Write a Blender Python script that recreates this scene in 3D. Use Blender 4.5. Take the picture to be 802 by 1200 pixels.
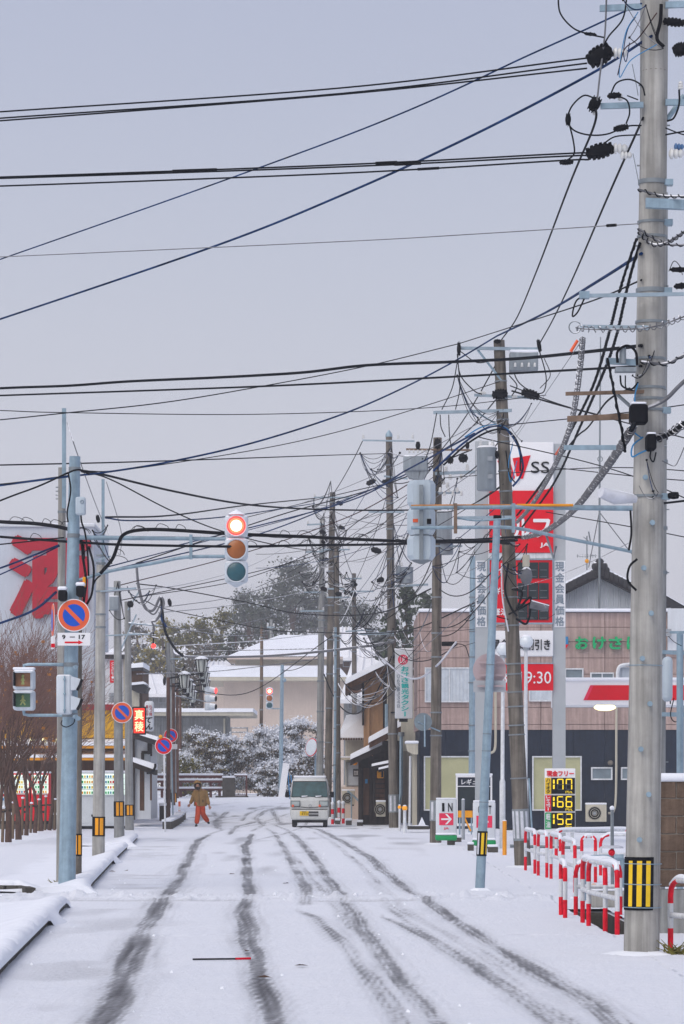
import bpy, bmesh, math, random
import numpy as np
from mathutils import Vector, Matrix
R = math.radians
SC = bpy.context.scene
for o in list(bpy.data.objects): bpy.data.objects.remove(o)

# ---------------------------------------------------------------- camera
F, CX, HY, CH = 3500.0, 401.0, 913.0, 1.8      # focal length in photo pixels, centre column, horizon row, eye height
cam_d = bpy.data.cameras.new('camera'); cam = bpy.data.objects.new('camera', cam_d)
SC.collection.objects.link(cam); SC.camera = cam
cam.location = (0, 0, CH); cam.rotation_euler = (R(90), 0, 0)
cam_d.sensor_fit = 'VERTICAL'; cam_d.sensor_height = 36; cam_d.lens = F/1200*36
cam_d.shift_y = (HY-600)/1200; cam_d.clip_end = 5000; cam_d.clip_start = .5
# ---------------------------------------------------------------- world, sun, exposure
SUN_EL, SUN_AZ = 48, 215
w = bpy.data.worlds.new('World'); SC.world = w; w.use_nodes = True
nt = w.node_tree; nt.nodes.clear()
def N(t, kind, **kw):
    n = t.nodes.new(kind)
    for k, v in kw.items(): setattr(n, k, v)
    return n
sky = N(nt, 'ShaderNodeTexSky'); sky.sky_type = 'NISHITA'; sky.sun_disc = False
sky.sun_elevation = R(SUN_EL); sky.sun_rotation = R(SUN_AZ); sky.dust_density = 6; sky.air_density = 1.5
bg1 = N(nt, 'ShaderNodeBackground'); bg1.inputs[1].default_value = .05
bg2 = N(nt, 'ShaderNodeBackground'); bg2.inputs[1].default_value = .86
geo = N(nt, 'ShaderNodeTexCoord'); sep = N(nt, 'ShaderNodeSeparateXYZ')
ramp = N(nt, 'ShaderNodeValToRGB'); ramp.color_ramp.interpolation = 'EASE'
ramp.color_ramp.elements[0].position = 0.0; ramp.color_ramp.elements[0].color = (.60, .602, .69, 1)
ramp.color_ramp.elements[1].position = .30; ramp.color_ramp.elements[1].color = (.402, .412, .55, 1)
nz = N(nt, 'ShaderNodeTexNoise'); nz.inputs['Scale'].default_value = 2.2; nz.inputs['Detail'].default_value = 3
mx = N(nt, 'ShaderNodeMix', data_type='RGBA', blend_type='MULTIPLY'); mx.inputs[0].default_value = .10
add = N(nt, 'ShaderNodeAddShader'); outw = N(nt, 'ShaderNodeOutputWorld')
L = nt.links.new
L(geo.outputs['Generated'], sep.inputs[0]); L(sep.outputs['Z'], ramp.inputs[0]); L(geo.outputs['Generated'], nz.inputs['Vector'])
L(ramp.outputs[0], mx.inputs[6]); L(nz.outputs[0], mx.inputs[7]); L(mx.outputs[2], bg2.inputs[0])
L(sky.outputs[0], bg1.inputs[0]); L(bg1.outputs[0], add.inputs[0]); L(bg2.outputs[0], add.inputs[1]); L(add.outputs[0], outw.inputs[0])
sd = bpy.data.lights.new('sun', 'SUN'); sd.energy = 1.3; sd.angle = R(50); sd.color = (1, .985, .965)
sun = bpy.data.objects.new('sun', sd); SC.collection.objects.link(sun)
az = R(SUN_AZ)
sdir = Vector((math.sin(az)*math.cos(R(SUN_EL)), math.cos(az)*math.cos(R(SUN_EL)), math.sin(R(SUN_EL))))
sun.rotation_euler = sdir.to_track_quat('Z', 'Y').to_euler(); sun.location = (0, -20, 40)
SC.view_settings.view_transform = 'Standard'; SC.view_settings.look = 'None'; SC.view_settings.exposure = 0.0; SC.view_settings.gamma = 1
SC.render.engine = 'CYCLES'; SC.cycles.use_denoising = True
SC.cycles.max_bounces = 5; SC.cycles.volume_bounces = 1; SC.cycles.transparent_max_bounces = 8

# ---------------------------------------------------------------- photo pixel -> place
def sstep(a, b, x):
    t = np.clip((x-a)/(b-a), 0, 1); return t*t*(3-2*t)
def gz(y): return .85*sstep(114, 156, y)
def P(px, py, d): return Vector(((px-CX)*d/F, d, CH+(HY-py)*d/F))
def GD(py):                                     # distance at which the ground is seen in photo row py
    lo, hi = 10, 400
    for _ in range(50):
        m = (lo+hi)/2
        if CH+(HY-py)*m/F > gz(m): lo = m
        else: hi = m
    return lo
def G(px, py): return P(px, py, GD(py))
def gp(px, d): return Vector(((px-CX)*d/F, d, float(gz(d))))   # ground point on column px at distance d

# ---------------------------------------------------------------- materials
MATS = {}
def mat(name, col, rough=.6, metal=0, var=.15, scale=4, bump=0, bscale=40, streak=0, snow=0, emit=0, spec=.18, ecol=None, trans=0, alpha=1):
    m = bpy.data.materials.new(name); m.use_nodes = True; t = m.node_tree; b = t.nodes['Principled BSDF']; Lk = t.links.new
    b.inputs['Roughness'].default_value = rough; b.inputs['Metallic'].default_value = metal
    b.inputs['Specular IOR Level'].default_value = spec
    c = Vector(col[:3])
    tc = N(t, 'ShaderNodeNewGeometry')
    nz = N(t, 'ShaderNodeTexNoise'); nz.inputs['Scale'].default_value = scale; nz.inputs['Detail'].default_value = 5; nz.inputs['Roughness'].default_value = .65
    Lk(tc.outputs['Position'], nz.inputs['Vector'])
    rp = N(t, 'ShaderNodeValToRGB'); rp.color_ramp.elements[0].position = .3; rp.color_ramp.elements[1].position = .7
    rp.color_ramp.elements[0].color = (*(c*(1-var)), 1); rp.color_ramp.elements[1].color = (*[min(1, v) for v in c*(1+var)], 1)
    Lk(nz.outputs[0], rp.inputs[0]); out = rp.outputs[0]
    if streak:
        mp = N(t, 'ShaderNodeMapping'); mp.inputs['Scale'].default_value = (14, 14, .8)
        n2 = N(t, 'ShaderNodeTexNoise'); n2.inputs['Scale'].default_value = 1; n2.inputs['Detail'].default_value = 4
        r2 = N(t, 'ShaderNodeMapRange'); r2.inputs[1].default_value = .38; r2.inputs[2].default_value = .68; r2.inputs[3].default_value = 1-streak; r2.inputs[4].default_value = 1.0
        ml = N(t, 'ShaderNodeMix', data_type='RGBA', blend_type='MULTIPLY'); ml.inputs[0].default_value = 1
        Lk(tc.outputs['Position'], mp.inputs[0]); Lk(mp.outputs[0], n2.inputs['Vector']); Lk(n2.outputs[0], r2.inputs[0])
        Lk(out, ml.inputs[6]); Lk(r2.outputs[0], ml.inputs[7]); out = ml.outputs[2]
    if snow:
        sp = N(t, 'ShaderNodeSeparateXYZ'); Lk(tc.outputs['Normal'], sp.inputs[0])
        n3 = N(t, 'ShaderNodeTexNoise'); n3.inputs['Scale'].default_value = 5; Lk(tc.outputs['Position'], n3.inputs['Vector'])
        ad = N(t, 'ShaderNodeMath', operation='MULTIPLY_ADD'); ad.inputs[1].default_value = .7; Lk(n3.outputs[0], ad.inputs[0]); Lk(sp.outputs[2], ad.inputs[2])
        r3 = N(t, 'ShaderNodeMapRange'); r3.inputs[1].default_value = 1.15-.4*snow; r3.inputs[2].default_value = 1.3-.4*snow; Lk(ad.outputs[0], r3.inputs[0])
        m3 = N(t, 'ShaderNodeMix', data_type='RGBA'); Lk(r3.outputs[0], m3.inputs[0]); Lk(out, m3.inputs[6]); m3.inputs[7].default_value = (.84, .86, .9, 1); out = m3.outputs[2]
    Lk(out, b.inputs['Base Color'])
    if bump:
        n4 = N(t, 'ShaderNodeTexNoise'); n4.inputs['Scale'].default_value = bscale; n4.inputs['Detail'].default_value = 4; Lk(tc.outputs['Position'], n4.inputs['Vector'])
        bp = N(t, 'ShaderNodeBump'); bp.inputs['Strength'].default_value = bump; bp.inputs['Distance'].default_value = .02
        Lk(n4.outputs[0], bp.inputs['Height']); Lk(bp.outputs[0], b.inputs['Normal'])
    if emit:
        b.inputs['Emission Color'].default_value = (*(ecol or col), 1); b.inputs['Emission Strength'].default_value = emit
    if trans: b.inputs['Transmission Weight'].default_value = trans
    MATS[name] = m
    return m
mat('snow', (.80, .832, .89), .75, var=.04, scale=1.5, bump=.5, bscale=9, spec=.2)
mat('concrete', (.41, .405, .38), .85, var=.16, scale=3, bump=.25, bscale=60, streak=.38)
mat('concrete_grey', (.315, .325, .32), .85, var=.16, scale=3, bump=.2, bscale=50, streak=.35)
mat('concrete_brown', (.19, .17, .145), .9, var=.25, scale=2.5, bump=.3, bscale=50, streak=.5)
mat('concrete_dark', (.075, .07, .062), .9, var=.3, scale=3, bump=.3)
mat('galvanised', (.29, .40, .48), .5, .3, var=.14, scale=9, streak=.2)
mat('galvanised_snow', (.30, .38, .44), .5, .35, var=.15, scale=9, snow=1)
mat('steel_grey', (.21, .24, .26), .5, .4, var=.15, scale=6, snow=.8)
mat('steel_rust', (.19, .135, .10), .8, .1, var=.45, scale=6, snow=.4)
mat('transformer_grey', (.27, .31, .34), .5, .1, var=.1, scale=3, snow=1.1, streak=.2)
mat('black', (.008, .009, .012), .75, var=.3, scale=8, spec=.05)
mat('wire_black', (.008, .010, .014), .8, var=.3, scale=5, spec=.06)
mat('wire_blue', (.008, .03, .095), .8, var=.9, scale=3, spec=.06)
mat('wire_brown', (.04, .014, .014), .8, var=.6, scale=3, spec=.06)
mat('wire_grey', (.13, .135, .15), .6, var=.3, scale=5, snow=.7)
mat('wire_white', (.55, .57, .62), .6, var=.2, scale=5)
mat('cable_blue', (.03, .2, .42), .5, var=.2)
mat('insulator_white', (.66, .67, .66), .25, var=.1, spec=.6)
mat('insulator_blue', (.10, .2, .38), .3)
mat('white_paint', (.68, .71, .74), .5, var=.12, scale=9, streak=.22)
mat('white_plain', (.76, .77, .79), .5, var=.03, scale=2)
mat('white_wall', (.62, .66, .70), .7, var=.06, scale=.8, streak=.08)
mat('pale_wall', (.50, .55, .62), .75, var=.05, scale=.5, streak=.06)
mat('white_signal', (.60, .66, .72), .45, var=.06, scale=4, snow=.8, streak=.15)
mat('red_paint', (.66, .004, .022), .5, var=.28, scale=14)
mat('red_orange', (.72, .12, .045), .45, var=.05, scale=3)
mat('red_sign', (.66, .001, .014), .5, var=.06, scale=2)
mat('red_kanji', (.40, .003, .022), .6, var=.12, scale=2)
mat('sign_blue', (.008, .085, .50), .4, var=.06)
mat('yellow', (.80, .52, .02), .5, var=.1)
mat('yellow_wall', (.62, .34, .012), .7, var=.1, scale=.6)
mat('amber', (.80, .33, .008), .5, var=.12)
mat('orange_pipe', (.75, .30, .02), .5, var=.15, scale=2)
mat('rust_pipe', (.42, .19, .06), .75, var=.35, scale=5)
mat('orange_ball_glow', (.88, .36, .015), .4, var=.08, emit=.25)  # faint glow added to the colour; the ball is no lamp
mat('green_sign', (.01, .36, .13), .5, var=.08)
mat('green_price', (.012, .33, .10), .5, var=.06)
mat('teal_letters', (.01, .42, .40), .5, var=.05)
mat('pink_panel', (.43, .32, .29), .75, var=.10, scale=5, bump=.15, bscale=30, streak=.26)
mat('pink_dark', (.17, .125, .115), .85)
mat('navy_panel', (.012, .021, .040), .5, var=.2, scale=6, streak=.25)
mat('cream', (.52, .49, .40), .8, var=.1, scale=1.5, streak=.15)
mat('beige_wall', (.56, .475, .415), .85, var=.06, scale=1, streak=.08)
mat('ochre_wall', (.50, .285, .145), .85, var=.14, scale=1.2, streak=.2)
mat('grey_wall', (.235, .25, .26), .85, var=.2, scale=1.2, streak=.3)
mat('wood_dark', (.035, .026, .022), .8, var=.4, scale=5, streak=.4)
mat('wood_brown', (.10, .05, .028), .8, var=.3, scale=4, streak=.35)
mat('wood_stake', (.17, .12, .08), .85, var=.25, scale=6, streak=.35)
mat('brown_rail', (.10, .035, .032), .6, var=.2, snow=.6)
mat('rust_post', (.105, .055, .04), .7, var=.4, scale=5)
mat('roof_dark', (.03, .03, .034), .6, var=.2, snow=.2)
mat('block', (.155, .108, .078), .92, var=.28, scale=7, bump=.5, bscale=60, streak=.35)
mat('mortar', (.30, .27, .23), .95, var=.15)
mat('glass_dark', (.02, .035, .04), .08, spec=.7, var=.3, scale=1)
mat('glass_window', (.16, .21, .24), .12, spec=.7, var=.25, scale=1.5)
mat('glass_frost', (.40, .40, .24), .35, var=.12, scale=1)
mat('curtain', (.50, .55, .60), .8, var=.12, scale=4)
mat('windshield', (.02, .07, .078), .22, spec=.25, var=.5, scale=3)
mat('van_white', (.56, .58, .57), .3, var=.05, scale=2, spec=.5, streak=.08)
mat('grille', (.05, .05, .055), .5)
mat('tyre', (.012, .012, .013), .85)
mat('headlamp', (.36, .42, .42), .15, spec=.8)
mat('plate_yellow', (.78, .50, .01), .5)
mat('led_off', (.02, .03, .035), .4, var=.2)
mat('led_yellow', (.8, .58, .02), .5, emit=.55, ecol=(1, .70, .03))
mat('led_dim', (.05, .055, .06), .5)
mat('led_red', (.9, .05, .02), .5, emit=1.0, ecol=(1, .02, .01))
mat('led_hot', (1, .7, .4), .5, emit=1.1, ecol=(1, .66, .36))
mat('lamp_red', (.9, .05, .03), .4, emit=3.0, ecol=(1, .03, .03))
mat('lamp_hot', (1, .8, .5), .4, emit=2.4, ecol=(1, .70, .42))
mat('lamp_mid', (1, .3, .1), .4, emit=2.4, ecol=(1, .035, .035))
mat('lamp_glow', (1, .95, .6), .4, emit=1.7, ecol=(1, .90, .42))
mat('lens_amber', (.30, .085, .008), .3, var=.2, spec=.6)
mat('lens_green', (.008, .075, .10), .3, var=.2, spec=.6)
mat('lens_ped_red', (.26, .13, .07), .4, var=.3, scale=8)
mat('lens_ped_green', (.085, .17, .10), .4, var=.3, scale=8)
mat('ped_figure', (.36, .40, .16), .4)
mat('vend_white', (.62, .66, .68), .4, var=.05)
mat('vend_lit', (.8, .9, .8), .4, emit=.75, ecol=(.80, 1, .86))
mat('bark', (.085, .05, .038), .9, var=.3, scale=8, snow=.3)
mat('twig', (.165, .09, .072), .85, var=.3, scale=3)
mat('leaf_orange', (.42, .17, .03), .7)
mat('leaf_dark', (.04, .058, .03), .8, var=.3, scale=1)
mat('leaf_olive', (.125, .115, .026), .8, var=.3, scale=1)
mat('leaf_grey', (.08, .094, .082), .8, var=.3, scale=1)
mat('leaf_shrub', (.105, .085, .062), .8, var=.35, scale=2)
mat('leaf_yellow', (.24, .20, .05), .8, var=.3, scale=2)
mat('leaf_snow', (.74, .77, .82), .8, var=.06, scale=2, spec=.1)
mat('lantern_glass', (.50, .54, .52), .2, spec=.6, var=.1)
mat('globe', (.66, .72, .76), .18, spec=.7, var=.08)
mat('sign_back', (.42, .335, .35), .6, var=.1)
mat('plate_back', (.40, .42, .45), .55, var=.1)
mat('hill_thicket', (.17, .15, .13), .95, var=.5, scale=.7, snow=.25)
mat('green_base', (.01, .28, .09), .5)
mat('pink_red', (.72, .03, .09), .5)
mat('grey_panel', (.30, .33, .36), .5, var=.06, streak=.1)
mat('reflect_grey', (.22, .25, .27), .5)
mat('box_blue', (.46, .54, .60), .45, var=.05, streak=.1)
mat('column_grey', (.38, .41, .43), .5, var=.06, scale=2)
mat('label_grey', (.22, .27, .32), .6)
mat('jacket', (.25, .145, .048), .85, var=.18, scale=7)
mat('trousers', (.52, .065, .02), .85, var=.15, scale=7)
mat('skin', (.36, .19, .13), .6)
mat('fur_dark', (.015, .013, .013), .9)
mat('water', (.02, .03, .032), .1, spec=.6)
mat('slope_snow', (.74, .755, .79), .85, var=.10, scale=.4)
M = lambda k: MATS[k]

# ---------------------------------------------------------------- shapes: each returns (verts, faces)
def box(c, s, rz=0, ry=0, rx=0):
    hx, hy, hz = s[0]/2, s[1]/2, s[2]/2
    v = [Vector((x, y, z)) for x in (-hx, hx) for y in (-hy, hy) for z in (-hz, hz)]
    if rz or ry or rx:
        m = Matrix.Rotation(rz, 3, 'Z') @ Matrix.Rotation(ry, 3, 'Y') @ Matrix.Rotation(rx, 3, 'X'); v = [m@p for p in v]
    return [p+Vector(c) for p in v], [(0,1,3,2),(4,6,7,5),(0,4,5,1),(2,3,7,6),(0,2,6,4),(1,5,7,3)]
def pbox(x0, y0, x1, y1, d, t):                 # front face fills that photo rectangle at distance d, t metres thick behind it
    a, b = P(x0, y1, d), P(x1, y0, d)
    return box(((a.x+b.x)/2, d+t/2, (a.z+b.z)/2), (abs(b.x-a.x), t, abs(b.z-a.z)))
def rbox(c, s, r, seg=3):                       # box with rounded edges
    bm = bmesh.new(); bmesh.ops.create_cube(bm, size=1)
    for v in bm.verts: v.co = Vector((v.co.x*s[0]+c[0], v.co.y*s[1]+c[1], v.co.z*s[2]+c[2]))
    bmesh.ops.bevel(bm, geom=bm.edges[:], offset=r, segments=seg, affect='EDGES', profile=.5)
    bm.verts.index_update(); out = [v.co.copy() for v in bm.verts], [tuple(v.index for v in f.verts) for f in bm.faces]; bm.free(); return out
def prbox(x0, y0, x1, y1, d, t, r=.03):
    a, b = P(x0, y1, d), P(x1, y0, d)
    return rbox(((a.x+b.x)/2, d+t/2, (a.z+b.z)/2), (abs(b.x-a.x), t, abs(b.z-a.z)), r)
def frame_of(t):
    t = t.normalized(); u = Vector((0, 0, 1)) if abs(t.z) < .9 else Vector((1, 0, 0))
    a = t.cross(u).normalized(); return a, t.cross(a).normalized()
def tube(pts, r, n=6, cap=True):                # r: number or list
    pts = [Vector(p) for p in pts]; V = []; Fc = []; k = len(pts)
    rs = r if isinstance(r, (list, tuple)) else [r]*k
    a = None
    for i, p in enumerate(pts):
        t = (pts[min(i+1, k-1)]-pts[max(i-1, 0)])
        if t.length < 1e-9: t = Vector((0, 0, 1))
        if a is None: a, b = frame_of(t)
        else:
            t = t.normalized(); a = (a-t*a.dot(t))
            a = a.normalized() if a.length > 1e-6 else frame_of(t)[0]
            b = t.cross(a)
        for j in range(n):
            q = 2*math.pi*j/n; V.append(p+(a*math.cos(q)+b*math.sin(q))*rs[i])
    for i in range(k-1):
        for j in range(n):
            Fc.append((i*n+j, i*n+(j+1) % n, (i+1)*n+(j+1) % n, (i+1)*n+j))
    if cap: Fc.append(tuple(range(n-1, -1, -1))); Fc.append(tuple((k-1)*n+j for j in range(n)))
    return V, Fc
def cyl(a, b, r, r2=None, n=12): return tube([a, b], [r, r if r2 is None else r2], n)
def lathe(o, axis, prof, n=14):                 # prof: (distance along axis, radius)
    o = Vector(o); axis = Vector(axis).normalized()
    return tube_fixed([(o+axis*h, r) for h, r in prof], axis, n)
def tube_fixed(pr, axis, n):
    a, b = frame_of(axis); V = []; Fc = []
    for p, r in pr:
        for j in range(n): q = 2*math.pi*j/n; V.append(p+(a*math.cos(q)+b*math.sin(q))*max(r, .0005))
    for i in range(len(pr)-1):
        for j in range(n): Fc.append((i*n+j, i*n+(j+1) % n, (i+1)*n+(j+1) % n, (i+1)*n+j))
    Fc.append(tuple(range(n-1, -1, -1))); Fc.append(tuple((len(pr)-1)*n+j for j in range(n)))
    return V, Fc
def ball(c, r, n=12, sq=(1, 1, 1)):
    V, Fc = lathe((0, 0, 0), (0, 0, 1), [(-r*math.cos(math.pi*i/8), r*math.sin(math.pi*i/8)) for i in range(9)], n)
    return [Vector((p.x*sq[0], p.y*sq[1], p.z*sq[2]))+Vector(c) for p in V], Fc
def prism(poly, axis_from, axis_vec):           # poly of 3D points swept along a vector
    p = [Vector(q)+Vector(axis_from) for q in poly]; v = Vector(axis_vec); n = len(p)
    return p+[q+v for q in p], [tuple(range(n)), tuple(range(2*n-1, n-1, -1))]+[(i, i+n, (i+1) % n+n, (i+1) % n) for i in range(n)]
def pprism(pts, d, t):                          # photo polygon at distance d, t thick
    return prism([P(x, y, d) for x, y in pts], (0, 0, 0), (0, t, 0))
def ring(c, R1, r, axis=(0, 1, 0), n=20, m=6):
    a, b = frame_of(Vector(axis)); pts = [Vector(c)+(a*math.cos(2*math.pi*i/n)+b*math.sin(2*math.pi*i/n))*R1 for i in range(n+1)]
    return tube(pts, r, m, False)
def disc(c, r, t, n=28): return cyl(Vector(c), Vector(c)+Vector((0, t, 0)), r, n=n)      # faces the street (-Y)
def catmull(pts, k=10):
    pts = [Vector(p) for p in pts]
    if len(pts) < 3: return [pts[0].lerp(pts[-1], i/k) for i in range(k+1)]
    out = []; q = [pts[0]*2-pts[1]]+pts+[pts[-1]*2-pts[-2]]
    for i in range(1, len(q)-2):
        for s in range(k):
            t = s/k; a, b, c, e = q[i-1:i+3]
            out.append(.5*((2*b)+(c-a)*t+(2*a-5*b+4*c-e)*t*t+(3*b-a-3*c+e)*t*t*t))
    return out+[pts[-1]]
def join(*sh):
    V, Fc = [], []
    for v, f in sh:
        k = len(V); V += list(v); Fc += [tuple(i+k for i in q) for q in f]
    return V, Fc

# ---------------------------------------------------------------- objects
BASE = {}
def link(o): SC.collection.objects.link(o)
def tag(o, label, cat, group=None):
    o['label'] = label; o['category'] = cat
    if group: o['group'] = group
    return o
def thing(name, loc, label, cat, group=None):
    o = bpy.data.objects.new(name, None); link(o); o.location = loc; o.empty_display_size = .2; BASE[o.name] = Vector(loc)
    return tag(o, label, cat, group)
def mk(name, shape, material, parent=None, smooth=True, loc=None, idx=None, label=None):
    V, Fc = shape if isinstance(shape, tuple) else join(*shape)
    if parent is not None: b = BASE[parent.name]
    elif loc is not None: b = Vector(loc)
    else:
        xs = [v[0] for v in V]; ys = [v[1] for v in V]; zs = [v[2] for v in V]
        b = Vector(((min(xs)+max(xs))/2, (min(ys)+max(ys))/2, min(zs)))
    me = bpy.data.meshes.new(name); me.from_pydata([Vector(v)-b for v in V], [], Fc)
    for m in (material if isinstance(material, (list, tuple)) else [material]): me.materials.append(M(m))
    if idx is not None: me.polygons.foreach_set('material_index', idx)
    if smooth:
        me.shade_smooth(); me.set_sharp_from_angle(angle=R(38))
    o = bpy.data.objects.new(name, me); link(o); BASE[o.name] = b
    if parent is not None:
        o.parent = parent
        if parent.type == 'EMPTY' or parent.parent is None and parent.type == 'MESH': pass
    else: o.location = b
    if label: o['label'] = label
    return o
def struct(name, shape, material, smooth=False):
    o = mk(name, shape, material, None, smooth); o['kind'] = 'structure'; return o
def solo(name, shape, material, label, cat, group=None, smooth=True): return tag(mk(name, shape, material, None, smooth), label, cat, group)
def piece(src, parent, delta):                  # alike piece sharing mesh data
    o = src.copy(); link(o); o.parent = parent; o.location = src.location+Vector(delta); return o

def text_shape(s, x0, y0, x1, y1, d, t=.02, bold=0, vertical=False, mirror=False, shear=0):
    """lettering filling that photo rectangle, raised t metres off a face at distance d"""
    V, Fc = [], []
    rows = list(s) if vertical else [s]
    n = len(rows); h = (y1-y0)/n
    for i, ch in enumerate(rows):
        if ch == ' ': continue
        cu = bpy.data.curves.new('t', 'FONT'); cu.body = ch; cu.size = 1; cu.extrude = .05; cu.resolution_u = 3; cu.shear = shear
        ob = bpy.data.objects.new('t', cu); link(ob)
        dg = bpy.context.evaluated_depsgraph_get(); me = bpy.data.meshes.new_from_object(ob.evaluated_get(dg))
        co = [v.co.copy() for v in me.vertices]; fs = [tuple(p.vertices) for p in me.polygons]
        bpy.data.objects.remove(ob); bpy.data.curves.remove(cu); bpy.data.meshes.remove(me)
        if not co: continue
        mnx, mxx = min(c.x for c in co), max(c.x for c in co); mny, mxy = min(c.y for c in co), max(c.y for c in co)
        a, b = y0+i*h+(.06*h if vertical else 0), y0+(i+1)*h-(.06*h if vertical else 0)
        xa, xb = x0, x1
        if ch in 'ー1' and vertical: xa, xb = x0+.4*(x1-x0), x1-.4*(x1-x0)
        offs = [(0, 0)] if bold < .012 else [(0, 0), (bold, 0), (-bold, 0), (0, bold), (0, -bold), (bold*.7, bold*.7), (-bold*.7, -bold*.7), (bold*.7, -bold*.7), (-bold*.7, bold*.7)]
        for io, (ox, oy) in enumerate(offs):
          k = len(V)
          for c in co:
            g_ = bold if len(offs) > 1 else 0; u = (c.x+ox-mnx+g_)/max(mxx-mnx+2*g_, 1e-6); v = (c.y+oy-mny+g_)/max(mxy-mny+2*g_, 1e-6)
            p = P(xa+u*(xb-xa), b+(a-b)*v, d); V.append(Vector((p.x, d-t-.0004*io if c.z > 0 else d+.001+.0004*io, p.z)))
          Fc += [tuple(q+k for q in f) for f in fs]
    return V, Fc
def cut_rects(x0, y0, x1, y1, holes):           # rectangle minus holes -> rectangles
    rs = [(x0, y0, x1, y1)]
    for (a, b, c, e) in holes:
        nr = []
        for (p, q, r, s) in rs:
            if c <= p or a >= r or e <= q or b >= s: nr.append((p, q, r, s)); continue
            if b > q: nr.append((p, q, r, b))
            if e < s: nr.append((p, e, r, s))
            if a > p: nr.append((p, max(q, b), a, min(s, e)))
            if c < r: nr.append((c, max(q, b), r, min(s, e)))
        rs = nr
    return [r for r in rs if r[2]-r[0] > .6 and r[3]-r[1] > .6]
# ================================================================ THE SETTING
rng = np.random.default_rng(7); random.seed(7)
DX0, DX1, DY0, DY1 = 3.12, 3.66, 34.6, 41.5     # open ditch beside the street
def sheet(xs, ys, zf):
    X, Y = np.meshgrid(xs, ys); Z = zf(X, Y); nx, ny = len(xs), len(ys)
    V = np.stack([X, Y, Z], -1).reshape(-1, 3)
    i = (np.arange(ny-1)[:, None]*nx+np.arange(nx-1)[None, :])
    Fq = np.stack([i, i+1, i+nx+1, i+nx], -1).reshape(-1, 4)
    cx = V[Fq][:, :, 0].mean(1); cy = V[Fq][:, :, 1].mean(1)
    keep = ~((cx > DX0) & (cx < DX1) & (cy > DY0) & (cy < DY1))
    return V, Fq[keep]
def raw_mesh(name, V, Fq, material, smooth=True):
    me = bpy.data.meshes.new(name); me.vertices.add(len(V)); me.vertices.foreach_set('co', V.astype(np.float32).ravel())
    n = len(Fq); k = Fq.shape[1]; me.loops.add(n*k); me.polygons.add(n)
    me.loops.foreach_set('vertex_index', Fq.astype(np.int32).ravel()); me.polygons.foreach_set('loop_start', np.arange(0, n*k, k, dtype=np.int32))
    me.update(calc_edges=True); me.validate()
    for m in (material if isinstance(material, (list, tuple)) else [material]): me.materials.append(M(m))
    if smooth: me.shade_smooth()
    return me
xs = np.unique(np.concatenate([np.linspace(-900, -20, 12), np.linspace(-20, 20, 21), [DX0, DX1], np.linspace(20, 900, 12)]))
ys = np.unique(np.concatenate([[-200, -50, 0], np.arange(10, 180, 4.0), [DY0, DY1], np.linspace(180, 2500, 14)]))
V, Fq = sheet(xs, ys, lambda X, Y: gz(Y)-.05)
o = bpy.data.objects.new('ground', raw_mesh('ground', V, Fq, 'snow')); link(o); o['kind'] = 'structure'

# --- road: snow sheet with slushy tyre tracks (vertex mask holds worn tracks and painted ridge shade)
xs = np.unique(np.concatenate([np.concatenate([np.arange(-9.5, -5, .06), np.arange(-5, 4.2, .028), np.arange(4.2, 6.0, .06)]), [DX0, DX1]]))
ys = [16.0]
while ys[-1] < 175: ys.append(ys[-1]*1.0042)
ys = np.unique(np.array(ys+[DY0, DY1]))
X, Y = np.meshgrid(xs, ys)
def smooth_noise(sx, sy, seed):
    g = np.random.default_rng(seed).random((int(200/sy)+3, int(20/sx)+3)); fx = (X+10)/sx; fy = Y/sy
    ix = fx.astype(int); iy = fy.astype(int); tx = fx-ix; ty = fy-iy; tx = tx*tx*(3-2*tx); ty = ty*ty*(3-2*ty)
    return g[iy, ix]*(1-tx)*(1-ty)+g[iy, ix+1]*tx*(1-ty)+g[iy+1, ix]*(1-tx)*ty+g[iy+1, ix+1]*tx*ty
mask = np.zeros_like(X); wavex = (smooth_noise(.6, 3.0, 90)-.5)*.06
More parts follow.
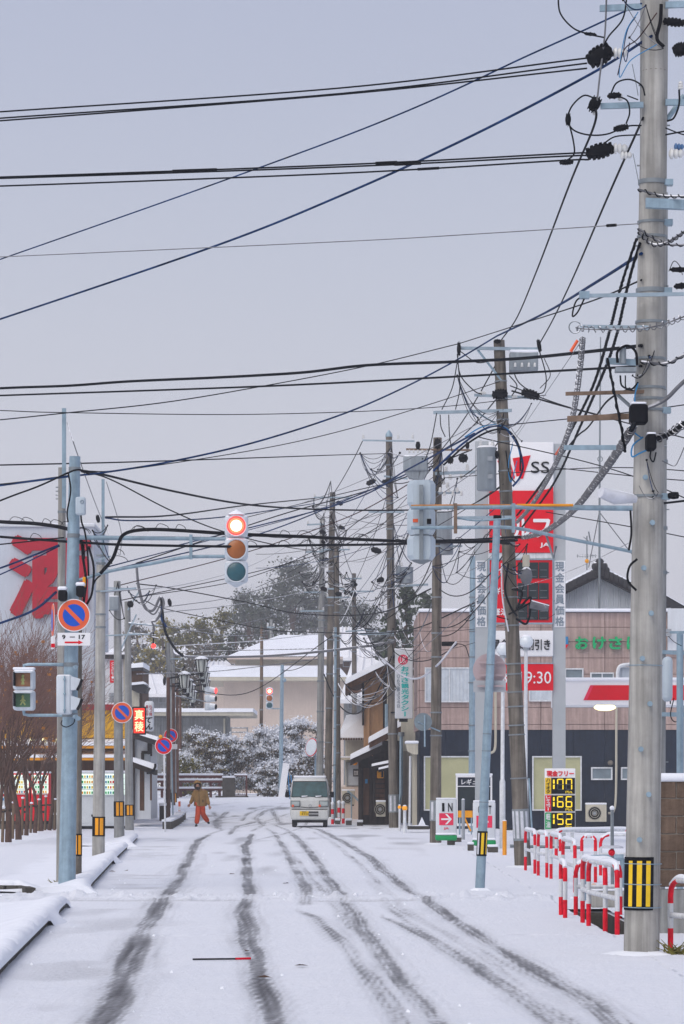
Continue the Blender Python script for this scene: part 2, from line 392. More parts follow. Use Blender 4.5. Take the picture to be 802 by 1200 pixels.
TR = [  # photo points of each wheel track (column, row), width in pixels, darkness
 ([(100,1225),(118,1200),(146,1150),(168,1090),(190,1058),(209,1032),(222,1005),(232,985),(246,978)], [34,30,27,22,17,12,9,7,5], .98),
 ([(84,1225),(98,1200),(130,1150),(158,1090),(180,1060)], [30,28,22,20,16], .5),
 ([(214,1050),(228,1030),(238,1010),(240,1000)], [12,12,9,5], .35),
 ([(336,1225),(324,1200),(308,1155),(293,1105),(287,1070),(293,1045),(290,1015),(288,990),(296,977)], [24,22,19,18,19,12,9,7,5], .98),
 ([(312,1225),(302,1200),(290,1155),(280,1105),(279,1075)], [20,18,16,16,12], .42),
 ([(540,1225),(512,1198),(478,1155),(450,1120),(425,1085),(400,1052),(376,1015),(352,985),(336,972),(322,966)], [26,24,21,19,16,13,9,7,4,3], .85),
 ([(500,1225),(475,1200),(436,1145),(402,1103),(368,1075),(350,1066)], [24,22,18,15,10,6], .72),
 ([(358,1060),(360,1041),(348,1022),(334,995),(322,976),(312,970)], [14,13,9,7,5,3], .75),
 ([(360,1041),(372,1025),(366,1010)], [9,8,5], .5),
 ([(760,1225),(725,1200),(690,1175),(640,1145),(575,1105),(535,1080),(500,1055),(465,1033),(430,1002),(400,985),(374,972),(352,968)], [30,28,26,23,18,15,12,11,9,7,5,3], .92),
 ([(690,1225),(655,1198),(600,1160),(545,1125),(500,1098),(470,1083),(448,1074)], [28,26,24,19,14,10,5], .88),
 ([(620,1160),(560,1118),(510,1088),(470,1062),(444,1034),(418,1010),(388,985),(366,974)], [12,12,10,10,9,7,5,3], .55),
 ([(456,1066),(446,1045),(430,1030)], [12,12,8], .4),
 ([(400,1080),(392,1050),(380,1030)], [12,12,8], .4),
 ([(425,1000),(450,1018),(480,1040)], [6,7,8], .4),
 ([(700,1215),(640,1180),(570,1140),(505,1100),(455,1062)], [18,17,14,11,7], .72), ([(740,1215),(650,1160),(560,1112),(480,1073),(452,1055)], [18,15,12,9,5], .6), ([(520,1215),(480,1160),(440,1110),(410,1075),(385,1040)], [14,13,12,11,8], .62), ([(415,1090),(380,1045),(340,1000)], [10,9,7], .6), ([(318,1200),(300,1150),(284,1100),(280,1070)], [7,7,7,6], .8), ([(140,1200),(164,1140),(182,1085),(200,1052)], [8,8,7,6], .6),
 ([(720,1225),(660,1175),(590,1130),(520,1085),(480,1058)], [90,70,48,30,16], .30), ([(520,1225),(480,1180),(430,1120),(395,1075)], [90,70,45,22], .30), ([(330,1225),(300,1160),(282,1100),(284,1060)], [50,42,32,24], .26), ([(70,1225),(110,1180),(150,1110),(176,1066)], [60,48,36,24], .30),
 ([(190,1032),(187,1024),(200,1016),(210,1013)], [6,8,7,4], .35),
 ([(258,972),(252,962),(262,955),(266,951)], [6.5,6.5,5.5,4.5], 0.94),
 ([(268,978),(278,968),(296,964),(306,960)], [4.5,5.5,5.5,4.5], 0.85),
 ([(282,962),(290,954),(300,949),(318,946)], [4.5,4.5,4.5,3.5], 0.77),
 ([(310,968),(300,958),(312,950),(330,944)], [4.5,5.5,5.5,4.5], 0.85),
 ([(250,951),(256,960),(258,968)], [5.5,6.5,5.5], 0.77),
 ([(212,958),(240,957),(255,955)], [4.5,5.5,4.5], 0.85),
 ([(330,966),(322,955),(318,947)], [5.5,5.5,4.5], 0.77),
 ([(240,979),(262,972),(300,966),(322,962)], [3,4,4,3], .7), ([(226,966),(250,962),(276,959),(292,957)], [3,4,4,3], .7), ([(300,984),(330,978),(352,970),(362,962)], [3,4,4,3], .7), ([(296,974),(312,962),(340,953)], [4,4,3], .7), ([(340,966),(352,956),(350,948)], [4,4,3], .7),
]
for pts, ws, st in TR:
    q = [(G(*p), wd*GD(p[1])/F) for p, wd in zip(pts, ws)]
    q.sort(key=lambda a: a[0].y)
    yy = np.array([a[0].y for a in q]); xx = np.array([a[0].x for a in q]); ww = np.array([a[1] for a in q])
    xc = np.interp(Y, yy, xx); wd = np.interp(Y, yy, ww)*.5
    fade = sstep(yy[0]-.6, yy[0]+.5, Y)*sstep(yy[-1]+2, yy[-1]-1.5, Y) if True else 1
    u = (X+wavex-xc)/(wd*1.6)
    gs = np.random.default_rng(int(pts[0][0]*7+pts[0][1])).random((90, 64))            # streaks that run along the track
    fu = np.clip((u+3)*7, 0, 61); fy = np.clip(Y*.45, 0, 87); iu = fu.astype(int); iy = fy.astype(int); tu = fu-iu; ty = fy-iy; ty = ty*ty*(3-2*ty)
    stk = (gs[iy, iu]*(1-tu)+gs[iy, iu+1]*tu)*(1-ty)+(gs[iy+1, iu]*(1-tu)+gs[iy+1, iu+1]*tu)*ty
    core = np.exp(-np.abs(u)**3.4)*(.46+.60*stk)*st; halo = np.exp(-(u/1.9)**2)*.46*st*(.5+stk)
    mask = np.maximum(mask, np.maximum(core, halo)*fade)
n_f = rng.random(X.shape); n_b = smooth_noise(.5, .5, 2); n_c = smooth_noise(1.6, 2.5, 3); n_d = smooth_noise(.09, .9, 6); n_e = smooth_noise(.22, .22, 8)
mask *= np.clip(.80+.40*(n_c-.5)+.3*(n_d-.5)+.16*(n_f-.5), 0, 1.1)
mask = np.maximum(mask, .10*sstep(.35, .9, n_c*.5+smooth_noise(.35, 1.2, 9)*.5)*sstep(-4.5, -3, X)*sstep(3.6, 2.4, X))
# thin wind-swept patches where the asphalt greys the snow, and a slush ridge where the side street crosses
kx = np.interp(Y, [28, 41, 48, 66, 114], [-3.3, -3.94, -4.15, -5.2, -7.5])
thin = np.exp(-((X-kx-.95)/.95)**2)*sstep(.45, .8, smooth_noise(1.3, 1.7, 4)*.6+smooth_noise(.35, .8, 5)*.4)*.34
thin *= np.where((Y > 41.5) & (Y < 49), .2, 1)
mask = np.maximum(mask, thin)
far = sstep(95, 112, Y)*sstep(150, 138, Y)*sstep(-8, -6, X)*sstep(2.2, 1.2, X)
mask = np.maximum(mask, far*sstep(.50, .85, smooth_noise(.45, 1.6, 11)*.55+smooth_noise(1.3, 4, 12)*.45)*.55)
mid = sstep(40, 55, Y)*sstep(105, 95, Y)*sstep(-4.2, -3, X)*sstep(3.2, 1.8, X)
mask = np.maximum(mask, mid*sstep(.5, .85, smooth_noise(.5, 3.5, 21)*.5+smooth_noise(1.2, 6, 22)*.5)*.42)
mask = np.maximum(mask, np.exp(-((Y-149)/2.2)**2)*.3*(X > -8)*n_c)
crw = sstep(-9, -5, X)*sstep(4.2, 3.0, X)
cross = (np.exp(-((Y-45.6)/.30)**2)+.8*np.exp(-((Y-44.4)/.22)**2)+.5*np.exp(-((Y-46.6)/.2)**2))*crw
clod = sstep(.35, .8, n_e*.6+n_d*.4)
mask = mask*(1-.40*np.exp(-((Y-45.2)/1.0)**2))
lines = (np.exp(-((Y-44.05)/.10)**2)*sstep(.35, .65, smooth_noise(1.5, .3, 31))+.7*np.exp(-((Y-45.0)/.08)**2)*sstep(.4, .7, smooth_noise(1.1, .3, 32))+.5*np.exp(-((Y-46.15)/.08)**2)*sstep(.4, .7, smooth_noise(1.3, .3, 33)))*crw  # broken grey lines painted in as shading of the ridge
mask = np.maximum(mask, lines*.6); mask = np.maximum(mask, cross*.22*(1-clod))  # grey between the clods is painted shade too
Z = gz(Y)+.012*(n_c-.5)+.014*(n_b-.5)*(1-mask)+.006*(n_f-.5)-.018*mask+cross*(.03+.09*clod*n_e+.02*(n_f-.5))
edge = sstep(-9.5, -8.8, X)*sstep(6.0, 5.6, X)*sstep(175, 168, Y)
Z = Z*edge+(gz(Y)-.06)*(1-edge)
V, Fq = sheet(xs, ys, lambda a, b: Z)
me = raw_mesh('road', V, Fq, 'snow'); me.materials.clear()
at = me.attributes.new('wear_shade', 'FLOAT', 'POINT'); at.data.foreach_set('value', mask.astype(np.float32).ravel())
m = bpy.data.materials.new('road_snow'); m.use_nodes = True; t = m.node_tree; b = t.nodes['Principled BSDF']; Lk = t.links.new
an = N(t, 'ShaderNodeAttribute', attribute_name='wear_shade'); g = N(t, 'ShaderNodeNewGeometry')
n1 = N(t, 'ShaderNodeTexNoise'); n1.inputs['Scale'].default_value = 18; n1.inputs['Detail'].default_value = 7; n1.inputs['Roughness'].default_value = .7
n2 = N(t, 'ShaderNodeTexNoise'); n2.inputs['Scale'].default_value = 1.1; n2.inputs['Detail'].default_value = 5
Lk(g.outputs['Position'], n1.inputs['Vector']); Lk(g.outputs['Position'], n2.inputs['Vector'])
a1 = N(t, 'ShaderNodeMath', operation='MULTIPLY_ADD'); Lk(n1.outputs[0], a1.inputs[0]); a1.inputs[1].default_value = .55; Lk(an.outputs['Fac'], a1.inputs[2])
r1 = N(t, 'ShaderNodeMapRange'); r1.inputs[1].default_value = .36; r1.inputs[2].default_value = 1.15; Lk(a1.outputs[0], r1.inputs[0])
cl = N(t, 'ShaderNodeMapRange'); cl.inputs[1].default_value = .02; cl.inputs[2].default_value = .2; Lk(an.outputs['Fac'], cl.inputs[0])
r6 = N(t, 'ShaderNodeMapRange', interpolation_type='SMOOTHSTEP'); r6.inputs[1].default_value = .56; r6.inputs[2].default_value = .86; Lk(a1.outputs[0], r6.inputs[0])
m6 = N(t, 'ShaderNodeMath', operation='MULTIPLY_ADD'); Lk(r6.outputs[0], m6.inputs[0]); m6.inputs[1].default_value = .36; m7 = N(t, 'ShaderNodeMath', operation='MULTIPLY'); Lk(r1.outputs[0], m7.inputs[0]); m7.inputs[1].default_value = .64; Lk(m7.outputs[0], m6.inputs[2])
mu = N(t, 'ShaderNodeMath', operation='MULTIPLY'); Lk(m6.outputs[0], mu.inputs[0]); Lk(cl.outputs[0], mu.inputs[1])
rs = N(t, 'ShaderNodeValToRGB'); rs.color_ramp.elements[0].color = (.765, .80, .865, 1); rs.color_ramp.elements[1].color = (.83, .855, .905, 1); Lk(n2.outputs[0], rs.inputs[0])
mc = N(t, 'ShaderNodeMix', data_type='RGBA'); Lk(mu.outputs[0], mc.inputs[0]); Lk(rs.outputs[0], mc.inputs[6]); mc.inputs[7].default_value = (.085, .084, .09, 1)
n5 = N(t, 'ShaderNodeTexNoise'); n5.inputs['Scale'].default_value = 9; n5.inputs['Detail'].default_value = 6; n5.inputs['Roughness'].default_value = .8; Lk(g.outputs['Position'], n5.inputs['Vector'])
r5 = N(t, 'ShaderNodeMapRange'); r5.inputs[1].default_value = .3; r5.inputs[2].default_value = .7; r5.inputs[3].default_value = .93; r5.inputs[4].default_value = 1.04; Lk(n5.outputs[0], r5.inputs[0])
m5 = N(t, 'ShaderNodeMix', data_type='RGBA', blend_type='MULTIPLY'); m5.inputs[0].default_value = 1; Lk(mc.outputs[2], m5.inputs[6]); Lk(r5.outputs[0], m5.inputs[7]); Lk(m5.outputs[2], b.inputs['Base Color'])
rr = N(t, 'ShaderNodeMapRange'); Lk(mu.outputs[0], rr.inputs[0]); rr.inputs[3].default_value = .8; rr.inputs[4].default_value = .5; Lk(rr.outputs[0], b.inputs['Roughness'])
b.inputs['Specular IOR Level'].default_value = .25
bp = N(t, 'ShaderNodeBump'); bp.inputs['Strength'].default_value = .9; bp.inputs['Distance'].default_value = .03; Lk(n1.outputs[0], bp.inputs['Height']); Lk(bp.outputs[0], b.inputs['Normal'])
me.materials.append(m); me.shade_smooth()
o = bpy.data.objects.new('road', me); link(o); o['kind'] = 'structure'

# --- loose snow lumps thrown up along the tracks and the slush ridge
iy_, ix_ = np.nonzero((rng.random(X.shape) < .010*np.clip(cross*1.6, 0, 1)) | (rng.random(X.shape) < .0016*((mask > .08) & (mask < .3) & (X > -4.5) & (X < 3)).astype(float)))
cl_ = []
for yy_, xx_ in list(zip(iy_, ix_))[:2200]:
    if Y[yy_, xx_] > 80: continue
    r_ = random.uniform(.008, .026)*(1.5 if cross[yy_, xx_] > .3 else 1); cl_.append(lathe((X[yy_, xx_], Y[yy_, xx_], Z[yy_, xx_]-r_*.3), (random.uniform(-.4, .4), random.uniform(-.4, .4), 1), [(0, r_), (r_*.7, r_*.8), (r_*1.2, r_*.2)], 5))
if cl_: mk('snow_clods', cl_, 'snow', None, True)['kind'] = 'stuff'
# --- ditch
dt = struct('ditch', [box((DX0-.06, (DY0+DY1)/2, -.58), (.12, DY1-DY0+.3, 1.05)), box((DX1+.06, (DY0+DY1)/2, -.58), (.12, DY1-DY0+.3, 1.05)),
     box(((DX0+DX1)/2, DY1+.08, -.58), (DX1-DX0+.3, .16, 1.05)), box(((DX0+DX1)/2, DY0-.08, -.58), (DX1-DX0+.3, .16, 1.05))], 'concrete_dark')
struct('water', box(((DX0+DX1)/2, (DY0+DY1)/2, -.95), (DX1-DX0, DY1-DY0, .02)), 'water')

# --- kerbs: snow-capped stones on the left edge of the street
def kerb(pts, gap_from=0, h=.17, capped=True):
    pts = [Vector((p.x, p.y, p.z)) for p in pts]
    root = None
    o = bpy.data.objects.new('kerb', None); link(o); o.location = pts[0]; BASE[o.name] = pts[0]; o['kind'] = 'structure'
    for i in range(len(pts)-1):
        a, b2 = pts[i], pts[i+1]; t = (b2-a); n = max(1, round(t.length/.62)); ang = math.atan2(t.y, t.x)
        for j in range(n):
            c = a+t*((j+.5)/n); ln = t.length/n-.012
            mk('kerb_stone', box((c.x, c.y, c.z+h/2-.03), (ln, .16, h), ang), 'concrete_dark', o, False)
    return o
def snowbank(path, wid, hh, seed=0, covered=None):
    """snow lying on a kerb: drifts level behind it, sharp over the stone face, sloping where it buries the stone"""
    path = catmull(path, 10); V, Fc = [], []; rg = random.Random(seed); k_ = wid/.19
    PR = [(-1.7, -.122), (-1.1, -.10), (-.65, -.06), (-.32, -.01), (-.14, .5), (-.02, .9), (.07, 1.0), (.13, .82), (.165, .35)]; n = len(PR)+2; w1 = w2 = 0; cv = covered(path[0].y) if covered else 0
    for i, p in enumerate(path):
        t = path[min(i+1, len(path)-1)]-path[max(i-1, 0)]; s = Vector((t.y, -t.x, 0)).normalized(); w1 = .6*w1+.4*rg.uniform(-1, 1); w2 = .7*w2+.3*rg.uniform(-1, 1)
        e = min(1, min(i, len(path)-1-i)/3+.05); hz = hh*(1+.5*w1)*e; cv = (cv*.88+.12*covered(p.y+.5*w2)) if covered else 0; cov = cv*cv*(3-2*cv)
        for (a_, b_) in PR: V.append(p+s*(a_*k_*(1+.15*w2))+Vector((0, 0, (b_*hz if b_ > 0 else b_*(.5+.5*e)+(-.06*(1-e) if a_ > -.3 else 0)))))
        V.append(p+s*((.175+.10*cov)*k_)+Vector((0, 0, -.02-.05*cov))); V.append(p+s*((.172+.22*cov)*k_)+Vector((0, 0, -.04-.10*min(1, cov*4))))
    for i in range(len(path)-1):
        for j in range(n-1): Fc.append((i*n+j, i*n+j+1, (i+1)*n+j+1, (i+1)*n+j))
    Fc.append(tuple(range(n))); Fc.append(tuple(range(len(V)-1, len(V)-n-1, -1)))
    return V, Fc
kl = lambda d: Vector((float(np.interp(d, [24, 28.4, 41, 48, 66, 84, 100, 114], [-3.05, -3.28, -3.92, -4.18, -5.1, -5.95, -6.75, -7.45])), d, 0))
def kerb_run(segs):
    d0, d1 = segs[0][0], segs[-1][1]; first = None
    cov = lambda y: 0. if any(a <= y <= b for a, b in segs) else 1.
    for a, b in segs:
        o = kerb([kl(x) for x in np.linspace(a, b, max(3, int((b-a)/2)))])
        if first is None: first = o
    mk('snow_cap', snowbank([kl(x)+Vector((-.06, 0, .115)) for x in np.arange(d0-.3, d1+.4, .8)], .19, .075, int(d0), cov), 'snow', first)
kerb_run([(24.5, 36.6), (37.9, 41.6)]); kerb_run([(47.4, 63.4), (64.8, 77)]); kerb_run([(80, 90)])
mkb = kerb([G(-40, 1044), G(8, 1045), G(26, 1045), G(36, 1048)], h=.13); mk('snow_cap', snowbank([G(-40, 1043)+Vector((0, .06, .10)), G(8, 1043)+Vector((0, .06, .10)), G(24, 1043)+Vector((0, .06, .10)), G(40, 1047)+Vector((0, .04, .02))], .12, .06, seed=3), 'snow', mkb)
ps = bpy.data.objects.new('kerb', None); link(ps); ps.location = gp(203, 118); BASE[ps.name] = gp(203, 118); ps['kind'] = 'structure'
for k in range(7):
    d = 108+k*2.6; c = gp(197+k*2.6, d); mk('kerb_stone', box((c.x, c.y, c.z+.14), (.3, 1.6, .28)), 'concrete_dark', ps, False); mk('snow_cap', rbox((c.x, c.y, c.z+.31), (.36, 1.7, .08), .03), 'snow', ps)

# ================================================================ BUILDINGS
def slab(a, b, d, t, th, mat_, name, parent, snow_th=0):   # sloping slab from photo point a to b at distance d, t deep, th thick below
    A, B = P(a[0], a[1], d), P(b[0], b[1], d); dn = Vector((0, 0, -th))
    o = mk(name, prism([A, B, B+dn, A+dn], (0, 0, 0), (0, t, 0)), mat_, parent, False)
    if snow_th:
        up = Vector((0, 0, snow_th)); mk('snow_cap', prism([A+Vector((0, -.06, .004)), B+Vector((0, -.06, .004)), B+up+Vector((0, 0, 0)), A+up*.8], (0, 0, 0), (0, t+.05, 0)), 'snow', o if o.parent else parent, False)
    return o
def window(parent, x0, y0, x1, y1, d, glass='glass_window', mull=(), frame='white_paint', fw=1.6, curtain=None, rec=.06):
    """frame bars, panes between mullions, optional curtain"""
    w_ = mk('window', [pbox(x0, y0, x1, y0+fw, d, .1), pbox(x0, y1-fw, x1, y1, d, .1), pbox(x0, y0+fw, x0+fw, y1-fw, d, .1), pbox(x1-fw, y0+fw, x1, y1-fw, d, .1)]+
            [pbox(m_-fw*.45, y0+fw, m_+fw*.45, y1-fw, d+.01, .08) for m_ in mull], frame, parent, False)
    e = [x0+fw]+list(mull)+[x1-fw]
    for a, b in zip(e, e[1:]): mk('pane', pbox(a, y0+fw, b, y1-fw, d+rec, .01), glass, w_, False)
    if curtain:
        V, Fc = [], []; k = 40
        for i in range(k+1):
            x = x0+fw+(x1-x0-2*fw)*i/k
            for y in (y0+fw, y1-fw): p = P(x, y, d+rec-.02+.012*math.sin(i*1.9)); V.append(p)
        Fc = [(2*i, 2*i+2, 2*i+3, 2*i+1) for i in range(k)]
        mk('curtain', (V, Fc), curtain, w_)
    return w_
def ac_unit(x0, y0, x1, y1, d, label, group=None):
    r_ = thing('air_conditioner', P((x0+x1)/2, y1, d), label, 'air conditioner', group)
    mk('casing', prbox(x0, y0, x1, y1, d, .32, .02), 'cream', r_)
    c = P(x0+(x1-x0)*.42, (y0+y1)/2, d-.015); rad = (y1-y0)*.40*d/F
    mk('fan_opening', disc(c, rad, .016), 'black', r_)
    for k in range(3): mk('fan_guard', ring(c+Vector((0, -.012, 0)), rad*(.35+.3*k), .008), 'cream', r_)
    mk('hub', disc(c+Vector((0, -.02, 0)), rad*.25, .02), 'grey_panel', r_)
    mk('foot', [pbox(x0+1, y1, x0+3, y1+1.5, d+.05, .25), pbox(x1-3, y1, x1-1, y1+1.5, d+.05, .25)], 'black', r_, False)
    mk('snow_cap', prbox(x0-.3, y0-2.2, x1+.3, y0-.1, d, .33, .02), 'snow', r_)
    return r_
# --- pink panelled two-storey building (right)
DB = 108
pk = thing('office_building', gp(600, DB+3), 'pink panelled two storey building with navy lower walls behind fuel station', 'building')
mk('wall', [pbox(492, 716, 840, 855, DB+.25, 6.5)], 'pink_dark', pk, False)
mk('lower_wall', [pbox(492, 855, 840, 972, DB+.27, 6.45)], 'navy_panel', pk, False)
up_holes = [(498, 782, 554, 823), (662, 783, 684, 806), (692, 788, 720, 806), (725, 781, 742, 806), (620, 798, 683, 822)]
lo_holes = [(497, 886, 556, 950), (624, 886, 682, 950), (693, 899, 718, 914), (728, 899, 752, 914)]
rows = [718, 735, 752, 771, 790, 809, 829, 849, 855.5]
for i, (a, b) in enumerate(zip(rows, rows[1:])):
    cols = [492, 560, 634, 709, 780, 840] if i % 1 == 0 else []
    for c0, c1 in zip(cols, cols[1:]):
        for r in cut_rects(c0+.35, a+.3, c1-.35, b-.3, up_holes): mk('wall_panel', pbox(*r, DB+.18, .07), 'pink_panel', pk, False)
for c0, c1 in zip([492.3, 522, 560, 598, 634, 672, 709, 745, 780, 810], [522, 560, 598, 634, 672, 709, 745, 780, 810, 840]):
    for r in cut_rects(c0+.15, 856, c1-.15, 971, lo_holes): mk('lower_panel', pbox(*r, DB+.20, .07), 'navy_panel', pk, False)
sd_ = [P(492, 718, DB+.3), P(492, 855, DB+.3)]
for a, b in zip(rows, rows[1:]):                # side wall panels
    A, B = P(492, a+.4, DB), P(492, b-.3, DB)
    mk('wall_panel', box((A.x-.03, DB+3.3, (A.z+B.z)/2), (.06, 6.2, A.z-B.z)), 'pink_panel', pk, False)
mk('parapet_snow', rbox(((P(491, 0, DB).x+P(840, 0, DB).x)/2, DB+.6, P(0, 715, DB).z), (P(840, 0, DB).x-P(490.5, 0, DB).x, 1.2, .12), .04), 'snow', pk)
window(pk, 498, 782, 554, 823, DB+.06, mull=(527,), curtain='curtain')
window(pk, 662, 783, 684, 806, DB+.06); window(pk, 692, 788, 720, 806, DB+.06, mull=(706,)); window(pk, 725, 781, 742, 806, DB+.06, curtain='curtain')
window(pk, 620, 798, 683, 822, DB+.06, mull=(652,), curtain='curtain')
window(pk, 497, 886, 556, 950, DB+.06, 'glass_frost'); window(pk, 624, 886, 682, 950, DB+.06, 'glass_frost', mull=(653,))
window(pk, 693, 899, 718, 914, DB+.06); window(pk, 728, 899, 752, 914, DB+.06)
mk('drain_pipe', tube(catmull([P(581, 800, DB), P(581, 855, DB), P(580, 878, DB), P(574, 883, DB)], 6), .05), 'cream', pk)
mk('drain_pipe', tube(catmull([P(723, 806, DB), P(722.5, 850, DB), P(722, 930, DB), P(719, 951, DB), P(713, 953, DB)], 6), .045), 'cream', pk)
mk('vent_cap', ball(P(715.5, 894, DB+.05), .1), 'concrete_brown', pk)
mk('vent_pipe', tube(catmull([P(724, 800, DB-.05), P(724, 787, DB-.05), P(728, 780, DB-.05), P(742, 778, DB-.05)], 5), .07), 'white_paint', pk)
for ch, a in zip('おけさは', (674, 694.5, 713.5, 734.5)):
    mk('letter', text_shape(ch, a, 746, a+15.5, 761, DB+.1, .12, .035), 'green_sign', pk, False)
mk('logo', [pbox(656, 746, 666, 755, DB+.05, .1)], 'cable_blue', pk, False); mk('logo', [pprism([(657, 755.3), (666.5, 755.3), (664, 759.5), (657, 758)], DB+.05, .1)], 'red_sign', pk, False)
mk('sign_panel', pbox(783, 713.5, 838, 762, DB-.1, .2), 'white_wall', pk, False)
mk('wall_lamp', [pbox(779, 742, 787, 745.5, DB-.4, .2), pbox(781, 737, 787, 741, DB-.4, .2)], 'grey_panel', pk, False)
mk('corner_strip', [pbox(483.5, 872, 489, 968, DB+.6, .5)], 'cream', pk, False)
mk('downpipe', tube([P(481, 886, DB-.2), P(480, 970, DB-.2)], .045), 'white_paint', pk)
mk('awning', [pprism([(476, 871), (490, 870), (490, 884), (484, 884), (478, 880)], DB-.5, 1.0)], 'cream', pk, False); mk('snow_cap', prbox(475, 868, 491, 871.4, DB-.55, 1.1, .05), 'snow', pk)
ac_unit(687, 943, 711, 963, DB-.6, 'white outdoor air conditioner unit against navy wall')

# --- gabled house behind it
gh = thing('gabled_house', gp(703, 126), 'white corrugated gable house with black snow dusted roof behind pink building', 'house')
V, Fc = [], []; k = 96; a0, a1 = 655, 752; pkx, pky = 703, 676
for i in range(k+1):
    x = a0+(a1-a0)*i/k; ytop = pky+abs(x-pkx)*(.50 if x < pkx else .50); dd = 125-(.05 if i % 2 else 0)
    V += [P(x, ytop, dd), P(x, 760, dd)]
Fc = [(2*i, 2*i+2, 2*i+3, 2*i+1) for i in range(k)]
mk('gable_wall', (V, Fc), 'white_wall', gh, False)
mk('wall', [pbox(657, 704, 751, 900, 125.3, 8)], 'white_wall', gh, False)
for s, xe in ((-1, 640), (1, 768)):
    A, B = P(703, 664, 124.4), P(xe, 664+abs(xe-703)*.50, 124.4)
    rf = mk('roof', prism([A, B, B-Vector((0, 0, .42)), A-Vector((0, 0, .42))], (0, 0, 0), (0, 9, 0)), 'roof_dark', gh, False)
    mk('snow_cap', prism([A+Vector((0, .25, .01)), B+Vector((0, .25, .01)), B+Vector((0, .25, .10)), A+Vector((0, .25, .10))], (0, 0, 0), (0, 8.7, 0)), 'snow', rf, False)
    for q in range(12):
        C = A.lerp(B, (q+.5)/12); mk('roof_tile', box((C.x, 124.34, C.z-.17), (.17, .14, .3)), 'roof_dark', gh, False)
mk('ridge_ornament', [ball(P(703, 662, 124.4), .3, 8, (.7, .6, 1)), ball(P(699, 664, 124.4), .2, 8), ball(P(707, 664, 124.4), .2, 8), ball(P(711, 668, 124.4), .14, 8)], 'roof_dark', gh)
rb = thing('distant_house', gp(800, 122), 'dark sloped roof of house at right edge behind white panel', 'house')
mk('wall', pbox(783, 712, 850, 900, 122.3, 5), 'white_wall', rb, False); slab((779, 697), (812, 716), 122, 6, .35, 'roof_dark', 'roof', rb, .05)

# --- fuel station canopy
cn = thing('canopy', gp(720, 87), 'white fuel station canopy with red stripe and lit lamp underneath', 'canopy')
DCa = 85
A = P(658, 811, DCa)
mk('fascia', [pbox(658, 797, 850, 826, DCa, .2)], 'white_plain', cn, False)
mk('side_fascia', [box((A.x+.1, DCa+2.2, A.z), (.2, 3.96, P(0, 797, DCa).z-P(0, 826, DCa).z))], 'white_plain', cn, False)
mk('soffit', [pbox(659, 823, 850, 825, DCa+.2, 4)], 'white_plain', cn, False)
mk('stripe', [pprism([(696, 803), (850, 803), (850, 820.5), (688, 820.5)], DCa-.02, .02)], 'red_sign', cn, False)
mk('pale_stripe', [pprism([(692, 803), (696, 803), (688, 820.5), (684, 820.5)], DCa-.02, .02)], 'pink_red', cn, False)
mk('side_mark', box((A.x-.008, DCa+1.8, A.z), (.016, 2.4, .38)), 'red_sign', cn, False)
mk('snow_cap', rbox(((P(657, 0, DCa).x+P(850, 0, DCa).x)/2, DCa+2.1, P(0, 796, DCa).z), (P(850, 0, DCa).x-P(657, 0, DCa).x, 4.3, .1), .04), 'snow', cn)
lm = mk('lamp', ball(P(709, 829, DCa+1.2), .32, 12, (1, .5, .32)), 'lamp_glow', cn)
mk('column', pbox(800, 826, 812, 995, DCa+2, .3), 'column_grey', cn, False); mk('column', pbox(657, 826, 660, 994, DCa+3.6, .15), 'column_grey', cn, False)

# --- left: white sake shop wall with red kanji, yellow shop, small structures
sk = thing('shop_building', gp(30, 126), 'tall white shop wall with huge red kanji above the bare trees', 'building')
mk('wall', [pbox(-70, 617, 110, 975, 126, 8)], 'pale_wall', sk, False); mk('parapet', pbox(-71, 614.5, 111, 617, 125.9, 8.2), 'white_wall', sk, False)
mk('snow_cap', pbox(-70, 613, 111, 614.4, 125.9, 8), 'snow', sk, False)
mk('letter', text_shape('酒', 10, 627, 107, 725, 126, .2, .038), 'red_kanji', sk, False)
ys_ = thing('yellow_shop', gp(90, 118), 'yellow fronted shop with dark red band and snowy awning on left', 'building')
mk('wall', [pbox(-40, 866, 149, 975, 119, 6)], 'wood_brown', ys_, False); mk('fascia', pbox(-40, 832, 149, 865, 118, 1.2), 'yellow_wall', ys_, False)
mk('red_band', pbox(-40, 825.5, 149.5, 832, 117.95, 1.3), 'red_kanji', ys_, False); mk('snow_cap', pbox(-40, 823.6, 149, 825.4, 118, 1.2), 'snow', ys_, False)
for y_ in (874, 888):
    aw = mk('awning', prism([P(-40, y_, 116.8), P(-40, y_-6, 118.2), P(-40, y_-3, 118.2), P(-40, y_+3, 116.8)], (0, 0, 0), (P(150, 0, 117).x-P(-40, 0, 117).x, 0, 0)), 'amber', ys_, False)
    mk('snow_cap', prism([P(-40, y_-.2, 116.75), P(-40, y_-6.2, 118.2), P(-40, y_-8.5, 118.2), P(-40, y_-3.4, 116.75)], (0, 0, 0), (P(150, 0, 117).x-P(-40, 0, 117).x, 0, 0)), 'snow', aw, False)
for a in range(-34, 92, 14): mk('string_light', ball(P(a+2, 867.5, 116.9), .09, 8), 'lamp_glow', ys_)
wb = thing('white_annex', gp(138, 120), 'narrow white annex with vertical red sign behind concrete pole', 'building')
mk('wall', pbox(122, 772, 148, 826, 119.4, 3), 'white_wall', wb, False); mk('roof', pbox(120, 767, 149, 771, 119, 3.5), 'roof_dark', wb, False); mk('snow_cap', pbox(120, 764.5, 149, 766.9, 119, 3.5), 'snow', wb, False)
mk('louvre', [pbox(128, 812+k*3, 135, 813.6+k*3, 119.2, .15) for k in range(5)], 'grey_panel', wb, False)
mk('drain_pipe', pbox(145, 772, 147.5, 826, 119.2, .15), 'cream', wb, False)
sg = thing('red_sign', P(132, 801, 118.6), 'narrow red vertical sign with white lettering between left poles', 'sign')
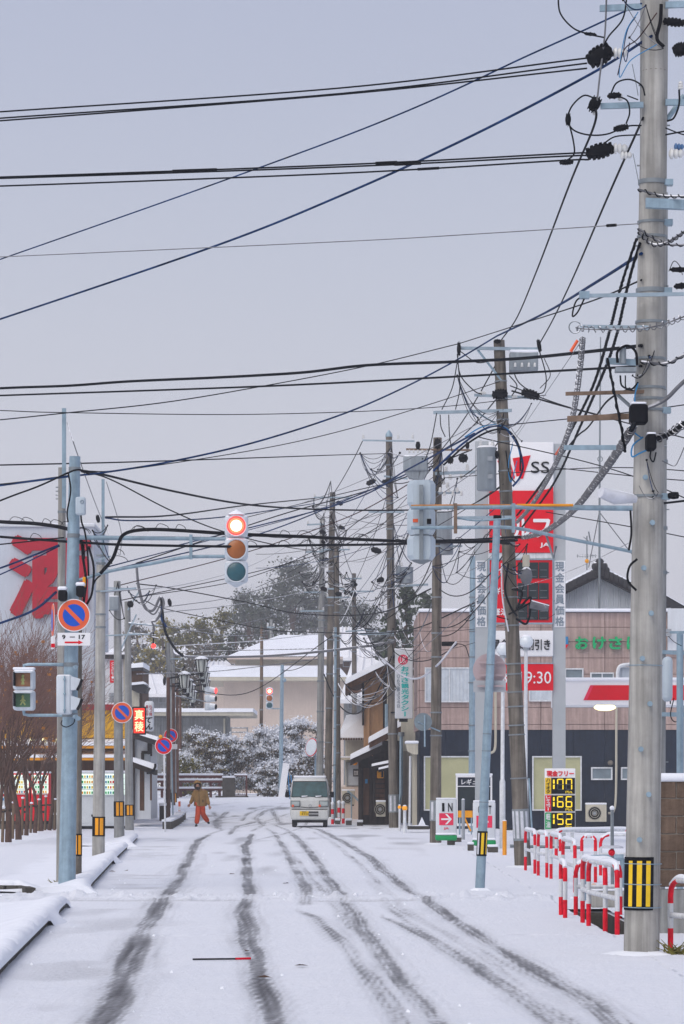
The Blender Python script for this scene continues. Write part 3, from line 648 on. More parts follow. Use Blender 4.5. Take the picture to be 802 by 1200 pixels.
mk('board', pbox(129, 774, 135.5, 800, 118.6, .3), 'red_sign', sg, False)
mk('lettering', text_shape('COSMETIC', 131, 776, 134.2, 798, 118.6, .02, 0, True), 'white_plain', sg, False)
sg = thing('led_sign', P(163, 861, 108), 'glowing red lit sign with two pale kanji beside left pole', 'sign')
mk('housing', prbox(155.5, 828, 171, 861, 108, .3, .04), 'wood_dark', sg); mk('screen', pbox(157, 830, 169.5, 859, 107.98, .02), 'led_red', sg, False)
mk('lettering', text_shape('真稜', 158, 831, 168.5, 858, 107.98, .015, .015, True), 'led_hot', sg, False)
mk('bracket', cyl(P(152, 840, 108.15), P(157, 840, 108.15), .03), 'black', sg)
sg = thing('shop_sign', P(175, 858, 110), 'rounded white sign with black brush lettering beside red lit sign', 'sign')
mk('board', prbox(169.5, 821.5, 180.5, 857, 110, .25, .1), 'white_wall', sg)
mk('lettering', text_shape('らつ焼', 175, 826, 178.5, 839, 110, .015, .01, True), 'red_kanji', sg, False); mk('lettering', text_shape('煮込み', 170.7, 826, 174, 839, 110, .015, .01, True), 'red_kanji', sg, False)
mk('lettering', text_shape('てん', 170.8, 840, 179, 855.5, 110, .015, .03, True, shear=.2), 'black', sg, False)
mk('bracket', cyl(P(168, 850, 110.1), P(171, 850, 110.1), .03), 'black', sg)
dh = thing('tavern', gp(170, 114), 'small dark trimmed house with white panels beside the left poles', 'house')
mk('wall', [pbox(150, 866, 177, 960, 113, 4)], 'white_wall', dh, False); mk('timber', [pbox(173, 866, 178, 886, 112.9, .3), pbox(166, 880, 177.5, 883.5, 112.88, .3), pbox(165.5, 882, 169, 900, 112.86, .3), pbox(150, 862, 158, 960, 112.84, .3)], 'wood_dark', dh, False)
rf = slab((153, 858), (185, 868), 112, 5, .2, 'roof_dark', 'roof', dh, .14); rf = slab((156, 893), (181, 902), 111.4, 2, .2, 'wood_dark', 'porch_roof', dh, .22)
mk('post', [pbox(164, 902, 169, 950, 112, .25), pbox(176, 902, 178, 938, 111.6, .12)], 'wood_brown', dh, False)
mk('gutter', tube(catmull([P(172, 906, 111.3), P(178, 905, 111.3), P(182, 899, 111.3), P(182, 895, 111.3)], 5), .05), 'black', dh)
mk('grey_door', pbox(169.5, 884, 176, 897, 112.8, .1), 'grey_panel', dh, False)
uh = thing('old_house', gp(165, 150), 'small house with brown brick upper wall and dark eave beyond left poles', 'house')
mk('wall', pbox(150, 783, 167, 900, 150, 5), 'wood_brown', uh, False); slab((150, 783), (168, 782), 149.6, 5, .15, 'roof_dark', 'roof', uh, .25)
mk('eave', [pprism([(153, 803), (168, 801), (174, 805), (170, 812), (160, 811), (153, 808)], 148, 2)], 'roof_dark', uh, False); mk('snow_cap', pprism([(153, 800), (168, 798.5), (172, 802), (168, 801.5), (153, 803)], 147.9, 2), 'snow', uh, False)
mk('cream_wall', pbox(153, 808, 163, 828, 149.4, .5), 'cream', uh, False)

# --- far end of the street
gw = thing('flat_roof_building', gp(220, 188), 'low grey block building with wide flat snow covered roof slab', 'building')
mk('wall', [pbox(150, 839, 266, 915, 186, 6)], 'grey_wall', gw, False); mk('roof_slab', pbox(150, 834.5, 297, 838.5, 184.5, 9), 'cream', gw, False); mk('snow_cap', pbox(150, 830, 297, 834.4, 184.4, 9), 'snow', gw, False)
for k in range(6):
    for j in range(9):
        mk('block_panel', pbox(151+j*12.7, 841+k*9, 163.1+j*12.7, 849.5+k*9, 185.93, .08), 'grey_wall', gw, False)
mk('pipe', [pbox(262, 842, 264, 900, 185.8, .1)], 'cream', gw, False)
bg = thing('beige_hall', gp(320, 210), 'long beige hall with stepped snow covered roofs behind snowy shrubs', 'building')
mk('wall', [pbox(262, 797, 405, 935, 212, 10)], 'beige_wall', bg, False); mk('eave', pbox(236, 793.5, 408, 797.5, 210.5, 14), 'cream', bg, False)
mk('low_roof', pprism([(236, 793.3), (408, 793.3), (396, 780), (248, 781)], 210.6, .5), 'snow', bg, False)
A, B, C2, D2 = P(236, 793.2, 210.5), P(408, 793.2, 210.5), P(396, 779, 219), P(250, 779, 219); mk('snow_roof', ([A, B, C2, D2], [(0, 1, 2, 3)]), 'snow', bg, False)
mk('upper_wall', pbox(276, 772, 392, 790, 219, 6), 'cream', bg, False); mk('upper_eave', pbox(266, 769.5, 402, 772.5, 218, 9), 'beige_wall', bg, False)
A, B, C2, D2 = P(266, 769, 217.9), P(402, 769, 217.9), P(380, 744, 226), P(328, 744, 226); E2 = P(300, 744, 232); mk('upper_roof', ([A, B, C2, D2], [(0, 1, 2, 3)]), 'snow', bg, False); mk('hip', ([A, D2, P(312, 750, 232)], [(0, 1, 2)]), 'snow', bg, False)
mk('handrail', [tube([P(270, 853, 200), P(291, 853, 200)], .05), tube([P(270, 858, 200), P(291, 858, 200)], .05)]+[tube([P(x, 852, 200), P(x, 866, 200)], .05) for x in (271, 290)], 'steel_grey', bg)
for k, (x0, y0, x1, y1, d, lb) in enumerate([(130, 790, 205, 832, 230, 'snow covered roof of low house left of street lanterns'), (236, 775, 275, 792, 240, 'small snowy tiled roof left of beige hall'), (378, 735, 440, 800, 245, 'large snow covered roof behind the cluster of middle poles'), (400, 770, 470, 860, 180, 'grey walled house with snowy roof behind ochre house')]):
    h = thing('distant_house', gp((x0+x1)/2, d), lb, 'house'); mid_ = (x0+x1)/2; ey = y0+(y1-y0)*.55
    mk('wall', pbox(x0+3, ey, x1-3, y1+60, d+1, 7), ['grey_wall', 'beige_wall', 'wood_brown', 'grey_wall'][k], h, False)
    a_, b_, c_, e_ = P(x0-2, ey, d), P(x1+2, ey, d), P(mid_+(x1-x0)*.3, y0, d+5), P(mid_-(x1-x0)*.3, y0, d+5)
    mk('roof', ([a_, b_, c_, e_, a_-Vector((0, 0, .25)), b_-Vector((0, 0, .25))], [(0, 1, 2, 3), (0, 4, 5, 1)]), 'slope_snow', h, False)
    for q in range(5): mk('roof_ridge', tube([a_.lerp(b_, (q+.5)/5)+Vector((0, 0, .05)), e_.lerp(c_, (q+.5)/5)+Vector((0, 0, .05))], .07, 4), 'slope_snow', h)
    for q in range(max(1, int((x1-x0)/18))): window(h, x0+8+q*16, ey+4, x0+17+q*16, ey+11, d+.95, 'glass_dark', fw=.8, frame='grey_panel')

# --- right: timber houses and ochre house
oc = thing('ochre_house', gp(447, 121), 'ochre plastered two storey house with snowy eaves behind taxi sign', 'house')
mk('wall', [pbox(427, 786, 484, 965, 121, 7)], 'ochre_wall', oc, False); mk('timber', [pbox(449, 790, 454, 866, 120.9, .2), pbox(424.5, 800, 427, 850, 120.9, .2)], 'wood_dark', oc, False)
mk('arch_relief', tube(catmull([P(432.5, 870, 120.9), P(432.5, 835, 120.9), P(435, 823, 120.9), P(440, 816, 120.9)], 8), .05), 'ochre_wall', oc)
slab((405, 802), (458, 776), 119.6, 9, .25, 'wood_brown', 'roof', oc, .28); mk('gutter', tube(catmull([P(406, 802, 119.5), P(409, 809, 119.5), P(418, 811, 119.5), P(424, 809, 119.5)], 6), .06), 'rust_post', oc)
mk('side_wall', [pbox(454, 800, 487, 965, 119.8, 1)], 'cream', oc, False)
mk('drain_pipe', tube([P(453, 825, 119.5), P(453, 855, 119.5)], .07), 'galvanised', oc)
ts = thing('timber_shop', gp(440, 117), 'dark timber shop front with snowy lean-to roofs beside concrete pole', 'house')
mk('wall', [pbox(420.5, 886, 470, 966, 117, 3)], 'wood_dark', ts, False)
slab((411, 890), (448, 873), 115.6, 4, .22, 'wood_dark', 'roof', ts, .26); slab((433, 870), (470, 851), 115.2, 4, .22, 'wood_brown', 'roof', ts, .28)
slab((436, 898), (462, 893), 115, 1.2, .1, 'wood_dark', 'porch_roof', ts, .12); slab((444, 902), (462, 898), 114.6, 1, .1, 'wood_dark', 'porch_roof', ts, .1)
mk('upper_wall', [pbox(438, 868, 472, 890, 116.4, 2)], 'wood_dark', ts, False)
for k in range(9): mk('siding_board', pbox(437, 908+k*5.5, 452, 912.4+k*5.5, 116.7, .3), 'wood_brown', ts, False)
for k in range(5): mk('pillar', pbox([420.5, 434, 437, 451, 457][k], 884, [424, 436, 440, 454, 461][k], 966, 116.6, .2), 'wood_dark', ts, False)
mk('door', pbox(426, 900, 433, 955, 116.75, .2), 'wood_brown', ts, False); mk('poster', pbox(428, 913, 431, 918, 116.7, .02), 'cable_blue', ts, False)
mk('lantern', prbox(442, 903, 450, 912, 116.2, .3, .05), 'amber', ts); mk('notice', pbox(447, 904, 449.5, 911, 116.15, .02), 'black', ts, False)
mk('lattice', [pbox(472+k*1.5, 880, 472.7+k*1.5, 962, 116.9, .1) for k in range(6)], 'wood_brown', ts, False)
mk('pipe', tube([P(470.5, 862, 112.5), P(470, 930, 112.5), P(467, 945, 112.5)], .075), 'galvanised', ts); mk('pipe_cap', cyl(P(470.5, 858, 112.5), P(470.5, 863, 112.5), .12), 'steel_grey', ts)
sb = thing('cream_house', gp(412, 126), 'small cream house with snowy hipped roof behind parked van', 'house')
mk('wall', [pbox(405, 866, 430, 965, 125, 5)], 'cream', sb, False); mk('roof', ([P(396, 864, 124.3), P(434, 864, 124.3), P(434, 832, 127.5), P(406, 838, 127.5), P(396, 867, 124.3), P(434, 867, 124.3)], [(0, 1, 2, 3), (4, 5, 1, 0)]), 'snow', sb, False)
for k in range(13): mk('roof_tile', cyl(P(397+k*3, 866, 124.25), P(397+k*3, 866, 124.6), .05, n=6), 'wood_brown', sb)
mk('eave', pbox(398, 888, 432, 890.5, 124.2, 2), 'cream', sb, False); mk('eave_snow', pbox(398, 886, 432, 887.9, 124.2, 2), 'snow', sb, False)
window(sb, 406, 893, 423, 921, 124.9, 'curtain', frame='grey_panel', fw=1.2); mk('notice_board', pbox(414, 901, 421, 910, 124.6, .1), 'black', sb, False); mk('lettering', text_shape('営業', 415, 903, 420, 908.5, 124.6, .01), 'white_plain', sb, False)
mk('wall_lamp', ball(P(416, 893.5, 124.3), .12), 'amber', sb); mk('lower_wall', pbox(400, 922, 424, 962, 124.5, 1), 'beige_wall', sb, False)
ac_unit(401, 927, 416, 943, 123, 'round fanned air conditioner unit on wall of cream house'); ac_unit(441, 940, 452, 957, 113.5, 'small air conditioner standing before dark timber shop')

# --- block wall at right edge
bw = thing('block_wall', P(790, 1093, 35), 'brown concrete block wall with snow on top at right edge', 'wall')
mk('footing', box((P(774, 0, 35).x+1.5, 35.12, .24), (3.0, .26, .53)), 'concrete_grey', bw, False)
x_ = P(773.5, 0, 35).x; z0 = P(0, 1040, 35).z; hh = (P(0, 915, 35).z-z0)/6
mk('mortar_core', box((x_+1.5, 35.12, z0+hh*3), (2.97, .11, hh*6-.01)), 'mortar', bw, False)
for r_ in range(6):
    off = -.2 if r_ % 2 else 0
    for c_ in range(-1, 8):
        a, b = max(x_, x_+off+c_*.4+.006), min(x_+3.0, x_+off+c_*.4+.394)
        if b-a > .05: mk('block', rbox(((a+b)/2, 35.12+random.uniform(-.004, .004), z0+hh*(r_+.5)), (b-a, .15, hh-.014), .008, 1), 'block', bw, False)
mk('snow_cap', rbox((x_+1.5, 35.12, z0+hh*6+.04), (3.04, .24, .10), .04), 'snow', bw)
lw = thing('low_wall', P(30, 972, 110), 'low dark wall behind tree trunks on left', 'wall'); mk('wall', pbox(-30, 955, 92, 975, 110.5, .3), 'concrete_dark', lw, False); mk('snow_cap', pbox(-30, 952.5, 92, 954.9, 110.4, .45), 'snow', lw, False)
# ================================================================ POLES
def s_at(d): return F/d
class Pole:
    def __init__(s, label, b, t, wb, wt, m='concrete', d=None, name='utility_pole', cat='utility pole', n=20, buried=.0):
        s.b, s.t, s.wb, s.wt = b, t, wb, wt; s.d = d or GD(b[1]); s.k = s.d/F
        s.o = thing(name, P(b[0], b[1], s.d), label, cat)
        A, B = P(*b, s.d), P(*t, s.d)
        pts = [A.lerp(B, i/8) for i in range(9)]; A2 = A-Vector((0, 0, .3)); pts = [A2]+pts
        s.shaft = mk('shaft', tube(pts, [wb/2*s.k]+[(wb+(wt-wb)*i/8)/2*s.k for i in range(9)], n), m, s.o)
        rr_ = wb/2*s.k; rgp = random.Random(int(b[0])); V = []
        for h_, f_ in ((.035, 1.0), (.03, 1.25), (.012, 1.7), (-.02, 2.2)):
            for j in range(14): q_ = j*math.pi/7; jj = 1+.22*math.sin(j*2.3+b[0]); V.append(A+Vector((math.cos(q_)*rr_*f_*jj if f_ > 1 else math.cos(q_)*rr_*.98, math.sin(q_)*rr_*f_*jj if f_ > 1 else math.sin(q_)*rr_*.98, h_)))
        mk('snow_collar', (V, [(i*14+j, (i+1)*14+j, (i+1)*14+(j+1) % 14, i*14+(j+1) % 14) for i in range(3) for j in range(14)]), 'snow', s.o)
    def at(s, y): u = (s.b[1]-y)/(s.b[1]-s.t[1]); return s.b[0]+(s.t[0]-s.b[0])*u
    def w(s, y): u = (s.b[1]-y)/(s.b[1]-s.t[1]); return s.wb+(s.wt-s.wb)*u
    def p(s, x, y, dd=0): return P(x, y, s.d+dd)
    def arm(s, x0, y0, x1, y1, th=3.4, m='galvanised_snow', dd=-.12, name='crossarm'):
        a, b = s.p(x0, y0, dd), s.p(x1, y1, dd); h = th*s.k
        sgn = Vector((0, 0, h/2)); t = Vector((0, h*.8, 0))
        return mk(name, prism([a-sgn, b-sgn, b+sgn, a+sgn], (0, -h*.4, 0), t), m, s.o, False)
    def band(s, y, h=2.4, m='steel_grey', grow=1.12):
        x = s.at(y); return mk('band', cyl(s.p(x, y+h/2), s.p(s.at(y-h), y-h/2), s.w(y)/2*s.k*grow, n=16), m, s.o)
    def ins(s, x, y, sz=6, m='insulator_white', dd=-.12, hor=False):
        k = s.k*sz; ax = Vector((1, 0, 0)) if hor else Vector((0, 0, 1)); o_ = s.p(x, y, dd)
        return mk('insulator', lathe(o_, ax, [(0, .12*k), (.1*k, .34*k), (.25*k, .36*k), (.3*k, .2*k), (.42*k, .32*k), (.55*k, .32*k), (.6*k, .18*k), (.72*k, .28*k), (.85*k, .26*k), (1*k, .08*k)], 10), m, s.o)
    def cover(s, x, y, w_, h_, ang=0, dd=-.15, spikes=6):      # black insulating cover with knobs
        k = s.k; c = s.p(x, y, dd); sh = [ball(c, .5, 10, (w_*k, h_*k*.8, h_*k))]
        V, Fc = sh[0]; rg = random.Random(int(x*7+y))
        for i in range(spikes):
            u = (i+.5)/spikes-.5
            for sg in (-1, 1): sh.append(box(c+Vector((u*w_*k*.9, 0, sg*h_*k*.45*math.sqrt(max(.1, 1-4*u*u*.8)))), (w_*k*.09, h_*k*.5, h_*k*.22)))
        V, Fc = join(*sh); m_ = Matrix.Rotation(-ang, 3, 'Y'); V = [m_@(v-c)+c for v in V]
        return mk('insulator_cover', (V, Fc), 'black', s.o)
    def wire(s, pts, r=.6, m='wire_black', dd=-.2, name='jumper_wire'):
        return mk(name, tube(catmull([s.p(x, y, dd) for x, y in pts], 7), r*s.k, 5), m, s.o)
    def bolts(s, y0, y1, step, side=True):
        i = 0; y = y0
        while y < y1:
            x = s.at(y); w_ = s.w(y)/2; sg = 1 if i % 2 else -1
            if side: mk('step_bolt', cyl(s.p(x+sg*w_*.9, y), s.p(x+sg*(w_+3.2), y), .009, n=6), 'steel_grey', s.o)
            else: mk('step_bolt', lathe(s.p(x+w_*.25*sg, y, -w_*s.k*.95), (0, -1, 0), [(0, .018), (.05, .014), (.055, .03), (.08, .026)], 8), 'galvanised', s.o)
            y += step; i += 1
    def trf(s, x, y0, y1, w_, dd=0, m='transformer_grey'):
        k = s.k; a = s.p(x, y1, dd); h = (y1-y0)*k; r = w_/2*k
        o_ = mk('transformer', lathe(a, (0, 0, 1), [(0, r*.9), (.03*h, r), (.9*h, r), (.93*h, r*1.06), (.96*h, r*1.06), (1.0*h, r*.85)], 18), m, s.o)
        mk('lug', [box(s.p(x+w_*.15, y0+(y1-y0)*q, dd)+Vector((0, -r*1.0, 0)), (r*.5, r*.3, .1*h)) for q in (.3, .7)], 'grey_panel', o_)
        for q in (-.3, .3): mk('bushing', lathe(s.p(x+w_*q, y0, dd), (0, 0, 1), [(0, r*.14), (r*.2, r*.22), (r*.35, r*.12), (r*.5, r*.18), (r*.6, r*.05)], 8), 'insulator_white', o_)
        return o_
    def tangle(s, cx, cy, rx, ry, n, seed, r=.38, mats=('wire_black', 'wire_grey', 'wire_black', 'wire_blue')):
        rg = random.Random(seed); an = []
        for i in range(max(5, n//3)):
            y = cy+rg.uniform(-1, .8)*ry; x = s.at(y)+rg.uniform(-1, 1)*s.w(y)*.5 if i % 3 == 0 else cx+rg.uniform(-1, 1)*rx
            if i % 3 == 1: y = round(y/11)*11
            an.append((x, y, rg.uniform(-.45, -.1)))
            if i % 3: s.cover(x, y, rg.uniform(1.6, 3.2)*(.02/s.k if s.k < .02 else 1)**.3, rg.uniform(1.6, 3), rg.uniform(-1, 1), an[-1][2], 1)
        for i in range(n):
            A, B = rg.sample(an, 2); sag = rg.uniform(.08, .5)*abs(A[0]-B[0])+rg.uniform(0, 3); q = [P(A[0], A[1], s.d+A[2]), P(B[0], B[1], s.d+B[2])]
            pts = [q[0].lerp(q[1], j/10)-Vector((0, 0, 4*(j/10)*(1-j/10)*sag*s.k)) for j in range(11)]
            mk('jumper_wire', tube(pts, r*s.k, 4, False), mats[i % len(mats)], s.o)
    def reflector(s, y0, y1, cols, bg, name='marker_band', grow=1.05, span=None):
        xm = (s.at(y0)+s.at(y1))/2; r = s.w((y0+y1)/2)/2*s.k*grow
        A, B = s.p(s.at(y1), y1), s.p(s.at(y0), y0)
        if span:
            V = []
            for i in range(25):
                q = R(span[0]+(span[1]-span[0])*i/24)
                for rr in (r, r*.97): V += [A+Vector((math.sin(q)*rr, -math.cos(q)*rr, 0)), B+Vector((math.sin(q)*rr, -math.cos(q)*rr, 0))]
            o_ = mk(name, (V, [(4*i, 4*i+4, 4*i+5, 4*i+1) for i in range(24)]+[(4*i+1, 4*i+5, 4*i+7, 4*i+3) for i in range(24)]+[(4*i, 4*i+2, 4*i+6, 4*i+4) for i in range(24)]+[(96, 98, 99, 97)]), bg, s.o)
        else: o_ = mk(name, cyl(A, B, r, n=28), bg, s.o)
        r2 = r*1.012; ax = B-A
        for (a0, a1, m_) in cols:       # angles measured from straight ahead
            V = []; n_ = 5
            for i in range(n_+1):
                q = R(a0+(a1-a0)*i/n_)
                for h in (.07, .93): V.append(A+ax*h+Vector((math.sin(q)*r2, -math.cos(q)*r2, 0)))
            mk('stripe', (V, [(2*i, 2*i+2, 2*i+3, 2*i+1) for i in range(n_)]), m_, o_)
        return o_

# --- big foreground pole on the right
R1 = Pole('largest concrete utility pole in right foreground with yellow and black band', (752, 1118), (769.5, -60), 42, 29, 'concrete', n=40)
R1.reflector(1004, 1066, [(-54, -39, 'yellow'), (-24, -8, 'yellow'), (5, 19, 'yellow')], 'black', grow=1.05, span=(-150, 30))
for y_ in (1012, 1036, 1063): R1.band(y_, 1.0, 'galvanised', 1.09)
R1.band(780, .9, 'galvanised', 1.05); R1.band(84, .6, 'concrete_brown', 1.01)
for y_ in (214, 261, 278, 341, 378, 421, 455, 468, 481, 582): R1.band(y_, 5 if y_ in (214, 341) else 3, 'steel_grey', 1.10)
for y_ in (214, 261, 341, 481, 582): mk('clamp', box(R1.p(R1.at(y_)+R1.w(y_)/2+2, y_, -.05), (.09, .1, .06)), 'galvanised', R1.o, False)
R1.bolts(560, 1000, 53, False); R1.bolts(100, 540, 47)
mk('steel_tube', cyl(R1.p(753.5, 300, .12), R1.p(754, -20, .12), 3.6*R1.k), 'concrete_grey', R1.o)
R1.arm(703, 10, 752, 8, 7, 'galvanised'); R1.arm(704, 124.5, 754, 123, 6.5, 'galvanised'); R1.arm(780, 120, 835, 120, 7, 'galvanised'); R1.arm(780, 6, 835, 4, 7, 'galvanised')
R1.arm(757, 238, 835, 242, 11, 'galvanised', -.28); mk('brace', tube([R1.p(782, 140), R1.p(802, 112)], .03), 'galvanised', R1.o)
R1.arm(690, 346.5, 835, 344, 4.2, 'galvanised_snow', -.28); R1.arm(680, 383, 760, 384, 4.5, 'galvanised_snow', -.3); mk('hook_ring', ring(R1.p(674, 383.5, -.3), 7*R1.k, .006, n=14, m=4), 'steel_grey', R1.o).scale = (1, 1, 1)
R1.arm(663, 461.5, 757, 459, 4.2, 'steel_rust'); R1.arm(665, 491, 757, 487, 6.5, 'steel_rust'); R1.arm(661, 524.5, 722, 524.5, 5.4, 'galvanised'); R1.arm(710, 423, 748, 425, 7, 'galvanised')
mk('brace', tube([R1.p(722, 461, -.1), R1.p(741, 478, -.1)], .02), 'steel_grey', R1.o)
for x_ in (685, 697): pass
mk('arm_end', box(R1.p(685, 346, -.28), (.1, .1, .07)), 'galvanised', R1.o, False)
R1.cover(703, 65, 34, 20, .55); R1.cover(703, 177, 36, 16, .25); R1.cover(664, 190, 18, 6, .05); R1.cover(692, 40, 16, 4, -.1, spikes=3); R1.cover(728, 150, 20, 7, .2); R1.cover(666, 140, 7, 14, 0, spikes=3); R1.cover(697, 122, 14, 18, -.5, spikes=4)
R1.cover(790, 26, 28, 9, -.1); R1.cover(797, 58, 18, 14, .4); R1.cover(720, 112, 18, 7, .1, spikes=3); R1.cover(797, 316, 26, 6, 0, spikes=3); R1.cover(799, 335, 20, 7, .1, spikes=3)
R1.ins(718, 62, 18, hor=True); R1.ins(718, 174, 18, hor=True); R1.ins(727, 118, 9); R1.ins(697, 135, 8); R1.ins(727, 182, 14, hor=True); R1.ins(784, 180, 18, 'insulator_white', hor=True); R1.ins(790, 172, 12, 'insulator_blue', hor=True); R1.ins(798, 105, 10)
for pts, m_, r_ in [([(654, -5), (657, 16), (672, 33), (690, 40), (708, 44)], 'wire_black', 1), ([(735, -5), (730, 22), (714, 42), (707, 55)], 'wire_black', 1), ([(716, 110), (723, 97), (738, 93), (752, 100), (756, 112)], 'wire_black', 1),
     ([(697, 115), (684, 112), (670, 125), (666, 140), (672, 152), (690, 158), (712, 157), (735, 148), (752, 147)], 'wire_black', 1), ([(668, 148), (672, 165), (673, 180), (665, 188)], 'wire_black', 1), ([(722, 112), (735, 118), (738, 132), (734, 145)], 'wire_black', 1),
     ([(735, 112), (748, 117)], 'wire_black', .8), ([(708, 168), (722, 160), (750, 158)], 'wire_black', .9), ([(748, 14), (733, 40), (726, 90), (740, 70), (770, 52)], 'cable_blue', .6), ([(745, 20), (736, 34), (731, 60), (734, 72), (738, 50)], 'wire_blue', .6), ([(770, 15), (748, 45), (732, 58), (724, 88)], 'wire_brown', .7),
     ([(741, 75), (746, 100), (748, 112)], 'steel_grey', .5), ([(742, 180), (747, 205), (749, 216)], 'steel_grey', .5), ([(775, 5), (774, 25), (770, 45), (778, 55)], 'black', 2.2), ([(796, 105), (796, 122), (790, 138), (782, 142)], 'wire_black', 1.2), ([(780, 158), (802, 154), (830, 150)], 'wire_black', 1), ([(780, 150), (802, 158), (830, 162)], 'wire_black', .8),
     ([(724, 425), (724, 412), (735, 405), (745, 412), (747, 428)], 'black', 1.6), ([(727, 440), (729, 452), (740, 456), (748, 448)], 'wire_black', 1.1), ([(733, 440), (734, 455), (744, 458)], 'wire_black', .8), ([(765, 520), (762, 535), (766, 541), (769, 530)], 'wire_black', .9), ([(754, 512), (742, 522), (741, 535), (752, 530), (762, 526)], 'cable_blue', 1.0), ([(752, 513), (745, 508), (738, 500)], 'cable_blue', .9),
     ([(748, 448), (744, 466), (747, 480)], 'cable_blue', .8), ([(690, 346), (676, 352), (671, 370), (677, 366), (685, 350)], 'black', 1.0), ([(776, 540), (790, 546), (796, 538), (802, 524)], 'wire_grey', .6), ([(784, 318), (790, 306), (797, 312), (800, 322)], 'wire_black', .5), ([(739, 598), (740, 625), (737, 645)], 'black', 1.3), ([(747, 655), (738, 664), (736, 680), (746, 692)], 'black', 1.4)]:
    R1.wire(pts, r_, m_, dd=-.25)
R1.wire([(711, -5), (709, 40), (703, 90), (700, 118)], 1.1, 'wire_grey'); R1.tangle(735, 440, 26, 40, 10, 3, .5); R1.tangle(755, 30, 28, 40, 9, 4, .5); R1.tangle(772, 560, 14, 40, 5, 6, .4)
mk('junction_box', prbox(739, 473, 760, 496, R1.d-.42, .2, .03), 'black', R1.o); mk('junction_box', prbox(758, 508, 770, 527, R1.d-.4, .2, .03), 'black', R1.o)
mk('snow_cap', prbox(740, 470.5, 758, 473.6, R1.d-.4, .16, .02), 'snow', R1.o); mk('snow_cap', prbox(759, 506, 769, 508.6, R1.d-.38, .15, .02), 'snow', R1.o)
mk('arrester', [cyl(R1.p(730, 426, -.2), R1.p(730, 408, -.2), 4*R1.k), ball(R1.p(730, 408, -.2), 4*R1.k)], 'transformer_grey', R1.o); mk('equipment_box', pbox(722, 430, 746, 435, R1.d-.3, .15), 'transformer_grey', R1.o, False)
sl = mk('street_lamp', [tube([R1.p(745, 585, -.2), R1.p(722, 583, -.3), R1.p(704, 577, -.4)], [.04, .075, .055], 10)], 'wire_white', R1.o); mk('snow_cap', tube([R1.p(742, 581.5, -.2), R1.p(722, 579.5, -.3), R1.p(705, 574.5, -.4)], [.025, .05, .03], 8), 'snow', R1.o)
mk('camera_fixture', lathe(R1.p(784, 581, -.1), (1, -.6, 0), [(0, .03), (.05, .04), (.1, .035)], 10), 'black', R1.o)
mk('service_box', prbox(778, 769, 789, 822, R1.d+8, .25, .06), 'box_blue', R1.o)
# pole behind it carrying the signal mast arm
R2 = Pole('slimmer grey pole standing directly behind the largest pole', (770, 1066), (775, 226), 19, 16, 'concrete_grey', d=41)
for y_ in (541, 619, 671, 764, 837): R2.band(y_, 4, 'steel_grey', 1.14)
R2.bolts(560, 1040, 37)
R2.arm(774, 764, 835, 767, 4.5, 'galvanised'); R2.arm(773, 837, 835, 838, 5, 'galvanised'); R2.wire([(790, 818), (786, 838), (792, 846), (800, 836)], .6); R2.wire([(784, 770), (783, 800), (786, 825)], .8)
fp = Pole('green grey steel post of equipment frame at right edge', (797, 1072), (797, 740), 8, 8, 'galvanised', d=40, name='steel_post', cat='post'); fp.arm(785, 741, 835, 741, 3, 'galvanised'); fp.wire([(783, 745), (790, 752), (799, 757)], .4)

# signal seen from behind, on its mast arm
def signal_back(px0, px1, ys_, d, label):
    r_ = thing('traffic_signal', P((px0+px1)/2, ys_[-1], d), label, 'traffic signal')
    xm = (px0+px1)/2; hw = (px1-px0)/2
    for a, b in zip(ys_, ys_[1:]):
        z0_, z1_ = P(0, b-.6, d).z, P(0, a+.6, d).z; sc = d/F; cx = P(xm, 0, d).x
        ring_ = lambda f, dy: [(cx-hw*sc*f, d+.12+dy), (cx-hw*sc*f, d-.02+dy), (cx-hw*.62*sc*f, d-.16+dy), (cx+hw*.62*sc*f, d-.16+dy), (cx+hw*sc*f, d-.02+dy), (cx+hw*sc*f, d+.12+dy)]
        h = z1_-z0_; V = []
        for f, z in ((.78, z0_), (1, z0_+.18*h), (1, z1_-.14*h), (.82, z1_)): V += [Vector((x, y, z)) for x, y in ring_(f, 0)]
        Fc = [(i*6+j, i*6+(j+1) % 6, (i+1)*6+(j+1) % 6, (i+1)*6+j) for i in range(3) for j in range(6)]+[(5, 4, 3, 2, 1, 0), (18, 19, 20, 21, 22, 23)]
        u = mk('housing', (V, Fc), 'box_blue', r_, False); mk('hood', lathe(P(xm, (a+b)/2, d+.12), (0, 1, -.1), [(0, .17), (.22, .17)], 16), 'box_blue', u)
        mk('lens', lathe(P(xm, (a+b)/2, d+.13), (0, 1, 0), [(0, .15), (.02, .14)], 16), 'lens_green', u)
    mk('bracket', pbox(xm-2.2, ys_[0]+5, xm+2.2, ys_[-1]-1, d-.22, .05), 'steel_grey', r_, False)
    mk('sticker', pbox(xm-10, ys_[1]+13, xm-4, ys_[1]+17, d-.172, .01), 'red_orange', r_, False)
    mk('cable_gland', box(P(xm+9, ys_[1]+16, d-.16), (.06, .05, .07)), 'black', r_)
    mk('base_mesh', lathe(P(xm, ys_[-1]-1, d), (0, 0, -1), [(0, .15), (.03, .11), (.06, .02)], 10), 'steel_grey', r_)
    return r_
DS = 41
signal_back(477.5, 510.5, [563, 595, 628, 657], DS, 'three section traffic signal seen from behind on right mast arm')
ma = thing('signal_mast', R2.p(770, 596), 'horizontal rusty and galvanised mast arm holding the backward signal', 'mast arm')
mk('upper_pipe', tube([P(482, 595, DS-.26), P(600, 594, DS-.2), P(768, 596, DS)], [.026, .033, .04], 10), 'galvanised', ma)
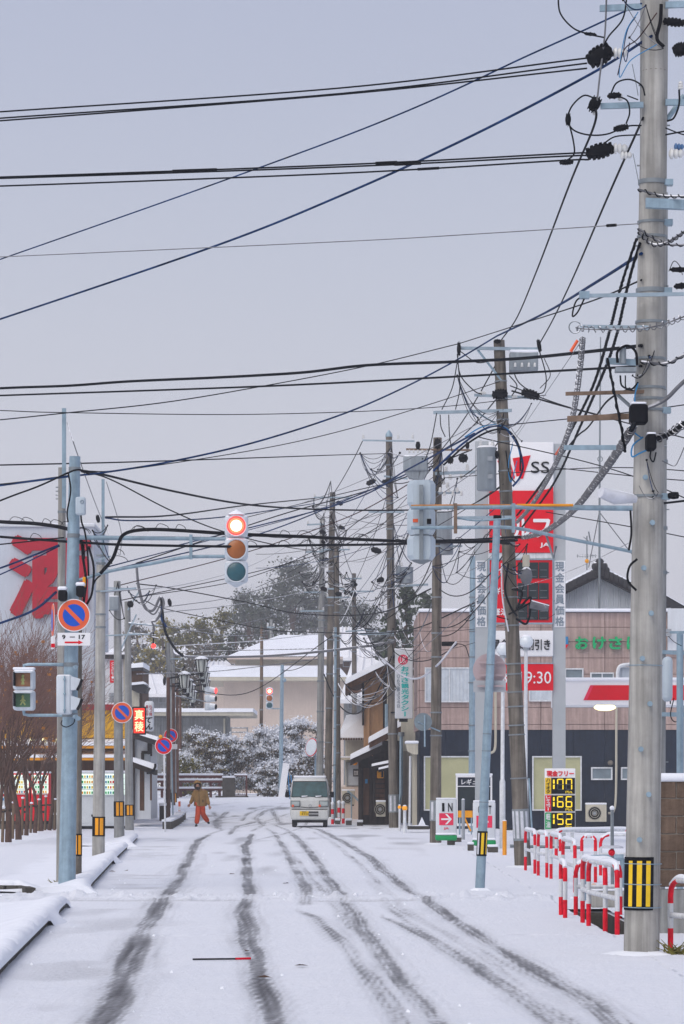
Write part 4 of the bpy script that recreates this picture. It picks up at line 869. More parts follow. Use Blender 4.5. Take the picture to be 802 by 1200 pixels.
mk('rusty_cover', tube([P(482, 592.8, DS-.26), P(520, 592.4, DS-.24), P(598, 592.2, DS-.21)], .016, 8), 'rust_pipe', ma); mk('orange_cover', tube([P(606, 592, DS-.2), P(672, 592, DS-.2)], .018, 8), 'orange_pipe', ma)
mk('lower_pipe', tube(catmull([P(482, 618.5, DS-.26), P(560, 618, DS-.25), P(605, 619, DS-.2), P(660, 630, DS-.12), P(768, 652, DS)], 6), [.024]*25, 8), 'galvanised', ma)
for x_, a, b in ((534, 590, 625), (602, 590, 624)): mk('spacer', box(P(x_, (a+b)/2, DS-.29), (.045, .05, (b-a)*DS/F)), 'steel_rust' if x_ < 560 else 'galvanised', ma, False)
mk('hanger', tube([P(640, 626, DS-.1), P(649, 655, DS-.1), P(652, 640, DS-.1)], .018), 'steel_grey', ma)
mk('conduit', tube(catmull([P(605, 607, DS-.2), P(560, 610, DS-.2), P(536, 607, DS-.2)], 5), .014), 'galvanised', ma)

# R3 leaning brown pole
R3 = Pole('leaning brown concrete pole with grey transformer beside fuel price tower', (613, 1016), (585, 399), 19.5, 13, 'concrete_brown')
R3.arm(537, 408, 632, 409, 3.6); R3.arm(508, 483.5, 600, 481, 3.6); mk('brace', tube([R3.p(560, 410, -.1), R3.p(588, 446, -.1)], .025), 'galvanised', R3.o); mk('brace', tube([R3.p(560, 484, -.1), R3.p(582, 497, -.1)], .02), 'galvanised', R3.o)
R3.arm(556, 463, 622, 466, 3, 'galvanised_snow'); R3.arm(536, 607, 600, 606, 3.5)
mk('switch_box', prbox(598, 412, 631, 434, R3.d-.5, .4, .02), 'transformer_grey', R3.o); mk('snow_cap', prbox(598, 409.5, 631, 412.6, R3.d-.5, .38, .02), 'snow', R3.o)
for x_ in (604, 612, 620, 627): R3.ins(x_, 430, 5, dd=-.55)
R3.cover(538, 409, 5, 16, 0, spikes=3); R3.cover(632, 405, 5, 14, .2, spikes=3); R3.cover(583, 400, 9, 5, 0, spikes=3); R3.cover(586, 462, 20, 11, .1); R3.cover(622, 462, 24, 10, -.3); R3.ins(562, 461, 8, hor=True); R3.ins(600, 465, 7, hor=True)
R3.trf(570.5, 523, 575, 23, -.1); R3.cover(581, 533, 8, 10, 0, spikes=3)
for y_ in (447, 468, 492, 518, 552, 576, 637, 700, 733, 778, 790, 811, 828, 850, 861, 912): R3.band(y_, 1.6, 'steel_grey', 1.1)
R3.reflector(948, 985, [(-72, -52, 'wire_white'), (-38, -18, 'wire_white'), (-5, 15, 'wire_white'), (30, 50, 'wire_white')], 'reflect_grey')
for pts, m_, r_ in [([(508, 552), (540, 522), (570, 502), (590, 501), (606, 520), (613, 545), (609, 560), (601, 570)], 'wire_blue', 1.3), ([(520, 545), (548, 520), (575, 505), (596, 505), (609, 525), (610, 552)], 'wire_black', 1.2), ([(545, 512), (566, 500), (588, 499), (604, 514), (611, 540)], 'cable_blue', .8), ([(601, 520), (596, 545), (599, 565), (606, 540)], 'cable_blue', .6), ([(593, 528), (597, 555), (604, 566)], 'wire_black', .8),
     ([(536, 415), (540, 440), (556, 458), (565, 462)], 'wire_black', .7), ([(536, 425), (530, 455), (518, 480)], 'wire_black', .6), ([(537, 425), (539, 455), (534, 480)], 'wire_black', .6), ([(540, 412), (560, 425), (583, 420)], 'wire_black', .6), ([(598, 420), (606, 445), (620, 458)], 'wire_black', .7), ([(632, 410), (640, 440), (638, 458), (630, 462)], 'wire_black', .7), ([(633, 455), (645, 440), (638, 420)], 'wire_black', .5),
     ([(597, 440), (606, 452), (600, 464)], 'wire_black', .7), ([(512, 484), (505, 520), (498, 540)], 'wire_black', .6), ([(516, 486), (517, 500), (522, 512)], 'wire_black', .6), ([(526, 486), (527, 510), (530, 530)], 'wire_black', .6), ([(600, 690), (612, 695), (606, 715), (622, 700), (618, 730), (605, 725)], 'wire_black', 1.4), ([(596, 660), (592, 690), (598, 710), (606, 722)], 'wire_black', 1.3), ([(588, 660), (589, 700), (596, 740)], 'wire_white', .9), ([(596, 726), (582, 722), (578, 715)], 'wire_black', .7), ([(596, 720), (612, 712), (622, 706)], 'wire_black', 1.0)]:
    R3.wire(pts, r_, m_)
mk('splice_box', tube([R3.p(622, 708, -.3), R3.p(643, 713, -.3)], [.09, .07], 8), 'wire_grey', R3.o); mk('meter_box', prbox(613, 650, 621, 664, R3.d-.4, .2, .02), 'cream', R3.o); mk('cover_bag', ball(R3.p(617, 675, -.35), .13, 10, (1, .8, 1.5)), 'wire_grey', R3.o)
R3.tangle(603, 660, 18, 40, 12, 5, .5); R3.tangle(580, 470, 44, 50, 16, 6, .36); R3.tangle(620, 520, 40, 60, 10, 7, .36); R3.tangle(575, 640, 40, 60, 12, 9, .36); mk('stay_pipe', tube([R3.p(620, 912, -.2), R3.p(624, 980, -.2)], .02), 'galvanised', R3.o)

# tilted galvanised sign pole
R3b = Pole('tilted pale blue galvanised pole with round sign seen from behind', (562.5, 1043), (583, 606), 11.5, 8.5, 'galvanised', name='sign_pole', cat='pole')
R3b.reflector(974, 1003, [(-60, -35, 'wire_white'), (-12, 18, 'yellow'), (45, 65, 'yellow')], 'black', grow=1.1)
mk('cap', cyl(R3b.p(583, 608), R3b.p(583.2, 604), 4.8*R3b.k), 'black', R3b.o)
for y_ in (779, 860, 880, 940): R3b.band(y_, 1, 'steel_grey', 1.06)
rs_ = thing('round_sign', P(574, 810, 48.6), 'round road sign and plate seen from behind on tilted pole', 'road sign')
mk('disc', disc(P(574, 785, 48.62), 19.5*48.6/F, .012, 36), 'sign_back', rs_); mk('plate', pbox(555, 797.5, 593, 811, 48.56, .012), 'plate_back', rs_, False)
mk('rail', [pbox(562, 775, 590, 777.4, 48.55, .03), pbox(562, 790, 590, 792.4, 48.55, .03), pbox(560, 803, 590, 805, 48.5, .03)], 'sign_back', rs_, False)
for (x_, a, b, w_, dd, lb, m_) in [(553.5, 652, 990, 8, 99, 'square topped grey steel pole behind tilted sign pole', 'galvanised'), (560.5, 690, 990, 4, 100, 'thin brown pole close beside square topped steel pole', 'concrete_brown')]:
    q = Pole(lb, (x_-.5, HY+CH*F/dd), (x_+1, a), w_, w_*.9, m_, d=dd)
    for y_ in (700, 740, 770, 800, 850, 880): q.band(y_, 1.6, 'steel_grey', 1.25)
    if w_ > 5: q.tangle(x_, 720, 10, 22, 6, 8, .5); q.arm(558, 685, 575, 690, 1.5)

# R4
R4 = Pole('brown concrete pole with transformers standing behind the IN signboard', (510.5, 989), (513, 513), 13.5, 10, 'concrete_brown')
R4.arm(476, 526.5, 551, 527.5, 2.2, 'steel_rust'); R4.arm(510, 555, 560, 553, 3.6); R4.arm(514, 578, 540, 577, 2.6); R4.arm(505, 640, 542, 640, 2)
R4.cover(513, 520, 9, 12, 0, spikes=3); R4.cover(490, 522, 6, 9, 0, spikes=3); R4.cover(528, 539, 8, 9, 0, spikes=3); R4.cover(543, 537, 12, 10, 0, spikes=3); R4.cover(548, 522, 5, 8, 0, spikes=3)
for x_, y_ in ((515, 552), (523, 553), (528, 562), (541, 562), (548, 551), (520, 568), (525, 572)): R4.ins(x_, y_, 7)
o_ = R4.trf(522, 632, 650, 19, .05)
mk('cutout_unit', prbox(512, 598, 530, 634, R4.d-.35, .4, .04), 'transformer_grey', R4.o)
mk('cable_head', prbox(473, 533, 502, 552, R4.d-.45, .4, .05), 'transformer_grey', R4.o); mk('cable_head_base', pprism([(474, 552), (502, 552), (496, 562), (480, 560)], R4.d-.4, .35), 'transformer_grey', R4.o, False)
for y_ in (577, 615, 700, 742, 770, 835, 862): R4.band(y_, 1.8, 'steel_grey', 1.12)
R4.reflector(938, 962, [(-50, -25, 'wire_white'), (0, 22, 'wire_white')], 'reflect_grey')
R4.tangle(513, 560, 34, 34, 26, 11, .42); R4.tangle(525, 600, 30, 45, 12, 12, .42); R4.tangle(540, 660, 26, 36, 12, 13, .42)
for k_ in range(6): R4.ins(480+k_*5, 531, 4, dd=-.5); R4.ins(516+k_*5, 577+(k_ % 2)*4, 6, dd=-.4)
mk('round_mirror_back', disc(R4.p(496, 846, -.35), 10.5*R4.k, .05), 'glass_window', R4.o); mk('mirror_rod', [tube([R4.p(498, 838, -.38), R4.p(498, 875, -.38)], .025), tube([R4.p(490, 846, -.38), R4.p(516, 857, -.2)], .02)], 'galvanised', R4.o)
mk('splice_box', prbox(518, 752, 534, 757, R4.d-.3, .15, .02), 'wire_black' if False else 'black', R4.o); R4.wire([(534, 754), (545, 757), (550, 770)], .5)

# R5
R5 = Pole('brown concrete pole carrying the white taxi sign', (462, 971), (456, 512), 12, 7.5, 'concrete_brown', d=110.5)
mk('pole_cap', lathe(R5.p(456, 512), (0, 0, 1), [(0, .14), (.1, .13), (.25, .02)], 10), 'galvanised', R5.o)
R5.arm(425, 516, 486, 517, 1.8); R5.arm(432, 600, 474, 600, 2.2); R5.arm(450, 558, 478, 561, 2); R5.arm(462, 687, 502, 685, 2.4); R5.arm(420, 743, 462, 742, 2.6)
for x_ in (426, 467, 484, 433, 470): R5.ins(x_, 514 if x_ in (426, 467, 484) else 599, 5)
R5.cover(435, 565, 13, 6, .4, spikes=3); R5.cover(453, 564, 12, 5, .1, spikes=3); R5.cover(441, 645, 14, 7, -.3, spikes=3); R5.cover(446, 680, 10, 7, .5, spikes=3)
R5.trf(476, 664, 684, 17, .0); mk('side_box', prbox(464, 662, 470, 682, R5.d-.2, .3, .03), 'transformer_grey', R5.o)
for y_ in (545, 590, 620, 655, 690, 740, 745, 750, 860): R5.band(y_, 1.8, 'steel_grey', 1.15)
R5.reflector(931, 952, [(-50, -25, 'wire_white'), (0, 22, 'wire_white')], 'reflect_grey')
R5.tangle(452, 555, 30, 42, 30, 21, .3); R5.tangle(480, 700, 44, 60, 26, 25, .3, ('wire_grey', 'wire_black')); R5.tangle(430, 790, 36, 40, 18, 26, .34, ('wire_white', 'wire_grey', 'wire_black')); R5.tangle(455, 640, 30, 50, 26, 22, .34); R5.tangle(430, 700, 26, 40, 14, 24, .34); R5.tangle(455, 760, 32, 28, 10, 23, .34, ('wire_grey', 'wire_black'))
ts_ = thing('taxi_sign', R5.p(474, 843), 'tall white sign with teal lettering and red round logo', 'sign')
dT = R5.d-.35
mk('board', prbox(463, 762, 484, 842, dT, .28, .03), 'white_wall', ts_); mk('logo', disc(P(472.5, 773, dT-.012), 6*dT/F, .012, 24), 'pink_red', ts_); mk('logo_lettering', text_shape('DK', 469, 769, 476, 777, dT-.012, .01, .01), 'white_plain', ts_, False)
mk('lettering', text_shape('おけさ観光タクシー', 470.3, 780.5, 479.3, 840, dT, .012, .03, True), 'teal_letters', ts_, False)
mk('lettering', text_shape('063-3348', 465.3, 790, 468.8, 830, dT, .012, .0, True), 'label_grey', ts_, False)
mk('snow_cap', prbox(462.5, 759.5, 484.5, 762.3, dT, .28, .03), 'snow', ts_); mk('bracket', [tube([P(458, 770, dT+.15), P(464, 770, dT+.15)], .03), tube([P(458, 835, dT+.15), P(464, 835, dT+.15)], .03), pbox(468, 842, 478, 846, dT+.05, .1)], 'black', ts_)

# far cluster poles
def far_pole(lb, b, t, wb, wt, d, arms, m='concrete_brown', tang=0, seed=0, trf=None):
    q = Pole(lb, b, t, wb, wt, m, d=d, n=12)
    for a in arms:
        q.arm(*a, 1.8)
        for x_ in (a[0]+1, a[2]-1): q.ins(x_, (a[1]+a[3])/2-.5, 4)
    if tang:
        rg = random.Random(seed)
        for k in range(tang): q.tangle(t[0]+rg.uniform(-6, 6), t[1]+12+k*34, 24, 26, 13, seed+k, .34, ('wire_black', 'wire_grey'))
        for k in range(3): q.cover(t[0]+rg.uniform(-22, 22), t[1]+rg.uniform(5, 60), 9, 5, rg.uniform(-.5, .5), spikes=2)
    if trf: q.trf(*trf)
    for k in range(8): q.band(t[1]+12+k*(b[1]-t[1]-60)/8, 1.6, 'steel_grey', 1.15)
    return q
by = lambda d: HY+(CH-float(gz(d)))*F/d
q = far_pole('tallest brown pole of the middle cluster behind parked van', (384, by(126)), (390, 577), 9, 6.5, 126, [(368, 583, 413, 583), (376, 644, 410, 644), (384, 690, 404, 690)], tang=3, seed=31)
mk('wire_frame', [tube([q.p(368, 592), q.p(383, 592)], .02), tube([q.p(368, 584), q.p(368, 600)], .03), tube([q.p(383, 586), q.p(383, 598)], .02), tube([q.p(370, 596), q.p(382, 596)], .05)], 'steel_grey', q.o)
far_pole('greyer pole left of the tallest brown cluster pole', (374.5, by(131)), (378, 608), 9, 6, 131, [(360, 615, 380, 614), (358, 647, 384, 646), (357, 694, 376, 694), (352, 716, 380, 716)], 'concrete_grey', 3, 41, None)
far_pole('right hand brown pole of the middle cluster behind van', (396, by(121)), (394.5, 640), 8, 6, 121, [(383, 700, 410, 700), (390, 745, 400, 745)], tang=2, seed=51)
far_pole('short distant brown pole between cluster and taxi sign pole', (416, by(140)), (415, 672), 6.5, 5, 140, [(402, 693, 438, 693), (404, 678, 424, 678), (405, 740, 440, 738)], tang=3, seed=61)
far_pole('thin distant pole in front of the beige hall', (306, by(190)), (307, 735), 4.5, 3.6, 190, [], 'wood_stake', 0)
far_pole('second thin distant pole behind the beige hall roof', (317, by(232)), (318, 726), 4, 3.4, 232, [(313, 735, 322, 735)], 'concrete_grey', 0)
gp_ = far_pole('slim galvanised pole beside right cluster pole', (392, by(118)), (393.5, 735), 3.4, 3, 118, [], 'galvanised', 0)

# --- left poles
L2 = Pole('yellowish concrete pole behind the galvanised signal pole', (71, 1041), (73, 548), 10, 9, 'concrete', d=49.6)
mk('steel_extension', box(P(75.3, 537, 49.3), (4.6*49.3/F, 4.2*49.3/F, 117*49.3/F)), 'galvanised', L2.o, False)
for k in range(4): mk('step_bolt', cyl(L2.p(65.5, 571+k*4.5), L2.p(71, 571+k*4.5), .012, n=6), 'steel_grey', L2.o)
for y_ in (600, 632, 690, 780): L2.band(y_, 2.5, 'steel_grey', 1.12)
L1 = Pole('galvanised signal pole with no-parking sign at left foreground', (78.5, 1043), (88, 535), 20.5, 13, 'galvanised', name='signal_pole', cat='signal pole')
for y_ in (550, 628, 779, 838): L1.band(y_, 5, 'steel_grey', 1.08)
mk('control_box', prbox(88.5, 582, 100, 603, L1.d-.35, .18, .03), 'box_blue', L1.o); mk('box_emblem', ring(P(96.3, 588, L1.d-.355), 1.8*L1.k, .008), 'label_grey', L1.o)
for pts, m_, r_ in [([(80, 553), (83, 575), (79, 600), (80, 612)], 'black', 1.0), ([(95, 603), (96, 612), (100, 625), (103, 650), (104, 675)], 'black', 1.1), ([(97, 650), (101, 680), (99, 700), (97, 718)], 'black', 1.6), ([(108, 690), (112, 680), (118, 674)], 'black', 1.0), ([(73, 844), (72, 849), (78, 852), (86, 848), (88, 842)], 'black', .6), ([(104, 640), (110, 665), (108, 695), (102, 708)], 'black', 1.4), ([(76, 556), (88, 551), (96, 551), (105, 556)], 'black', 1.1)]: L1.wire(pts, r_, m_, dd=-.18)
mk('yellow_tag', prbox(97, 676, 100.5, 688, L1.d-.25, .05, .01), 'amber', L1.o)
for x_, y_, n_ in ((73, 695, 'loudspeaker'), (94, 690, 'loudspeaker')): mk('lamp_head', prbox(x_-5, y_-4, x_+5, y_+9, L1.d-.4, .25, .04), 'black', L1.o); mk('snow_cap', prbox(x_-5.4, y_-8, x_+5.4, y_-3.4, L1.d-.4, .25, .03), 'snow', L1.o)
L3 = Pole('darker concrete pole with amber band half hidden behind signal pole', (91.5, 1036), (92.5, 690), 9, 8, 'concrete_brown', d=52)
L3.reflector(977, 1003, [(-50, -10, 'amber'), (8, 52, 'amber')], 'black', grow=1.08)
L4 = Pole('second left concrete pole with square steel extension and amber band', (115.5, 1008), (118.5, 662), 15, 10.5, 'concrete')
mk('steel_extension', box(P(121, 613, L4.d), (3.4*L4.k, 3.4*L4.k, 103*L4.k)), 'galvanised', L4.o, False).rotation_euler = (0, 0, 0)
L4.reflector(957, 980, [(-28, 2, 'amber'), (14, 48, 'amber')], 'black'); L4.arm(111, 657, 130, 652, 2); L4.arm(118, 693, 160, 689, 1.8)
for y_ in (651, 660, 693, 720, 735): L4.band(y_, 2, 'steel_grey', 1.12)
L4.cover(115, 608, 5, 9, .2, spikes=3); L4.tangle(122, 640, 14, 28, 10, 71, .5)
L5 = Pole('third left concrete pole bearing a bright no-parking sign', (140, 985), (137.5, 681), 12.5, 8, 'concrete_grey'); L5.reflector(939, 957, [(-28, 2, 'amber'), (14, 48, 'amber')], 'black')
L5.arm(126, 689, 160, 690, 1.5); L5.arm(122, 745, 165, 743, 1.7); L5.tangle(140, 705, 14, 26, 9, 72, .45); mk('transformer', prbox(128, 698, 139, 715, L5.d-.4, .3, .03), 'transformer_grey', L5.o)
L6 = Pole('fourth left concrete pole with frosted side before vending machine', (152, 974), (149.5, 705), 10.5, 7, 'concrete_grey', d=104); L6.reflector(943, 956, [(-28, 2, 'amber'), (14, 48, 'amber')], 'black')
mk('lattice_arm', [tube([L6.p(151, 730, -.1), L6.p(186, 733, -.1)], .04), tube([L6.p(151, 742, -.1), L6.p(183, 744, -.1)], .03), tube([L6.p(138, 770, -.1), L6.p(160, 720, -.1)], .03), tube([L6.p(150, 715, -.1), L6.p(165, 690, -.1)], .03)], 'galvanised_snow', L6.o)
mk('red_beacon', ball(L6.p(180, 757, -.1), .08), 'lamp_red', L6.o); mk('beacon_rod', tube([L6.p(180, 734, -.1), L6.p(180, 755, -.1)], .03), 'black', L6.o)
for pts, m_, r_ in [([(160, 660), (163, 690), (170, 712), (180, 715), (188, 700), (192, 708), (185, 725), (178, 728)], 'wire_grey', 1.6), ([(160, 670), (168, 705), (180, 720), (190, 705)], 'wire_grey', 1.0), ([(189, 700), (191, 720), (194, 740), (205, 760), (215, 769)], 'wire_black', 1.6), ([(178, 728), (181, 738), (176, 745), (186, 748)], 'wire_grey', 1.1), ([(190, 710), (190, 725), (195, 735)], 'wire_blue', 1.6)]: L6.wire(pts, r_, m_)
L6.tangle(172, 700, 20, 26, 10, 73, .45, ('wire_grey', 'wire_black', 'wire_blue')); L6.cover(199, 706, 5, 9, .2, spikes=2); L6.cover(153, 708, 8, 8, .2, spikes=2)
L7 = Pole('slender concrete pole behind the rusty lantern posts', (204, by(143)), (202, 752), 7, 5, 'concrete_grey', d=143); L7.reflector(929, 941, [(-28, 2, 'amber'), (14, 48, 'amber')], 'black')
L7.arm(195, 772, 214, 772, 1.4); L7.tangle(200, 790, 18, 40, 12, 74, .34, ('wire_grey', 'wire_black')); L7.cover(193, 798, 4, 10, 0, spikes=2)
L8 = Pole('concrete pole with amber band just left of lantern posts', (197.5, by(136)), (197.5, 753), 6, 4.5, 'concrete_grey', d=136); L8.reflector(925, 937, [(-28, 2, 'amber'), (14, 48, 'amber')], 'black')

# ================================================================ SIGNALS AND SIGNS ON THE LEFT
def lamp_signal(x, ys_, d, wpx, r_px, label, mats, inner=None):
    r_ = thing('traffic_signal', P(x, ys_[-1]+wpx*.5, d), label, 'traffic signal'); k = d/F
    for i, y in enumerate(ys_):
        h = (ys_[1]-ys_[0])
        mk('housing', prbox(x-wpx/2, y-h*.49, x+wpx/2, y+h*.49, d, .2, min(.07, 6*k)), 'white_signal', r_)
        ls = mk('lens', lathe(P(x, y, d-.02), (0, -1, 0), [(-.05, r_px*k), (.0, r_px*k*.97), (.02, r_px*k*.7), (.03, .01)], 24), mats[i], r_)
        if mats[i] == 'lamp_red': mk('inner_glow', lathe(P(x, y, d-.04), (0, -1, 0), [(-.02, r_px*k*.86), (.0, r_px*k*.82), (.012, .01)], 24), 'lamp_mid', ls); mk('bright_core', lathe(P(x, y, d-.05), (0, -1, 0), [(-.02, r_px*k*.64), (.0, r_px*k*.60), (.012, .01)], 20), 'lamp_hot', ls)
        mk('visor', ring(P(x, y, d-.03), r_px*k*1.08, .012, n=24), 'white_signal', r_)
    y0, y1 = ys_[0]-h*.49, ys_[-1]+h*.49
    mk('end_cap', [lathe(P(x, y0+1, d+.1), (0, 0, 1), [(0, wpx*.42*k), (.05, wpx*.2*k), (.07, .03), (.09, .02)], 14), lathe(P(x, y1-1, d+.1), (0, 0, -1), [(0, wpx*.42*k), (.05, wpx*.2*k), (.08, .02)], 14)], 'white_signal', r_)
    return r_
DL = L1.d-.1
sgl = lamp_signal(277, [616, 643.5, 670], DL, 27.5, 11.2, 'lit red traffic signal hanging over the street on left mast arm', ['lamp_red', 'lens_amber', 'lens_green'])
ma = thing('signal_mast', L1.p(95, 632), 'long galvanised mast arm reaching from left pole to red signal', 'mast arm')
mk('upper_pipe', tube([P(90, 630, DL+.1), P(265, 631.5, DL+.1)], [.04, .03], 10), 'galvanised', ma)
mk('lower_pipe', tube(catmull([P(92, 680, DL+.1), P(130, 669, DL+.1), P(180, 660, DL+.1), P(218, 653, DL+.1), P(266, 652, DL+.1)], 6), .028, 8), 'galvanised', ma)
mk('spacer', box(P(224, 641, DL+.05), (.05, .06, .40)), 'galvanised', ma, False)
# pedestrian signals
pd_ = thing('pedestrian_signal', P(27, 833, DL), 'two light pedestrian signal facing the viewer on left arms', 'pedestrian signal')
for i, (y0, y1) in enumerate(((784.5, 808.5), (808.5, 832.5))):
    mk('housing', prbox(15, y0, 40.5, y1, DL, .25, .05), 'white_signal', pd_); 
    ln = mk('lens', pbox(18.5, y0+4.2, 35.5, y1-4, DL-.012, .012), 'lens_ped_red' if i == 0 else 'lens_ped_green', pd_, False)
    yc = (y0+y1)/2; f = [ball(P(27, yc-4.2, DL-.012), .024, 8)]+[tube([P(27, yc-2.6, DL-.012), P(27, yc+1.5, DL-.012)], .022, 6)]+[tube([P(27, yc+1, DL-.012), P(27+sx, yc+5.6, DL-.012)], .013, 5) for sx in ((-1.2, 1.2) if i == 0 else (-2.8, 2.8))]+[tube([P(27, yc-2, DL-.012), P(27+sx, yc+1.2, DL-.012)], .01, 5) for sx in ((-2, 2) if i == 0 else (-3, 3))]
    mk('figure', f, 'ped_figure', ln); mk('visor', [pbox(15.6, y0+2.4, 17.4, y1-5, DL-.14, .15)], 'black', pd_, False); mk('visor_top', [pbox(17, y0+2, 37.5, y0+3.6, DL-.14, .15)], 'white_signal', pd_, False)
mk('bracket', [tube([P(28, 785, DL+.12), P(28.5, 779.5, DL+.12), P(34, 778.6, DL+.12), P(76, 778.6, DL+.12)], .026, 8)], 'galvanised', pd_); mk('bracket', [tube([P(28, 832, DL+.12), P(28.5, 837, DL+.12), P(34, 838.2, DL+.12), P(76, 838.2, DL+.12)], .026, 8)], 'galvanised', pd_)
mk('snow_cap', prbox(15, 781.8, 40.5, 785, DL+.02, .22, .02), 'snow', pd_)
ps_ = thing('pedestrian_signal', P(76, 838, DL-.35), 'pedestrian signal in side profile fixed on the galvanised pole', 'pedestrian signal')
mk('housing', prbox(66, 790.5, 83.5, 837, DL-.4, .26, .04), 'white_signal', ps_)
for i, y in enumerate((792, 815)):
    v = mk('visor', pprism([(83, y), (95.5, y+4), (94, y+8), (90, y+16), (83, y+17)], DL-.42, .3), 'white_signal', ps_, False); mk('visor_edge', pprism([(94.6, y+3.6), (96, y+3.8), (93, y+12), (90, y+17), (89.5, y+15.5), (92.5, y+10)], DL-.43, .32), 'black', v, False)
mk('hinge', [pbox(75, 792, 76.5, 836, DL-.42, .02)]+[prbox(74.2, y, 77.2, y+2, DL-.44, .04, .005) for y in (795, 812, 831)], 'galvanised', ps_, False); mk('camera_fixture', [lathe(P(87+k*3, y, DL-.35), (.6, -1, 0), [(0, .03), (.08, .035)], 8) for k, y in ((0, 782), (1, 842), (0, 840))], 'galvanised', ps_)

def no_parking(x, y, r, d, label, plate=None, red='red_orange', top=None):
    k = d/F; r_ = thing('road_sign', P(x, y+r, d), label, 'road sign')
    mk('rim', disc(P(x, y, d), r*k, .015, 40), 'white_plain', r_); mk('disc', disc(P(x, y, d-.004), r*k*.94, .01, 40), red, r_)
    mk('blue_field', disc(P(x, y, d-.008), r*k*.68, .008, 40), 'sign_blue', r_)
    a = r*.68*math.sqrt(.5); w_ = r*.085
    mk('slash', pprism([(x-a-w_, y-a+w_), (x-a+w_, y-a-w_), (x+a+w_, y+a-w_), (x+a-w_, y+a+w_)], d-.011, .006), red, r_, False)
    return r_
s1 = no_parking(86.8, 721, 19.2, L1.d-.32, 'large no-parking sign above hours plate on galvanised pole')
dpl = L1.d-.32; pl = thing('sign_plate', P(86.8, 755, dpl), 'white plate reading 9 to 17 with red arrow', 'sign')
mk('plate', pbox(67.5, 741.5, 106, 756.5, dpl, .012), 'white_plain', pl, False); mk('lettering', text_shape('9', 73, 744, 77, 749, dpl, .004, .02), 'black', pl, False); mk('lettering', text_shape('17', 92.5, 744, 100, 749, dpl, .004, .02), 'black', pl, False); mk('dash', pbox(82, 746, 88, 747, dpl-.004, .004), 'black', pl, False)
mk('arrow', [pprism([(76, 751.8), (92, 751.8), (92, 753.8), (76, 753.8)], dpl-.004, .004), pprism([(92, 750.3), (97.5, 752.8), (92, 755.3)], dpl-.004, .004)], 'red_sign', pl, False)
eo = thing('road_sign', P(62.5, 762, dpl+.3), 'no-parking sign seen nearly edge-on beside large sign', 'road sign'); c = P(62.5, 727, dpl+.3)
ax = Vector((-.985, -.17, 0)); mk('disc', lathe(c, ax, [(0, .26), (.015, .26)], 32), 'red_orange', eo); mk('blue_field', lathe(c+ax*.016, ax, [(0, .18), (.003, .18)], 32), 'sign_blue', eo); mk('rim', lathe(c-ax*.004, ax, [(0, .275), (.004, .275)], 32), 'white_plain', eo)
mk('plate', box(P(62.3, 753, dpl+.3), (.03, .50, .2), R(10)), 'white_plain', eo, False); mk('plate_mark', box(P(62.3, 756.5, dpl+.02), (.06, .06, .06), R(10)), 'red_sign', eo, False)
no_parking(143.2, 835, 12.4, L5.d-.25, 'bright orange rimmed no-parking sign on third left pole')
d3 = 101; s3 = no_parking(192, 874, 10.2, d3, 'no-parking sign on its own thin white post', red='red_sign'); mk('post', tube([P(193.8, 975, d3+.05), P(192.6, 878, d3+.05)], .03, 8), 'white_paint', s3)
mk('reflector', ball(P(188.5, 863.5, d3), .07), 'amber', s3)
s4 = no_parking(200.3, 862, 8.3, 128, 'far no-parking sign half hidden behind rusty lantern post', red='red_sign'); mk('plate', pbox(201, 872, 208, 878, 128, .02), 'wire_white', s4, False); mk('post', tube([P(203, by(128), 128.1), P(201, 866, 128.1)], .03, 8), 'galvanised', s4)
# far signals
f1 = lamp_signal(316, [810, 818.3, 826.6], 157, 8.6, 3.5, 'small distant red signal on slim pole beside the van', ['lamp_red', 'lens_amber', 'lens_green'])
fpole = Pole('slim galvanised signal pole beyond the parked van', (329, by(157)), (331, 779), 5.2, 4, 'galvanised', d=157.2, name='signal_pole', cat='signal pole'); fpole.arm(319, 830.5, 332, 830.5, 1.4, 'galvanised'); mk('sensor', ball(fpole.p(333.5, 797, -.1), .11), 'galvanised', fpole.o)
f2 = thing('traffic_signal', P(248, 833, 152), 'distant signal in side profile with red lamp glowing at top', 'traffic signal')
for i, y in enumerate((809, 818.5, 828)):
    mk('housing', prbox(240, y-4.4, 248, y+4.4, 152, .3, .06), 'white_signal', f2); mk('hood', lathe(P(247, y, 152), (1, -.35, -.05), [(0, .18), (.28, .15)], 14), 'white_signal', f2)
    mk('lens', lathe(P(253.2, y+.4, 151.85), (1, -.35, -.05), [(0, .14), (.02, .13)], 14), 'lamp_red' if i == 0 else 'black', f2)
mk('bracket', tube([P(205, 815, 151), P(241, 822, 152)], .035), 'steel_grey', f2)
